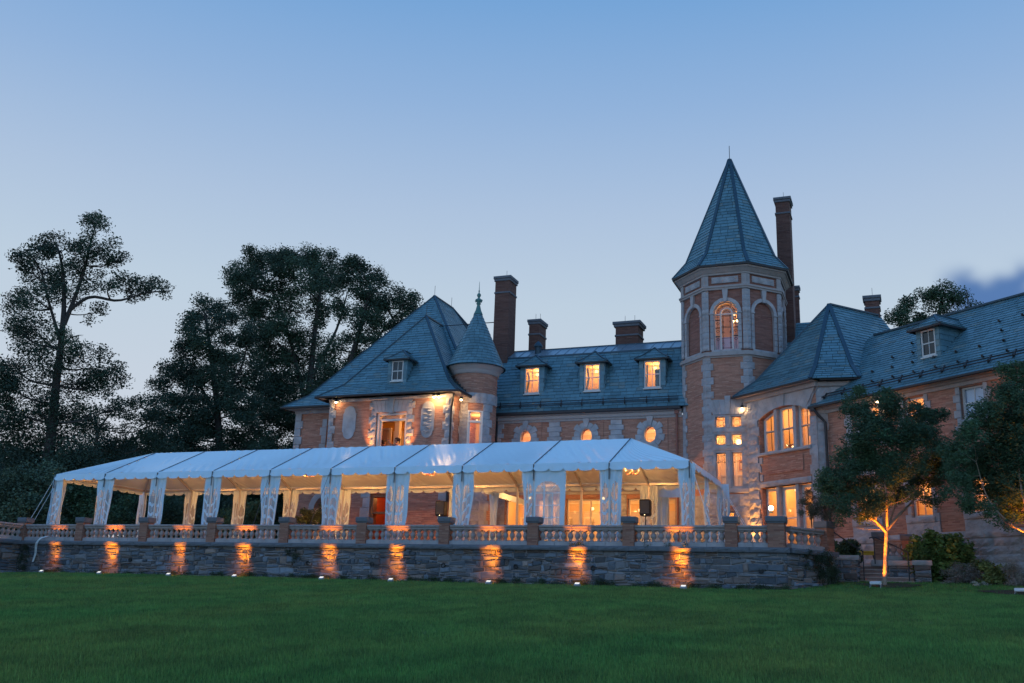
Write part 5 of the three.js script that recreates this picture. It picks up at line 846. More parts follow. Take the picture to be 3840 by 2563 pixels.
for (const [x, xr] of [[0, 3.05], [30.5, 27.45]]) for (const z of [0, -6.1]) { part('rafter', bar([x, YE - 0.12, z], [xr, YR - 0.1, -3.05], 0.06, 0.1), M.alu, tent); part('seam', bar([x, YE + 0.012, z], [xr, YR + 0.014, -3.05], 0.03, 0.014), M.tent, tent); }
for (const x of [0, 30.5]) part('rafter', bar([x, YE - 0.12, -3.05], [x ? 27.45 : 3.05, YR - 0.1, -3.05], 0.06, 0.1), M.alu, tent);
part('tent_ratchet', [...Array(11)].map((_, n) => box(n * BAY - 0.02, n * BAY + 0.02, 6.45, 7.08, 0.1, 0.13)), M.strap, tent);
// side curtains tied back at the legs
function curtain(m, cx, wl, wr2, o = {}) {
  const g = [], cl = [], P = [], nU = 14, nV = 54, ph = rr(0, 6), yb = 3.93;
  const emit = (list, q) => { for (const i of [0, 1, 2, 0, 2, 3]) list.push(...q[i]); };
  for (const [s, W0] of [[-1, wl], [1, wr2]]) {
    if (!W0) continue;
    const tie = rr(0.5, 0.62), S = (u, v) => { const w = W0 * (1.1 - 0.3 * smooth(v, 0.12, 0.95) + 0.07 * Math.sin(v * 7 + ph)), y = lerp(7.0, yb, v); return [cx + s * (0.02 + u * w), y, 0.035 + 0.04 * Math.sin(u * 14 + ph + v * 2.2) * (0.3 + 0.7 * smooth(v, 0.05, 0.25)) + 0.03 * Math.sin(u * 5 + v * 9 + ph * 2) * smooth(v, 0.05, 0.25)]; };
    for (let j = 0; j < nV; j++) for (let i = 0; i < nU; i++) {
      const u = (i + 0.5) / nU, v = (j + 0.5) / nV, q = [[i, j], [i + 1, j], [i + 1, j + 1], [i, j + 1]].map(([a, b]) => S(a / nU, b / nV)); if (s > 0) q.reverse();
      const inWin = u > 0.1 && u < 0.73 && v > 0.34 - 0.14 * Math.sin((u - 0.1) / 0.63 * Math.PI) && v < 0.985, mun = [0.4, 0.54, 0.68, 0.82].some((k) => Math.abs(v + 0.06 * Math.sin(u * 4 + ph) - k) < 0.02) || i === 5;
      emit(inWin && !mun ? cl : g, q);
    }
  }
  const mk = (v) => { const q = new THREE.BufferGeometry(); q.setAttribute('position', new THREE.Float32BufferAttribute(v, 3)); q.computeVertexNormals(); return boxUV(q); };
  const c = part('side_curtain', ap(mk(g), m), M.curtain, tent); part('clear_panel', ap(mk(cl), m), M.vinyl, c); return c;
}
for (let n = 0; n <= 10; n++) {
  const x = n * BAY;
  if (n === 8) continue;
  curtain(TF, x, n === 0 ? 0.12 : 0.36, n === 10 ? 0.16 : n === 6 ? 0.62 : 0.44);
  if (n !== 7) curtain(TB, 30.5 - x, n === 0 ? 0.1 : 0.36, n === 10 ? 0.1 : 0.36);
}
curtain(TF, 24.4, 0.42, 0);
{ // the one curtain left hanging open, with an arched clear window
  const g = [], cl = [], x0 = 24.44, W = 1.28, nU = 48, nV = 96, S = (u, v) => [x0 + u * W * (1 - 0.05 * v), lerp(7.0, 4.2, v), 0.04 + 0.03 * Math.sin(u * 9 + v * 1.5) + 0.015 * Math.sin(u * 3 + v * 7)], emit = (l, q) => { for (const i of [0, 2, 1, 0, 3, 2]) l.push(...q[i]); };
  for (let j = 0; j < nV; j++) for (let i = 0; i < nU; i++) {
    const q = [[i, j], [i + 1, j], [i + 1, j + 1], [i, j + 1]].map(([a, b]) => S(a / nU, b / nV)), [x, y] = S((i + 0.5) / nU, (j + 0.5) / nV), dx = x - 24.99, dy = y - 5.98, inW = Math.abs(dx) < 0.5 && y > 4.3 && (dy < 0 || (dx / 0.5) ** 2 + (dy / 0.44) ** 2 < 1);
    const an = Math.atan2(dy, dx), mun = Math.abs(dx + 0.16) < 0.018 || Math.abs(dx - 0.2) < 0.018 && dy < 0 || [5.96, 5.5, 5.04, 4.6].some((k) => Math.abs(y - k) < 0.02) || (dy > 0 && [0.75, 2.4].some((k) => Math.abs(an - k) < 0.05));
    if (inW) emit(cl, q); if (!inW) emit(g, q); else if (mun) emit(g, q.map(([a, b, c]) => [a, b, c + 0.008]));
  }
  const mk = (v) => { const q = new THREE.BufferGeometry(); q.setAttribute('position', new THREE.Float32BufferAttribute(v.map((c) => c), 3)); q.computeVertexNormals(); return boxUV(q); };
  const c = part('side_curtain', ap(mk(g), TF), M.curtain, tent); c.userData.label = 'curtain hanging straight with an arched clear window'; part('clear_panel', ap(mk(cl), TF), M.vinyl, c);
}
curtain(TR, 3.05, 0.4, 0.4); curtain(TR, 0.12, 0, 0.3); curtain(TR, 5.98, 0.36, 0); curtain(TL, 3.05, 0.3, 0.3); curtain(TL, 6.0, 0.5, 0);
part('guy_strap', bar([0, 7.02, 0.05], [-1.05, 3.92, 0.75], 0.05, 0.012), M.curtain, tent); part('guy_strap', bar([0, 6.6, 0.05], [-0.85, 3.92, 0.65], 0.03, 0.012), M.curtain, tent);
part('guy_strap', bar([30.52, 7.05, 0.05], [31.55, 3.92, 0.5], 0.035, 0.012), M.curtain, tent); part('guy_strap', bar([30.54, 7.02, -6.08], [32.4, 3.95, -5.6], 0.035, 0.012), M.curtain, tent); part('guy_strap', bar([30.54, 6.98, -6.0], [32.3, 3.95, -5.4], 0.03, 0.012), M.curtain, tent);
part('guy_strap', bar([12.2, 6.95, 0.1], [11.7, 3.92, 0.55], 0.03, 0.012), M.strap, tent); part('guy_strap', bar([15.2, 6.95, 0.1], [14.4, 3.92, 0.45], 0.03, 0.012), M.strap, tent);
// ---- canopy between tent and house
{
  const c = thing('canopy', 'small pale canopy linking the tent to the house doors', 'canopy', [24, 3.9, -9]);
  part('roof_panel', sheet((u, v) => [lerp(19.4, 27.95, u), lerp(7.08, 8.95, v) - 0.08 * Math.sin(Math.PI * v) + 0.03 * Math.sin(u * 30), lerp(-6.5, -12.75, v)], 30, 16, 8, 6), M.tent, c);
  part('valance', ap(sheet((u, v) => [lerp(0, 6.2, u), lerp(7.1 + 0.3 * 0, 6.8 + 0.06 * (Math.abs(((u * 9) % 1) - 0.5) < 0.08 ? 1 : 0), v) + 1.7 * u * 0.0, 0.02 + 0.02 * Math.sin(u * 20)], 80, 3), fr(19.4, -12.7, -90).multiply(new M4())), M.tent, c);
  part('leg', [box(19.42, 19.48, 3.88, 7.1, -8.03, -7.97)], M.alu, c); part('leg', [box(27.85, 27.91, 3.88, 7.1, -8.03, -7.97)], M.alu, c);
  part('eave_rail', bar([19.4, 7.0, -7.97], [27.9, 7.0, -7.97], 0.06, 0.08), M.alu, c);
  const cur = (x, w) => part('side_curtain', sheet((u, v) => [x + (u - 0.5) * w * (1 - 0.35 * Math.sin(v * 3)), lerp(6.95, 3.95, v), -7.9 + 0.06 * Math.sin(u * 14)], 14, 12), M.curtain, c);
  cur(19.45, 0.55); cur(22.3, 0.3); cur(27.6, 0.8); cur(26.9, 0.4);
  part('door_awning', sheet((u, v) => [lerp(27.1, 28.5, u), lerp(7.02 + 0.35 * Math.sin(Math.PI * u) * 0.4, 6.62, v), -7.6 - 0.03 * Math.sin(u * 12)], 16, 4), M.curtain, c);
}
// ------------------------------------------------------------------ things on the terrace and the lawn
reseed(79);
M.lampGrey = std({ color: col(0.42, 0.43, 0.45), roughness: 0.5 });
{ // chandeliers in the tent, the four high ones added to light it
  M.candle = std({ color: col(0.9, 0.75, 0.5), emissive: col(1, 0.6, 0.25), emissiveIntensity: 0.9 }); const bulbG = new THREE.SphereGeometry(0.028, 8, 6).scale(1, 1.5, 1);
  const make = (x, y, label) => {
    const t = thing('chandelier', label, 'chandelier', [x, y, -3.05], 'chandeliers under the tent roof'), arms = [];
    for (let i = 0; i < 6; i++) { const a = (i / 6) * 6.283 + 0.3, c = Math.cos(a), s = Math.sin(a); arms.push(tube([[x, y + 0.1, -3.05], [x + 0.12 * c, y - 0.08, -3.05 + 0.12 * s], [x + 0.26 * c, y - 0.06, -3.05 + 0.26 * s], [x + 0.32 * c, y + 0.05, -3.05 + 0.32 * s]], 0.012, 6, 14)); }
    part('arm', arms, M.rustPipe, t); part('stem', [rod([x, y + 0.05, -3.05], [x, 8.42, -3.05], 0.012)], M.iron, t);
    for (let i = 0; i < 6; i++) { const a = (i / 6) * 6.283 + 0.3; put('bulb', bulbG, M.candle, t, T(x + 0.32 * Math.cos(a), y + 0.1, -3.05 + 0.32 * Math.sin(a))); }
    part('lamp_globe', new THREE.SphereGeometry(0.07, 12, 8).translate(x, y + 0.2, -3.05), M.shade, t); lamp(x, y + 0.2, -3.05, new THREE.Color().setRGB(1, 0.41, 0.112), TENT_I);
  };
  make(12.1, 7.3, 'chandelier under the tent roof, in the bay before the pavilion door'); make(18.28, 7.26, 'chandelier under the tent roof, above the left loudspeaker'); make(27.5, 7.14, 'chandelier hanging lowest under the tent roof, above the right loudspeaker');
  for (const [x, w] of [[3.4, 'leftmost end'], [7.6, 'second bay from the left'], [15.2, 'middle'], [22.0, 'bays by the arched curtain']]) make(x, 7.78, 'added unseen chandelier high under the tent roof at the ' + w);  // added lamps, out of sight behind the valance, brightening the tent
}
for (const [x, z, w] of [[20.6, -9.6, 'left'], [24.2, -10.2, 'middle'], [26.9, -9.8, 'right']]) { const t = thing('added_lantern', 'small added lamp globe under the canopy roof, the ' + w + ' of three', 'added_lantern', [x, 6.9, z], null); part('cord', rod([x, 6.98, z], [x, 7.9, z], 0.008), M.iron, t); part('lamp_globe', new THREE.SphereGeometry(0.08, 12, 8).translate(x, 6.9, z), M.shade, t); lamp(x, 6.9, z, new THREE.Color().setRGB(1, 0.5, 0.17), 9); }  // added globes, put in to brighten the house doors
// wall uplights on the lawn
const UP = [[1.81, 0.6], [5.07, 1.15], [8.76, 0.95], [12.06, 1.25], [16.15, 1.0], [19.19, 1.4], [23.2, 1.05], [26.58, 1.3], [30.34, 1.45]];
{
  const ord = ['first', 'second', 'third', 'fourth', 'fifth', 'sixth', 'seventh', 'eighth', 'ninth']; let src;
  UP.forEach(([a, k], i) => {
    const x = a + 0.32, z = 2.12, y = groundY(x, -z), label = 'small white floodlight below the ' + ord[i] + ' orange light pool from the left';
    if (!src) {
      src = thing('floodlight', label, 'floodlight', [x, y, z], 'floodlights along the foot of the wall');
      part('lamp_body', [ap(cbox(-0.09, 0.09, -0.04, 0.05, -0.07, 0.07, 0.02), T(x, y + 0.06, z).multiply(new M4().makeRotationX(0.5)))], M.lampGrey, src);
      part('bracket', [box(x - 0.115, x - 0.105, y, y + 0.09, z - 0.03, z + 0.03), box(x + 0.105, x + 0.115, y, y + 0.09, z - 0.03, z + 0.03)], M.alu, src);
      part('lens', ap(box(-0.08, 0.08, -0.002, 0.002, -0.05, 0.05), T(x, y + 0.118, z + 0.01).multiply(new M4().makeRotationX(0.5))), M.amberLens, src);
    } else copyThing(src, label, [x, y, z]);
    spot([x, y + 0.13, z - 0.16], [a, 3.68, 1.13], AMBER, 64 * k, (17 + 3 * Math.sin(i * 2.3)) * RAD, 1);
    spot([x, y + 0.13, z - 0.165], [a, 3.2, 1.13], AMBER, 9 * k, 22 * RAD, 1);
    spot([x, y + 0.13, z - 0.155], [a, 4.52, 1.16], AMBER, 74 * k, 15 * RAD, 1);
    spot([x, y + 0.13, z - 0.17], [a, 2.8, 1.13], AMBER, 2.4 * k, 40 * RAD, 1);
  });
}
function eaveLamp(p, label, dir, I) {
  const t = thing('flood_lamp', label, 'lamp', p, null); const [x, y, z] = p;
  part('lamp_body', [lathe([[0.02, -0.02], [0.07, 0], [0.085, 0.08], [0.05, 0.14], [0.02, 0.16]], 14).translate(x, y + 0.02, z), rod([x, y + 0.17, z], [x, y + 0.3, z - 0.1], 0.015)], M.iron, t);
  part('bulb', new THREE.SphereGeometry(0.058, 14, 10).translate(x, y, z), M.flood, t);
  lamp(x, y - 0.005, z, new THREE.Color().setRGB(1, 0.62, 0.26), I);
}
M.amberLens = std({ color: col(1, 0.6, 0.2), emissive: col(1, 0.5, 0.2), emissiveIntensity: 0.4 });
M.flood = std({ color: col(1, 0.9, 0.7), emissive: col(1, 0.74, 0.4), emissiveIntensity: 22 });
eaveLamp([9.72, 11.98, -8.72], 'lit flood lamp under the pavilion eave, above its left oblong stone panel', null, 1.0);
eaveLamp([15.55, 12.0, -8.7], 'left one of the two lit flood lamps close together under the pavilion eave', null, 4);
eaveLamp([15.82, 12.0, -8.7], 'right one of the two lit flood lamps close together under the pavilion eave', null, 4.6);
eaveLamp([16.86, 11.9, -9.2], 'lit flood lamp at the eave corner beside the bent downpipe', null, 4);
{ const p = new V3(-0.32, 11.28, 0.22).applyMatrix4(bm); eaveLamp([p.x, p.y, p.z], 'lit flood lamp under the bay eave, between tower and wide arch', null, 0.9); }
{ const p = new V3(7.75, 10.3, 0.12).applyMatrix4(bm); eaveLamp([p.x, p.y, p.z], 'lit flood lamp under the wing eave, above the small tree', null, 1.3); }
{ // lamp on the corner pier
  const t = thing('pier_lamp', 'bright round lamp on the corner pier of the terrace', 'lamp', [33.48, 5.1, 0.85]);
  part('lamp_base', lathe([[0.07, 5.1], [0.07, 5.12], [0.03, 5.14], [0.03, 5.2]], 14).translate(33.48, 0, 0.85), M.iron, t); part('bulb', new THREE.SphereGeometry(0.085, 14, 10).translate(33.48, 5.26, 0.85), M.flood, t); lamp(33.48, 5.26, 0.85, new THREE.Color().setRGB(1, 0.6, 0.25), 1.6);
}
{ // floodlights on stands beside the two trees, and hidden ones grazing the bay pillar and the window jambs
  const mk = (label, [x, y, z], ry) => { const t = thing('floodlight', label, 'floodlight', [x, y, z]); t.rotation.y += ry; const o = origin.get(t);
    part('lamp_body', ap(cbox(-0.18, 0.18, 0, 0.09, -0.09, 0.09, 0.02), T(x, y + 0.13, z).multiply(new M4().makeRotationX(0.2))), M.white, t);
    for (const s of [-1, 1]) part('stand', [bar([x + s * 0.15, y + 0.15, z], [x + s * 0.19, y, z + 0.11], 0.022, 0.022), bar([x + s * 0.15, y + 0.15, z], [x + s * 0.18, y, z - 0.11], 0.022, 0.022), bar([x + s * 0.19, y + 0.015, z + 0.11], [x + s * 0.18, y + 0.015, z - 0.11], 0.022, 0.022)], M.alu, t); };
  mk('white floodlight on a folding stand beside the lit tree trunk', [36.72, groundY(36.7, 0.1), -0.1], -0.3);
  mk('white floodlight on a folding stand at the right edge of the lawn', [41.0, groundY(41, -1), 1.0], -0.3);
    const pw = (x, y, z) => { const p = new V3(x, y, z).applyMatrix4(bm); return [p.x, p.y, p.z]; };
  const t = thing('floodlight', 'small floodlight behind the balustrade, at the foot of the bay corner', 'floodlight', pw(0.35, 3.9, 0.75));
  { const [x, , z] = pw(0.35, 0, 0.75); part('lamp_body', cbox(x - 0.1, x + 0.1, 3.9, 4.06, z - 0.08, z + 0.08, 0.02), M.white, t); }
  spot(pw(0.35, 4.15, 0.6), pw(0.16, 6.2, 0.0), FLAME, 80, 20 * RAD, 0.9);
  for (const [x, l] of [[11.86, 'left'], [14.12, 'right']]) { const f = thing('floodlight', 'small floodlight at the foot of the ' + l + ' jamb of the tall pavilion window', 'floodlight', [x, 8.75, -8.35]); part('lamp_body', cbox(x - 0.07, x + 0.07, 8.7, 8.84, -8.42, -8.28, 0.02), M.white, f); part('bracket', bar([x, 8.72, -8.35], [x, 8.72, -9.0], 0.03, 0.03), M.iron, f); spot([x, 8.88, -8.42], [x, 10.4, -8.98], FLAME, 30, 22 * RAD, 0.9); }
}
{ // loudspeakers on stands
  let s;
  for (const [x, label] of [[19.02, 'black loudspeaker on a pole stand, in front of the brick wall by the arched curtain'], [28.08, 'black loudspeaker on a pole stand beside the palm, right half of the tent']]) {
    if (s) { copyThing(s, label, [x, 3.9, -3.0]); continue; }
    s = thing('loudspeaker', label, 'loudspeaker', [x, 3.9, -3.0], 'loudspeakers in the tent');
    part('cabinet', extr([[x - 0.17, 5.36], [x + 0.17, 5.36], [x + 0.215, 5.45], [x + 0.215, 5.98], [x + 0.19, 6.02], [x - 0.19, 6.02], [x - 0.215, 5.98], [x - 0.215, 5.45]], null, -3.15, -2.85), M.black, s);
    part('grille', cbox(x - 0.18, x + 0.18, 5.46, 5.97, -2.85, -2.835, 0.006), M.strap, s); part('power_light', new THREE.SphereGeometry(0.014, 8, 6).translate(x, 5.405, -2.848), M.bulb, s);
    part('pole', rod([x, 4.3, -3.0], [x, 5.37, -3.0], 0.02, 8), M.black, s); for (let i = 0; i < 3; i++) part('leg', rod([x, 4.7, -3], [x + 0.45 * Math.cos(i * 2.09), 3.9, -3 + 0.45 * Math.sin(i * 2.09)], 0.014), M.black, s);
  }
}
{ const t = thing('power_cable', 'bundle of white cable hanging down the left end of the wall', 'cable', [0.85, 3.9, 1.35]); for (let i = 0; i < 3; i++) part('cable', tube([[1.15 + i * 0.06, 4.1, 1.2], [0.95 + i * 0.04, 4.0, 1.36], [0.8 + 0.05 * i, 3.75, 1.42], [0.72 + 0.04 * i, 3.3, 1.3], [0.62 + 0.03 * i, 2.95, 1.28]], 0.014, 6, 30), M.white, t); }
// ------------------------------------------------------------------ people
reseed(83);
function bodyMesh(bones, cell, blend = 0.05) {                               // bones: [a, b, ra, rb]; one smooth skin round them
  const lo = new V3(1e9, 1e9, 1e9), hi = new V3(-1e9, -1e9, -1e9); for (const [a, b, ra, rb] of bones) for (const [p, r] of [[a, ra], [b, rb]]) { lo.min(new V3(p[0] - r, p[1] - r, p[2] - r)); hi.max(new V3(p[0] + r, p[1] + r, p[2] + r)); }
  const size = Math.max(hi.x - lo.x, hi.y - lo.y, hi.z - lo.z) / 2 + 0.1, c = lo.clone().add(hi).multiplyScalar(0.5), N = Math.min(110, Math.ceil((2 * size) / cell)), mc = new MarchingCubes(N, new THREE.MeshBasicMaterial(), false, false, 200000);
  const B = bones.map(([a, b, ra, rb]) => [new V3(...a), new V3(...b), ra, rb]), p = new V3(), ab = new V3(), ap2 = new V3();
  for (let k = 0; k < N; k++) for (let j = 0; j < N; j++) for (let i = 0; i < N; i++) {
    p.set((i / N) * 2 - 1, (j / N) * 2 - 1, (k / N) * 2 - 1).multiplyScalar(size).add(c); let d = 0;
    for (const [a, b, ra, rb] of B) { ab.subVectors(b, a); ap2.subVectors(p, a); const t = clamp(ap2.dot(ab) / Math.max(ab.lengthSq(), 1e-9), 0, 1); d += Math.exp(-(ap2.addScaledVector(ab, -t).length() - lerp(ra, rb, t)) / (blend * 0.35)); }
    mc.field[k * N * N + j * N + i] = d > 1e-30 ? blend * 0.35 * Math.log(d) : -1;
  }
  mc.isolation = 0; mc.update();
  const n = mc.count ?? mc.geometry.drawRange.count, g = new THREE.BufferGeometry(), P = new Float32Array(n * 3); for (let i = 0; i < n * 3; i++) P[i] = mc.positionArray[i] * size + [c.x, c.y, c.z][i % 3];
  g.setAttribute('position', new THREE.BufferAttribute(P, 3)); g.setAttribute('normal', new THREE.BufferAttribute(mc.normalArray.slice(0, n * 3), 3)); g.computeVertexNormals(); return g;
}
M.skin = std({ color: col(0.42, 0.22, 0.15), roughness: 0.6 }); M.hair = std({ color: col(0.025, 0.017, 0.012), roughness: 0.6 }); M.dressNavy = std({ color: col(0.03, 0.035, 0.07), roughness: 0.9 }); M.blouse = std({ color: col(0.6, 0.5, 0.48), roughness: 0.9 }); M.dressPale = std({ color: col(0.62, 0.5, 0.38), roughness: 0.9 }); M.hairBrown = std({ color: col(0.09, 0.04, 0.02), roughness: 0.6 });
function person(label, [x, y, z], face, o) {                                 // feet at x, y, z; face: turn about the vertical
  const t = thing('person', label, 'person', [x, y, z]), F = T(x, y, z, face), hands = o.hands;
  const L = 0.46, bones = [[[0, 0.9, 0], [0, 1.12, 0.01], 0.13, 0.115], [[0, 1.12, 0.01], [0, 1.32, 0], 0.115, 0.12], [[-0.13, 1.36, 0], [0.13, 1.36, 0], 0.06, 0.06], [[0, 1.36, 0], [0, 1.48, 0.01], 0.05, 0.045], [[-0.08, 0.88, 0], [-0.09, L, 0.01], 0.085, 0.055], [[-0.09, L, 0.01], [-0.09, 0.08, -0.01], 0.055, 0.038], [[-0.09, 0.05, -0.02], [-0.09, 0.03, 0.13], 0.035, 0.03], [[0.08, 0.88, 0], [0.09, L, 0.01], 0.085, 0.055], [[0.09, L, 0.01], [0.09, 0.08, -0.01], 0.055, 0.038], [[0.09, 0.05, -0.02], [0.09, 0.03, 0.13], 0.035, 0.03]];
  const fingers = [];
  for (const s of [-1, 1]) { const h = hands[s < 0 ? 0 : 1], e = h.elbow, w = h.wrist; bones.push([[s * 0.165, 1.36, 0], e, 0.048, 0.036], [e, w, 0.036, 0.024]);
    const d = new V3(...w).sub(new V3(...e)).normalize(), sd = new V3(s, 0, 0.3).cross(d).normalize(), pal = new V3(...w).addScaledVector(d, 0.075); bones.push([w, [pal.x, pal.y, pal.z], 0.026, 0.03]);
    for (let i = 0; i < 4; i++) { const q = pal.clone().addScaledVector(sd, (i - 1.5) * 0.021), r = q.clone().addScaledVector(d, [0.04, 0.05, 0.046, 0.035][i]), u = r.clone().addScaledVector(d, 0.028).add(new V3(0, 0, 0.014)); fingers.push([[q.x, q.y, q.z], [r.x, r.y, r.z], 0.0095, 0.009], [[r.x, r.y, r.z], [u.x, u.y, u.z], 0.009, 0.0075]); }
    const th = new V3(...w).addScaledVector(d, 0.03).addScaledVector(sd, -0.03), t2 = th.clone().addScaledVector(d, 0.04).addScaledVector(sd, -0.022); fingers.push([[th.x, th.y, th.z], [t2.x, t2.y, t2.z], 0.011, 0.008]); }
  const head = [[[0, 1.58, 0.0], [0, 1.62, -0.012], 0.085, 0.092], [[0, 1.53, 0.035], [0, 1.56, 0.03], 0.058, 0.066], [[0, 1.575, 0.088], [0, 1.555, 0.108], 0.012, 0.016], [[-0.088, 1.575, 0], [-0.088, 1.55, 0.005], 0.016, 0.012], [[0.088, 1.575, 0], [0.088, 1.55, 0.005], 0.016, 0.012], [[-0.022, 1.515, 0.085], [0.022, 1.515, 0.085], 0.01, 0.01]];
  part('body', [ap(bodyMesh(bones, 0.016, 0.05), F), ap(bodyMesh(head, 0.006, 0.02), F), ap(bodyMesh(fingers, 0.006, 0.008), F)], M.skin, t);
  part('eye', ap([new THREE.SphereGeometry(0.012, 8, 6).translate(-0.034, 1.585, 0.084), new THREE.SphereGeometry(0.012, 8, 6).translate(0.034, 1.585, 0.084)], F), M.black, t);
  part('hair', ap(bodyMesh(o.hair, 0.008, 0.03), F), o.hairMat, t);
  part('dress', ap(bodyMesh([[[0, 0.92, 0], [0, 1.12, 0.01], 0.152, 0.13], [[0, 1.12, 0.01], [0, 1.28, 0.005], 0.13, 0.135], [[0, 0.92, 0], [0, o.hem, 0], 0.155, o.hemR]], 0.016, 0.05), F), o.dress, t);
  part('bodice', ap(bodyMesh([[[0, 1.2, 0.01], [0, 1.31, 0.0], 0.137, 0.13], [[-0.1, 1.33, 0], [0.1, 1.33, 0], 0.07, 0.07]], 0.014, 0.05), F), o.top || o.dress, t);
  return t;
}
const womanHair = [[[0, 1.62, -0.03], [0, 1.6, -0.045], 0.096, 0.094], [[0, 1.655, 0.02], [0, 1.64, -0.03], 0.075, 0.09], [[0, 1.66, -0.12], [0, 1.62, -0.16], 0.04, 0.05], [[0, 1.62, -0.16], [0, 1.38, -0.14], 0.045, 0.02]];
person('woman with a dark ponytail holding up a phone in the tall pavilion window', [12.9, 8.45, -9.9], -1.35, { hands: [{ elbow: [-0.2, 1.22, 0.2], wrist: [-0.06, 1.5, 0.4] }, { elbow: [0.2, 1.2, 0.22], wrist: [0.06, 1.5, 0.4] }], hair: womanHair, hairMat: M.hair, dress: M.dressNavy, top: M.blouse, hem: 0.5, hemR: 0.2 });
{ const t = thing('phone', 'phone held up by the woman in the pavilion window', 'phone', [12.46, 10.0, -9.82]); part('phone_body', ap(cbox(-0.036, 0.036, -0.07, 0.07, -0.004, 0.004, 0.003), T(12.46, 10.0, -9.82, -1.35)), M.black, t); part('phone_screen', ap(box(-0.033, 0.033, -0.065, 0.065, 0.0045, 0.005), T(12.46, 10.0, -9.82, -1.35)), M.strap, t); }
person('person with dark tied-up hair, farther back in the tall pavilion window', [11.86, 8.42, -10.4], 2.4, { hands: [{ elbow: [-0.24, 1.1, 0.03], wrist: [-0.22, 0.88, 0.1] }, { elbow: [0.24, 1.1, 0.03], wrist: [0.22, 0.88, 0.1] }], hair: [...womanHair.slice(0, 2), [[0, 1.68, -0.1], [0, 1.7, -0.11], 0.05, 0.045]], hairMat: M.hair, dress: M.dressNavy, hem: 0.5, hemR: 0.2 });
person('brown-haired woman in a pale dress standing behind the tent, near the pavilion door', [10.35, 3.89, -6.9], -0.5, { hands: [{ elbow: [-0.25, 1.12, 0.02], wrist: [-0.28, 0.9, 0.1] }, { elbow: [0.25, 1.12, 0.05], wrist: [0.22, 1.0, 0.25] }], hair: womanHair, hairMat: M.hairBrown, dress: M.dressPale, hem: 0.12, hemR: 0.34 });
// ------------------------------------------------------------------ trees and plants
const pxRay = (px, py) => new V3((px - 1174.5) / 2284, -(py - 784) / 2284, -1).applyQuaternion(camera.quaternion);
const at = (px, py, Z) => { const d = pxRay(px, py); return d.multiplyScalar(Z / -d.z).add(eye).applyMatrix4(HMI); };          // a point of the photograph at a depth, in house coordinates
function leafCluster(n, R, size, w = 0.5, flat = 0.6) {
  const v = [], nr = [];
  for (let i = 0; i < n; i++) {
    const c = new V3(rr(-1, 1), rr(-1, 1), rr(-1, 1)).normalize().multiplyScalar(R * Math.cbrt(rnd())), d = new V3(rr(-1, 1), rr(-0.5, 1) * flat, rr(-1, 1)).normalize(), s = size * rr(0.7, 1.25), side = new V3(rr(-1, 1), rr(-0.4, 0.4), rr(-1, 1)).cross(d).normalize(), up = d.clone().cross(side);
    const a = c.clone().addScaledVector(d, -s / 2), e = c.clone().addScaledVector(d, s / 2), l = c.clone().addScaledVector(side, s * w / 2).addScaledVector(up, s * 0.08), r = c.clone().addScaledVector(side, -s * w / 2).addScaledVector(up, s * 0.08);
    for (const q of [a, l, e, a, e, r]) v.push(q.x, q.y, q.z);
  }
  const g = new THREE.BufferGeometry(); g.setAttribute('position', new THREE.Float32BufferAttribute(v, 3)); g.computeVertexNormals(); return g;
}
function taper(pts, r0, r1, seg = 6) {
  const c = new THREE.CatmullRomCurve3(pts), n = Math.max(3, pts.length * 3), f = c.computeFrenetFrames(n, false), v = [], idx = [], uv = [];
  for (let i = 0; i <= n; i++) { const p = c.getPointAt(i / n), r = lerp(r0, r1, i / n); for (let j = 0; j <= seg; j++) { const a = (j / seg) * Math.PI * 2, q = p.clone().addScaledVector(f.normals[i], r * Math.cos(a)).addScaledVector(f.binormals[i], r * Math.sin(a)); v.push(q.x, q.y, q.z); uv.push(j / seg, i / n * 3); } }
  for (let i = 0; i < n; i++) for (let j = 0; j < seg; j++) { const a = i * (seg + 1) + j, b = a + seg + 1; idx.push(a, b, a + 1, b, b + 1, a + 1); }
  const g = new THREE.BufferGeometry(); g.setAttribute('position', new THREE.Float32BufferAttribute(v, 3)); g.setAttribute('uv', new THREE.Float32BufferAttribute(uv, 2)); g.setIndex(idx); g.computeVertexNormals(); return g;
}
function foliage(t, name, clumps, geo, mat, per, o = {}) {                   // clumps: { c: point, r: [x, y, z] } in house coordinates
  const [ox, oy, oz] = origin.get(t), list = [];
  for (const k of clumps) { const n = Math.round(per * k.r[0] * k.r[1] * (k.d ?? 1)); const tone = rr(0.75, 1.25);
    const subs = [...Array(Math.max(3, Math.round(n / 14)))].map(() => { const q = new V3(rr(-1, 1), rr(-1, 1), rr(-1, 1)); if (q.length() > 1) q.normalize(); return q.multiplyScalar(0.92); });
    for (let i = 0; i < n; i++) { const s = subs[i % subs.length], j = o.tight ?? 0.34, q = s.clone().add(new V3(rr(-j, j), rr(-j, j) * 0.7, rr(-j, j))); list.push([k.c.x + q.x * k.r[0], k.c.y + q.y * k.r[1], k.c.z + q.z * k.r[2], tone]); } }
  const im = new THREE.InstancedMesh(geo, mat, list.length), e = new THREE.Euler(), Q = new THREE.Quaternion(), c = new THREE.Color();
  list.forEach(([x, y, z, tone], i) => { e.set(rr(-0.6, 0.6), rr(0, 6.28), rr(-0.6, 0.6)); Q.setFromEuler(e); const s = rr(0.75, 1.25); im.setMatrixAt(i, new M4().compose(new V3(x - ox, y - oy, z - oz), Q, new V3(s, s, s))); const w = tone * rr(0.7, 1.3); c.setRGB(w * rr(0.9, 1.15), w, w * rr(0.85, 1.1)); im.setColorAt(i, c); });
  im.name = name; im.castShadow = im.receiveShadow = true; im.userData.kind = 'stuff'; t.add(im); return im;
}
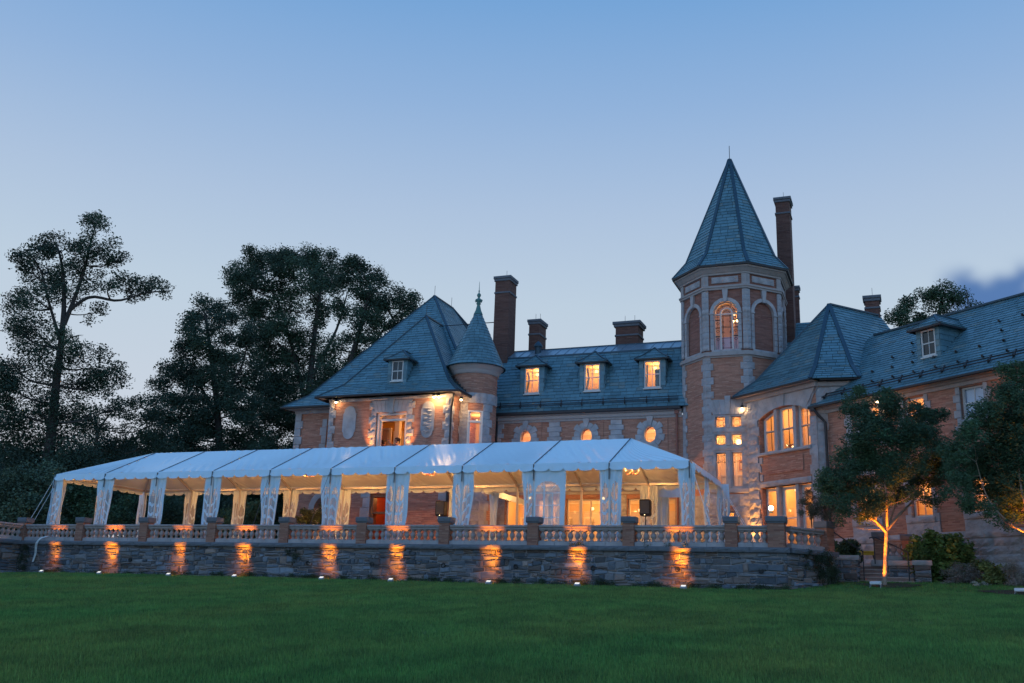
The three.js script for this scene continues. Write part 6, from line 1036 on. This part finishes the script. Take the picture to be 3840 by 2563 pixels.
function tree(name, label, o) {
  const { Z, trunk, clumps, r0, leaf, mat, per, bark = M.barkFar, depth = 1, limbs = [], twigs = true, cat = 'tree', foot } = o, sc = (Z / 2284) * (o.grow ?? 1);
  const base = foot || at(trunk[0][0], trunk[0][1], Z), t = thing(name, label, cat, [base.x, base.y, base.z], o.group);
  const paths = [trunk, ...limbs].map((p) => p.map(([x, y, dz = 0]) => at(x, y, Z + dz))); if (foot) paths[0][0] = foot.clone();
  const wood = paths.map((p, i) => taper(p, i ? r0 * (limbs[i - 1].w ?? 0.5) : r0, i ? r0 * 0.1 : r0 * (o.tip ?? 0.3), 7)), C = clumps.map(([x, y, r, dz = 0, d = 1, ry = o.ry ?? 0.85]) => ({ px: x, py: y, c: at(x, y, Z + dz + rr(-0.5, 0.5) * depth), r: [r * sc, r * sc * ry, r * sc * rr(0.8, 1.1)], d }));
  const nodes = []; paths.forEach((p, k) => { const cv = new THREE.CatmullRomCurve3(p); for (let i = 2; i <= 14; i++) nodes.push([cv.getPointAt(i / 14), k, i / 14]); });
  const br = []; for (const k of C) { let best, bd = 1e9; for (const [p, kk, f] of nodes) { const d = p.distanceTo(k.c) + Math.max(0, p.y - k.c.y + 0.3) * 3; if (d < bd) { bd = d; best = p; } } const L = best.distanceTo(k.c), md = best.clone().lerp(k.c, 0.5).add(new V3(rr(-0.1, 0.1) * L, -0.08 * L, rr(-0.1, 0.1) * L)), rb = Math.max(0.012, r0 * 0.22 * Math.min(1, k.r[0]));
    br.push(taper([best, md, k.c], rb, rb * 0.35, 5)); if (twigs) for (let i = 0; i < 5; i++) { const q = new V3(rr(-1, 1) * k.r[0], rr(-0.6, 1) * k.r[1], rr(-1, 1) * k.r[2]).multiplyScalar(0.85).add(k.c); br.push(taper([md.clone().lerp(k.c, 0.6), k.c.clone().lerp(q, 0.5), q], rb * 0.4, 0.006, 4)); } }
  part('trunk', wood, bark, t); part('branches', br, bark, t); foliage(t, 'crown', C, leaf, mat, per, o); return t;
}
reseed(89);
const farLeaf = leafCluster(26, 0.6, 0.19, 0.5), farLeafS = leafCluster(20, 0.45, 0.16, 0.5), nearLeaf = leafCluster(16, 0.2, 0.085, 0.42), shrubLeaf = leafCluster(14, 0.17, 0.11, 0.55), fineLeaf = leafCluster(12, 0.14, 0.075, 0.25), bigLeaf = leafCluster(10, 0.2, 0.17, 0.55);
const lf1 = leafMat(0.03, 0.058, 0.034), lf2 = leafMat(0.034, 0.066, 0.036), lf3 = leafMat(0.045, 0.085, 0.045), lf4 = leafMat(0.044, 0.094, 0.044), olive = leafMat(0.10, 0.12, 0.08), limeLeaf = leafMat(0.13, 0.2, 0.045);
tree('tall_tree', 'tall gaunt tree at the far left with one long bare bough reaching right', { Z: 62, r0: 0.4, leaf: farLeafS, grow: 1.08, tight: 0.36, ry: 0.95, mat: lf1, per: 78, depth: 2.5, tip: 0.16,
  trunk: [[98, 1150], [116, 1000], [128, 880], [140, 780], [146, 690], [140, 600], [128, 560]], limbs: [Object.assign([[146, 745], [172, 680], [195, 610], [210, 545], [222, 510]], { w: 0.4 }), Object.assign([[160, 710], [205, 682], [270, 690], [335, 672], [385, 668]], { w: 0.3 }), Object.assign([[140, 790], [110, 690], [92, 620], [60, 575]], { w: 0.3 })],
  clumps: [[48, 580, 22], [75, 588, 20], [105, 560, 34], [138, 575, 28], [112, 620, 44], [70, 625, 22], [50, 700, 34], [85, 690, 36], [45, 765, 36], [90, 770, 48], [180, 545, 24], [212, 505, 26], [248, 515, 16], [190, 590, 36], [230, 575, 32], [268, 600, 22], [285, 598, 12], [150, 660, 44], [205, 640, 30], [250, 650, 24], [295, 662, 30], [340, 662, 26], [372, 668, 18], [325, 645, 16], [165, 770, 44, 0, 0.7], [215, 720, 20], [120, 850, 60, 0, 0.8], [35, 850, 50], [200, 845, 52], [240, 885, 40], [262, 850, 18], [15, 930, 52], [80, 925, 60, 0, 0.8], [150, 950, 60, 0, 0.8], [210, 950, 44, 0, 0.7], [255, 940, 30, 0, 0.7], [25, 1010, 56, 0, 0.7], [100, 1030, 60], [175, 1040, 55], [60, 1085, 55], [135, 1090, 55], [5, 1080, 50], [200, 1085, 50], [10, 880, 40]] });
tree('broad_tree', 'broad dense tree with the highest dome, behind the pavilion roof', { Z: 82, r0: 0.42, leaf: farLeaf, grow: 1.04, tight: 0.28, mat: lf2, per: 70, depth: 4,
  trunk: [[690, 1090], [700, 960], [712, 860], [722, 760], [735, 660]], limbs: [Object.assign([[700, 930], [670, 800], [640, 700], [600, 630]], { w: 0.5 }), Object.assign([[712, 870], [770, 760], [800, 660]], { w: 0.45 })],
  clumps: [[545, 640, 40], [572, 600, 32], [600, 592, 36], [645, 610, 44], [668, 582, 30], [700, 592, 34], [722, 585, 28], [745, 605, 32], [575, 660, 44], [625, 665, 48], [690, 640, 50, 0, 0.8], [735, 660, 50, 0, 0.75], [560, 715, 44], [610, 730, 50], [665, 720, 48, 0, 0.7], [770, 640, 34], [640, 790, 55], [700, 790, 50, 0, 0.7], [745, 730, 40, 0, 0.8], [590, 800, 50], [660, 860, 60], [725, 850, 50, 0, 0.8], [600, 880, 55], [680, 930, 60], [620, 960, 60], [700, 1000, 60], [630, 1040, 60], [690, 1070, 60]] });
tree('broad_tree', 'dense tree with leaning limbs, right of the highest dome and meeting the slate roof', { Z: 74, r0: 0.4, leaf: farLeaf, grow: 1.04, tight: 0.28, mat: lf2, per: 70, depth: 3,
  trunk: [[790, 1090], [785, 960], [800, 850], [830, 740], [850, 660]], limbs: [Object.assign([[790, 920], [850, 800], [900, 730]], { w: 0.5 })],
  clumps: [[800, 620, 32], [822, 612, 26], [845, 640, 30], [862, 665, 30], [805, 665, 40], [850, 700, 40], [890, 690, 36], [925, 700, 30], [950, 702, 20], [880, 730, 40, 0, 0.8], [830, 750, 45, 0, 0.7], [780, 720, 36, 0, 0.8], [920, 740, 30, 0, 0.7], [780, 800, 45, 0, 0.8], [850, 800, 45, 0, 0.7], [760, 880, 50], [820, 860, 50], [770, 950, 55], [830, 930, 50], [760, 1030, 55], [820, 1000, 55]] });
tree('broad_tree', 'rounded dense tree stepping down on the left side of the big grove', { Z: 76, r0: 0.36, leaf: farLeaf, grow: 1.04, tight: 0.28, mat: lf1, per: 74, depth: 3,
  trunk: [[505, 1100], [500, 980], [492, 880], [480, 790], [470, 720]], limbs: [Object.assign([[500, 960], [450, 870], [415, 800]], { w: 0.5 }), Object.assign([[497, 930], [550, 850], [570, 780]], { w: 0.5 })],
  clumps: [[432, 740, 28], [465, 708, 32], [495, 702, 24], [505, 745, 42], [450, 770, 36], [420, 800, 34], [470, 820, 48, 0, 0.8], [530, 800, 46], [560, 760, 30], [400, 850, 32], [440, 870, 46], [510, 880, 54], [560, 870, 46], [385, 900, 36], [410, 940, 52], [470, 950, 60], [540, 950, 60], [370, 980, 50], [430, 1010, 60], [500, 1030, 66], [570, 1030, 60], [400, 1080, 56], [470, 1095, 60], [550, 1100, 60]] });
tree('small_tree', 'smaller sparse tree with a pale forked trunk, between the tall tree and the grove', { Z: 68, r0: 0.22, leaf: farLeafS, mat: lf1, per: 60, depth: 2, bark: M.bark, trunk: [[212, 1090], [218, 1030], [222, 985], [214, 950]], limbs: [Object.assign([[220, 1000], [240, 965], [262, 940]], { w: 0.6 })],
  clumps: [[275, 930, 28, 0, 0.8], [310, 920, 26], [345, 925, 24], [250, 980, 30, 0, 0.5], [300, 970, 40, 0, 0.8], [350, 975, 36], [270, 1030, 44], [330, 1030, 48], [375, 1040, 40], [230, 1070, 40], [300, 1090, 50], [360, 1090, 50], [385, 940, 20]] });
tree('background_tree', 'dark leafy tree behind the ridge of the wing roof', { Z: 66, r0: 0.25, leaf: farLeafS, mat: lf3, per: 105, depth: 1.5, trunk: [[2145, 880], [2148, 800], [2152, 740], [2160, 690]], clumps: [[2050, 722, 22], [2075, 710, 22], [2060, 745, 26], [2098, 700, 22], [2115, 690, 24], [2135, 682, 26], [2160, 662, 24], [2175, 655, 14], [2180, 690, 26], [2205, 692, 20], [2222, 672, 12], [2225, 705, 18], [2100, 735, 30], [2145, 725, 34], [2190, 730, 32], [2130, 770, 40], [2180, 770, 40], [2080, 770, 36]] });
// two small lit trees on the lawn
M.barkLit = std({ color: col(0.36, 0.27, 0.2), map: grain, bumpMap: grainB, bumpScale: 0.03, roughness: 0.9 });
const groundAt = (px, py) => { let Z = 20; for (; Z < 48; Z += 0.05) { const p = at(px, py, Z); if (p.y <= groundY(p.x, -p.z)) break; } return [at(px, py, Z), Z]; };
const [foot1, z1] = groundAt(2030, 1347), [foot2, z2] = groundAt(2392, 1367);
for (const f of [foot1, foot2]) { spot([f.x - 0.3, f.y + 0.3, f.z + 0.45], [f.x, f.y + 2.6, f.z], AMBER, 190, 28 * RAD, 0.9); spot([f.x - 0.3, f.y + 0.28, f.z + 0.42], [f.x + 0.02, f.y + 0.7, f.z], AMBER, 16, 34 * RAD, 0.9); }
tree('lawn_tree', 'small multi-limbed tree with its trunk lit orange, in front of the steps', { Z: z1, r0: 0.078, leaf: nearLeaf, mat: lf4, per: 760, depth: 1.6, bark: M.barkLit, tip: 0.8, twigs: true,
  trunk: [[2030, 1347], [2032, 1290], [2034, 1240], [2036, 1205]], limbs: [Object.assign([[2034, 1222], [2010, 1196], [1985, 1178], [1965, 1120, 0.6], [1955, 1020, 0.8]], { w: 0.75 }), Object.assign([[2036, 1212], [2034, 1140, -0.5], [2024, 1060, -0.4], [2010, 960]], { w: 0.55 }), Object.assign([[2036, 1215], [2056, 1190], [2095, 1150, 0.5], [2150, 1080, 0.6]], { w: 0.8 }), Object.assign([[2040, 1205], [2062, 1130, 0.9], [2080, 1030, 0.9]], { w: 0.5 })],
  clumps: [[1962, 905, 20], [1952, 935, 22], [1975, 935, 24], [1990, 965, 34], [2025, 915, 22], [2040, 930, 26], [2055, 950, 24], [2025, 975, 36], [1975, 1000, 36], [2015, 1020, 42], [2060, 1000, 40], [1960, 1045, 40], [2005, 1075, 46], [1935, 1085, 34], [1905, 1105, 30], [1925, 1130, 34], [1965, 1115, 38], [1985, 1150, 34], [1945, 1160, 24], [2040, 1080, 44], [2055, 1130, 32, 0, 0.6], [2020, 1150, 30, 0, 0.7], [2095, 960, 30], [2110, 940, 24], [2100, 1010, 40], [2085, 1060, 40], [2130, 990, 36], [2150, 960, 26], [2150, 1040, 44], [2120, 1090, 36], [2165, 1090, 34], [2100, 1130, 24, 0, 0.6], [2135, 1140, 22, 0, 0.6], [1990, 1190, 18, 0, 0.4], [2010, 1175, 24, 0, 0.5], [1900, 1150, 18, 0, 0.5], [1930, 1195, 16, 0, 0.35]] });
tree('lawn_tree', 'second small lawn tree at the right edge, its crown cut by the frame', { Z: z2, r0: 0.078, leaf: nearLeaf, mat: lf4, per: 760, depth: 1.6, bark: M.barkLit, tip: 0.8,
  trunk: [[2392, 1366], [2390, 1300], [2388, 1250], [2386, 1225]], limbs: [Object.assign([[2388, 1235], [2340, 1216], [2300, 1186], [2265, 1140], [2240, 1060]], { w: 0.55 }), Object.assign([[2388, 1230], [2350, 1150, -0.4], [2335, 1040], [2320, 920]], { w: 0.6 }), Object.assign([[2388, 1230], [2400, 1130], [2400, 980]], { w: 0.6 })],
  clumps: [[2312, 858, 26], [2335, 848, 24], [2300, 890, 28], [2330, 895, 34], [2278, 925, 30], [2315, 940, 40], [2345, 930, 34], [2250, 960, 34], [2285, 985, 44], [2330, 1000, 46], [2225, 990, 32], [2195, 1030, 36], [2240, 1035, 44], [2290, 1060, 48], [2340, 1060, 46], [2205, 1080, 40], [2255, 1100, 44], [2310, 1110, 44], [2190, 1115, 28, 0, 0.8], [2230, 1145, 32, 0, 0.8], [2345, 1120, 44], [2290, 1155, 32, 0, 0.7], [2335, 1165, 36, 0, 0.8], [2265, 1180, 20, 0, 0.5], [2310, 1195, 18, 0, 0.4], [2380, 1000, 70], [2400, 900, 50], [2400, 1100, 60]] });
// shrubs and beds at the wing
function bush(name, label, clumps, Z, leaf, mat, per, cat = 'shrub', group) {
  const [bx, by] = clumps.base, b = at(bx, by, Z), t = thing(name, label, cat, [b.x, b.y, b.z], group), sc = Z / 2284, C = clumps.map(([x, y, r, dz = 0, d = 1, ry = 0.9]) => ({ c: at(x, y, Z + dz), r: [r * sc, r * sc * ry, r * sc * 0.9], d }));
  part('stems', C.map((k) => taper([b, b.clone().lerp(k.c, 0.5).add(new V3(rr(-0.1, 0.1), 0.1, rr(-0.1, 0.1))), k.c], 0.022, 0.008, 5)), M.bark, t); foliage(t, 'foliage', C, leaf, mat, per, { tight: 0.4 }); return t;
}
const cl = (base, list) => Object.assign(list, { base });
bush('hydrangea_bush', 'large leafy green shrub with bright upper leaves, right of the steps', cl([2160, 1340], [[2110, 1262, 24], [2140, 1250, 26], [2175, 1248, 28], [2205, 1265, 24], [2120, 1290, 34], [2160, 1285, 40], [2200, 1295, 34], [2225, 1310, 22], [2130, 1320, 36], [2175, 1325, 36], [2100, 1275, 14]]), 36.3, bigLeaf, limeLeaf, 420);
bush('lavender_clump', 'grey-purple feathery clump in front of the wing wall, beside the large shrub', cl([2215, 1345], [[2190, 1322, 20], [2215, 1315, 26], [2240, 1325, 24], [2175, 1338, 14], [2210, 1338, 22], [2245, 1342, 18]]), 35.2, fineLeaf, M.lavender = leafMat(0.26, 0.23, 0.2), 1100, 'plant');
bush('garden_shrub', 'low yellow-green shrub between the feathery clumps at the wing wall', cl([2285, 1350], [[2255, 1300, 18], [2275, 1312, 24], [2300, 1320, 26], [2265, 1330, 22], [2290, 1340, 24], [2315, 1335, 18]]), 34.9, shrubLeaf, leafMat(0.15, 0.17, 0.045), 700);
bush('lavender_clump', 'grey-purple feathery clump at the right edge, at the wing wall', cl([2335, 1355], [[2320, 1310, 16], [2340, 1318, 22], [2330, 1338, 22], [2350, 1345, 22]]), 34.2, fineLeaf, M.lavender, 1100, 'plant');
bush('flower_patch', 'small white-flowered clump at the front of the bed', cl([2262, 1352], [[2250, 1350, 10], [2268, 1353, 9], [2240, 1347, 7]]), 34.4, fineLeaf, leafMat(0.4, 0.4, 0.36), 900, 'flowers');
bush('garden_shrub', 'dark rounded shrub behind the end pier of the balustrade', cl([1935, 1290], [[1920, 1262, 20], [1945, 1258, 20], [1935, 1275, 24], [1960, 1275, 14]]), 39.5, shrubLeaf, leafMat(0.05, 0.085, 0.03), 800);
for (const [dx, label] of [[0, 'potted olive-like shrub with a bare stem, left of its twin behind the end pier'], [36, 'potted olive-like shrub with a bare stem, right of its twin behind the end pier']]) {
  const Z = 37.6, b = at(1862 + dx, 1230, Z); b.y = 3.88; const t = thing('potted_shrub', label, 'potted plant', [b.x, b.y, b.z], 'potted shrubs behind the end pier'), top = at(1858 + dx, 1165, Z);
  part('pot', lathe([[0.16, 0], [0.2, 0.3], [0.22, 0.36], [0.19, 0.38], [0, 0.36]], 18).translate(b.x, b.y, b.z), M.terra, t);
  const C = [[1848, 1142, 12], [1866, 1136, 13], [1878, 1150, 13], [1852, 1162, 15], [1870, 1170, 15], [1842, 1178, 9], [1884, 1172, 10], [1860, 1184, 10]].map(([x, y, r]) => ({ c: at(x + dx, y, Z), r: [r * Z / 2284, r * Z / 2284, r * Z / 2284] }));
  part('trunk', [taper([b.clone().add(new V3(0, 0.3, 0)), at(1862 + dx, 1195, Z), top], 0.035, 0.02), ...C.map((k) => taper([at(1862 + dx, 1195, Z), k.c.clone().lerp(top, 0.4), k.c], 0.015, 0.005, 5))], M.bark, t); foliage(t, 'foliage', C, fineLeaf, olive, 900);
}
{ // indoor palm near the doors, pots of white flowers by the arch
  const b = new V3(25.1, 3.9, -10.4), t = thing('palm', 'potted palm with arching fronds beside the right loudspeaker', 'palm', [b.x, b.y, b.z]), f = [];
  part('pot', lathe([[0.18, 0], [0.24, 0.4], [0.26, 0.45], [0.22, 0.46], [0, 0.44]], 18).translate(b.x, b.y, b.z), M.terra, t);
  const P = []; for (let i = 0; i < 14; i++) { const a = i * 2.4, L = rr(0.7, 1.1), pts = []; for (let k = 0; k <= 6; k++) { const s = k / 6; pts.push(new V3(b.x + Math.cos(a) * L * s, b.y + 0.45 + 1.9 * Math.sin(Math.min(1, s * 1.15) * 1.7) * rr(0.9, 1) * (i % 3 ? 1 : 0.75) - 0.5 * s * s, b.z + Math.sin(a) * L * s)); } f.push(taper(pts, 0.012, 0.004, 4));
    for (let k = 2; k <= 6; k++) for (const s of [-1, 1]) for (let q = 0; q < 2; q++) { const p = pts[k].clone().lerp(pts[k - 1], q / 2), d = new V3(-Math.sin(a) * s, -0.35, Math.cos(a) * s).multiplyScalar(0.26), w = pts[k].clone().sub(pts[k - 1]).normalize().multiplyScalar(0.025); for (const v of [p.clone().add(w), p.clone().sub(w), p.clone().add(d)]) P.push(v.x, v.y, v.z); } }
  const g = new THREE.BufferGeometry(); g.setAttribute('position', new THREE.Float32BufferAttribute(P, 3)); g.computeVertexNormals(); part('stem', f, M.bark, t); part('fronds', g, leafMat(0.08, 0.12, 0.03), t);
  const c = at(716, 1195, 50.5); c.y = 3.9; const o = thing('flowering_shrub', 'rounded shrub with small white flowers in front of the archway', 'shrub', [c.x, c.y, c.z]), C = [[700, 1178, 22], [722, 1168, 24], [740, 1182, 20], [712, 1195, 26], [735, 1200, 22]].map(([x, y, r]) => ({ c: at(x, y, 50.5), r: [r * 50.5 / 2284, r * 50.5 / 2284, r * 50.5 / 2284] }));
  part('stems', C.map((k) => taper([c, c.clone().lerp(k.c, 0.6), k.c], 0.02, 0.006, 5)), M.bark, o); foliage(o, 'foliage', C, shrubLeaf, leafMat(0.06, 0.09, 0.035), 260); foliage(o, 'blossoms', C, leafCluster(3, 0.12, 0.06, 0.9), leafMat(0.6, 0.58, 0.5), 110);
}
// bushes left of and behind the tent
bush('garden_bush', 'pale-leaved tall bush at the left edge behind the balustrade', cl([60, 1215], [[20, 1110, 40], [60, 1095, 40], [100, 1085, 30], [95, 1130, 44], [40, 1160, 50], [90, 1180, 50], [10, 1180, 40]]), 58, farLeafS, leafMat(0.07, 0.115, 0.07), 110);
bush('garden_bush', 'leafy bush seen under the left end of the tent', cl([205, 1220], [[150, 1150, 44], [195, 1140, 40], [180, 1190, 46], [225, 1180, 44], [255, 1170, 40]]), 60, farLeafS, leafMat(0.05, 0.1, 0.045), 110);
bush('garden_bush', 'dark bush seen under the tent between the second and fourth legs', cl([330, 1220], [[290, 1160, 40], [330, 1180, 40], [300, 1200, 40], [370, 1190, 44], [400, 1165, 40]]), 62, farLeafS, lf2, 80);
bush('garden_bush', 'bright-edged bush seen under the tent left of the archway', cl([590, 1215], [[560, 1190, 30], [590, 1175, 26], [615, 1185, 30], [575, 1205, 30], [540, 1200, 30]]), 58, farLeafS, leafMat(0.08, 0.11, 0.04), 90);
bush('garden_bush', 'dark bush seen through the middle of the tent left part', cl([470, 1220], [[440, 1180, 40], [480, 1175, 40], [520, 1180, 40], [460, 1205, 40], [500, 1205, 40]]), 64, farLeafS, lf1, 80);
{ // dense dark wood that closes the view under the crowns
  const t = thing('woodland', 'dark wood behind the terrace, under the tree crowns', null, [-12, 3.8, -40], null, 'stuff'), C = []; for (let i = 0; i < 150; i++) { const x = rr(-80, 760), y = rr(1060, 1220), Z = rr(84, 96), c = at(x, y, Z); C.push({ c, r: [3.0, 2.2, 2.4], d: 1 }); } foliage(t, 'foliage', C, farLeaf, lf1, 22);
}
// creepers and weeds on the wall
function creeper(label, m, list, mat = leafMat(0.035, 0.055, 0.025)) { const p = new V3(list[0][0], list[0][1], 0.06).applyMatrix4(m), t = thing('creeper', label, 'creeper', [p.x, p.y, p.z]), C = list.map(([x, y, r]) => ({ c: new V3(x, y, 0.07).applyMatrix4(m), r: [r, r * 1.1, 0.09] })); part('stem', C.map((k) => taper([new V3(k.c.x, 3.85, k.c.z), new V3(k.c.x + 0.05, (k.c.y + 3.85) / 2, k.c.z + 0.02), k.c], 0.012, 0.006, 4)), M.bark, t); foliage(t, 'leaves', C, fineLeaf, mat, 420); return t; }
const wf0 = fr(0, 1.15);
creeper('creeper hanging on the end return of the wall, right corner', retM, [[0.9, 3.5, 0.35], [1.3, 3.3, 0.4], [1.7, 3.5, 0.4], [1.5, 2.95, 0.35], [2.1, 3.3, 0.4], [2.2, 2.9, 0.4]]);
creeper('creeper hanging at the left corner of the wall', wf0, [[0.0, 3.4, 0.25], [0.1, 3.0, 0.3], [-0.1, 2.75, 0.3], [0.3, 3.2, 0.15]]);
creeper('small creeper below the coping, under the pier before the fifth light pool', wf0, [[14.4, 3.6, 0.18], [14.6, 3.45, 0.2], [14.5, 3.2, 0.15]]);
creeper('spiky weed on the coping above the eighth light pool', wf0, [[26.5, 3.95, 0.2], [26.8, 3.92, 0.18]]);
creeper('small weeds on the coping above the ninth light pool', wf0, [[29.2, 3.93, 0.1], [30.0, 3.94, 0.1], [30.6, 3.92, 0.12]]);
{ const t = thing('ground_cover', 'low weeds growing along the foot of the wall', null, [17, 2.5, 1.35], null, 'stuff'), C = []; for (let i = 0; i < 110; i++) { const x = 34 * Math.pow(rnd(), 0.75); C.push({ c: new V3(x, 2.52, 1.3), r: [rr(0.12, 0.4), rr(0.05, 0.14), 0.1] }); } foliage(t, 'leaves', C, fineLeaf, leafMat(0.04, 0.065, 0.025), 420); }
{ // mulch round the trees
  const mulch = std({ color: col(0.05, 0.035, 0.025), map: grain, bumpMap: grainB, bumpScale: 0.05, roughness: 1 });
  const bed = (label, a, b, ra, rb) => { const o = thing('mulch_bed', label, null, [a, groundY(a, b), -b], null, 'structure'), v = []; for (let i = 0; i < 28; i++) for (let r = 0; r < 3; r++) { const P = (k, q) => { const t = (k / 28) * 6.2832, w = (q / 3) * (1 + 0.12 * Math.sin(t * 3) + 0.06 * Math.sin(t * 7)), x = a + ra * w * Math.cos(t), y = b + rb * w * Math.sin(t); return [x, groundY(x, y) + 0.045 + 0.03 * (1 - q / 3), -y]; }; v.push(...P(i, r), ...P(i + 1, r), ...P(i + 1, r + 1), ...P(i, r), ...P(i + 1, r + 1), ...P(i, r + 1)); } const g = new THREE.BufferGeometry(); g.setAttribute('position', new THREE.Float32BufferAttribute(v, 3)); g.computeVertexNormals(); if (g.attributes.normal.getY(0) < 0) mulch.side = THREE.DoubleSide; part('mulch', boxUV(g), mulch, o); };
  bed('dark mulch ring round the lit lawn tree', 37.1, 0.75, 1.0, 0.7); bed('dark mulch ring round the lawn tree at the right edge', 41.6, -0.6, 1.7, 0.75); bed('planting bed along the wing wall', 40.5, 3.2, 2.6, 1.3);
}
// ---- grass
{
  reseed(97);
  const v = []; for (let i = 0; i < 7; i++) { const a = rr(0, 6.28), x = rr(-0.06, 0.06), z = rr(-0.06, 0.06), h = rr(0.035, 0.085), w = 0.006, dx = rr(-0.025, 0.025), dz = rr(-0.025, 0.025), c = Math.cos(a) * w, s = Math.sin(a) * w; v.push(x - c, -0.01, z - s, x + c, -0.01, z + s, x + dx, h, z + dz); }
  const g = new THREE.BufferGeometry(); g.setAttribute('position', new THREE.Float32BufferAttribute(v, 3)); g.computeVertexNormals();
  const N = 170000, im = new THREE.InstancedMesh(g, leafMat(0.105, 0.21, 0.045), N), c = new THREE.Color(), Q = new THREE.Quaternion(), yax = new V3(0, 1, 0), p = new V3(), base = [30, 1.5, 10]; let n = 0, tries = 0;
  while (n < N && tries++ < N * 12) {
    const Z = 9.5 + 36 * Math.pow(rnd(), 1.25), px = rr(-60, 2410), X = ((px - 1174.5) / 2284) * Z; p.set(X, 0, -Z).applyMatrix4(HMI); const a = p.x, b = -p.z;
    if (b > (a > 34.2 ? 2 : -1.28) || a < -0.4) continue;
    p.set(a - base[0], groundY(a, b) - base[1] + 0.05 * (vnoise(a * 0.3 + 90, b * 0.3 + 90, 997, 5) - 0.5), -b - base[2]); const s = rr(0.7, 1.3); im.setMatrixAt(n, new M4().compose(p, Q.setFromAxisAngle(yax, rr(0, 6.28)), new V3(s, s * rr(0.7, 1.2), s)));
    const k = (0.75 + 0.5 * vnoise(a * 1.7 + 40, b * 1.1 + 80, 997, 6)) * rr(0.55, 1.5); c.setRGB(k * rr(0.8, 1.25) * (0.75 + 0.6 * vnoise(a * 0.5 + 10, b * 0.35 + 60, 997, 12)), k, k * 0.9); im.setColorAt(n, c); n++;
  }
  im.count = n; im.name = 'grass'; im.userData = { kind: 'stuff', label: 'short mown grass blades of the lawn' }; im.position.copy(toWorld(...base)); im.rotation.y = -YAW; im.receiveShadow = true; scene.add(im);
}
renderer.render(scene, camera);
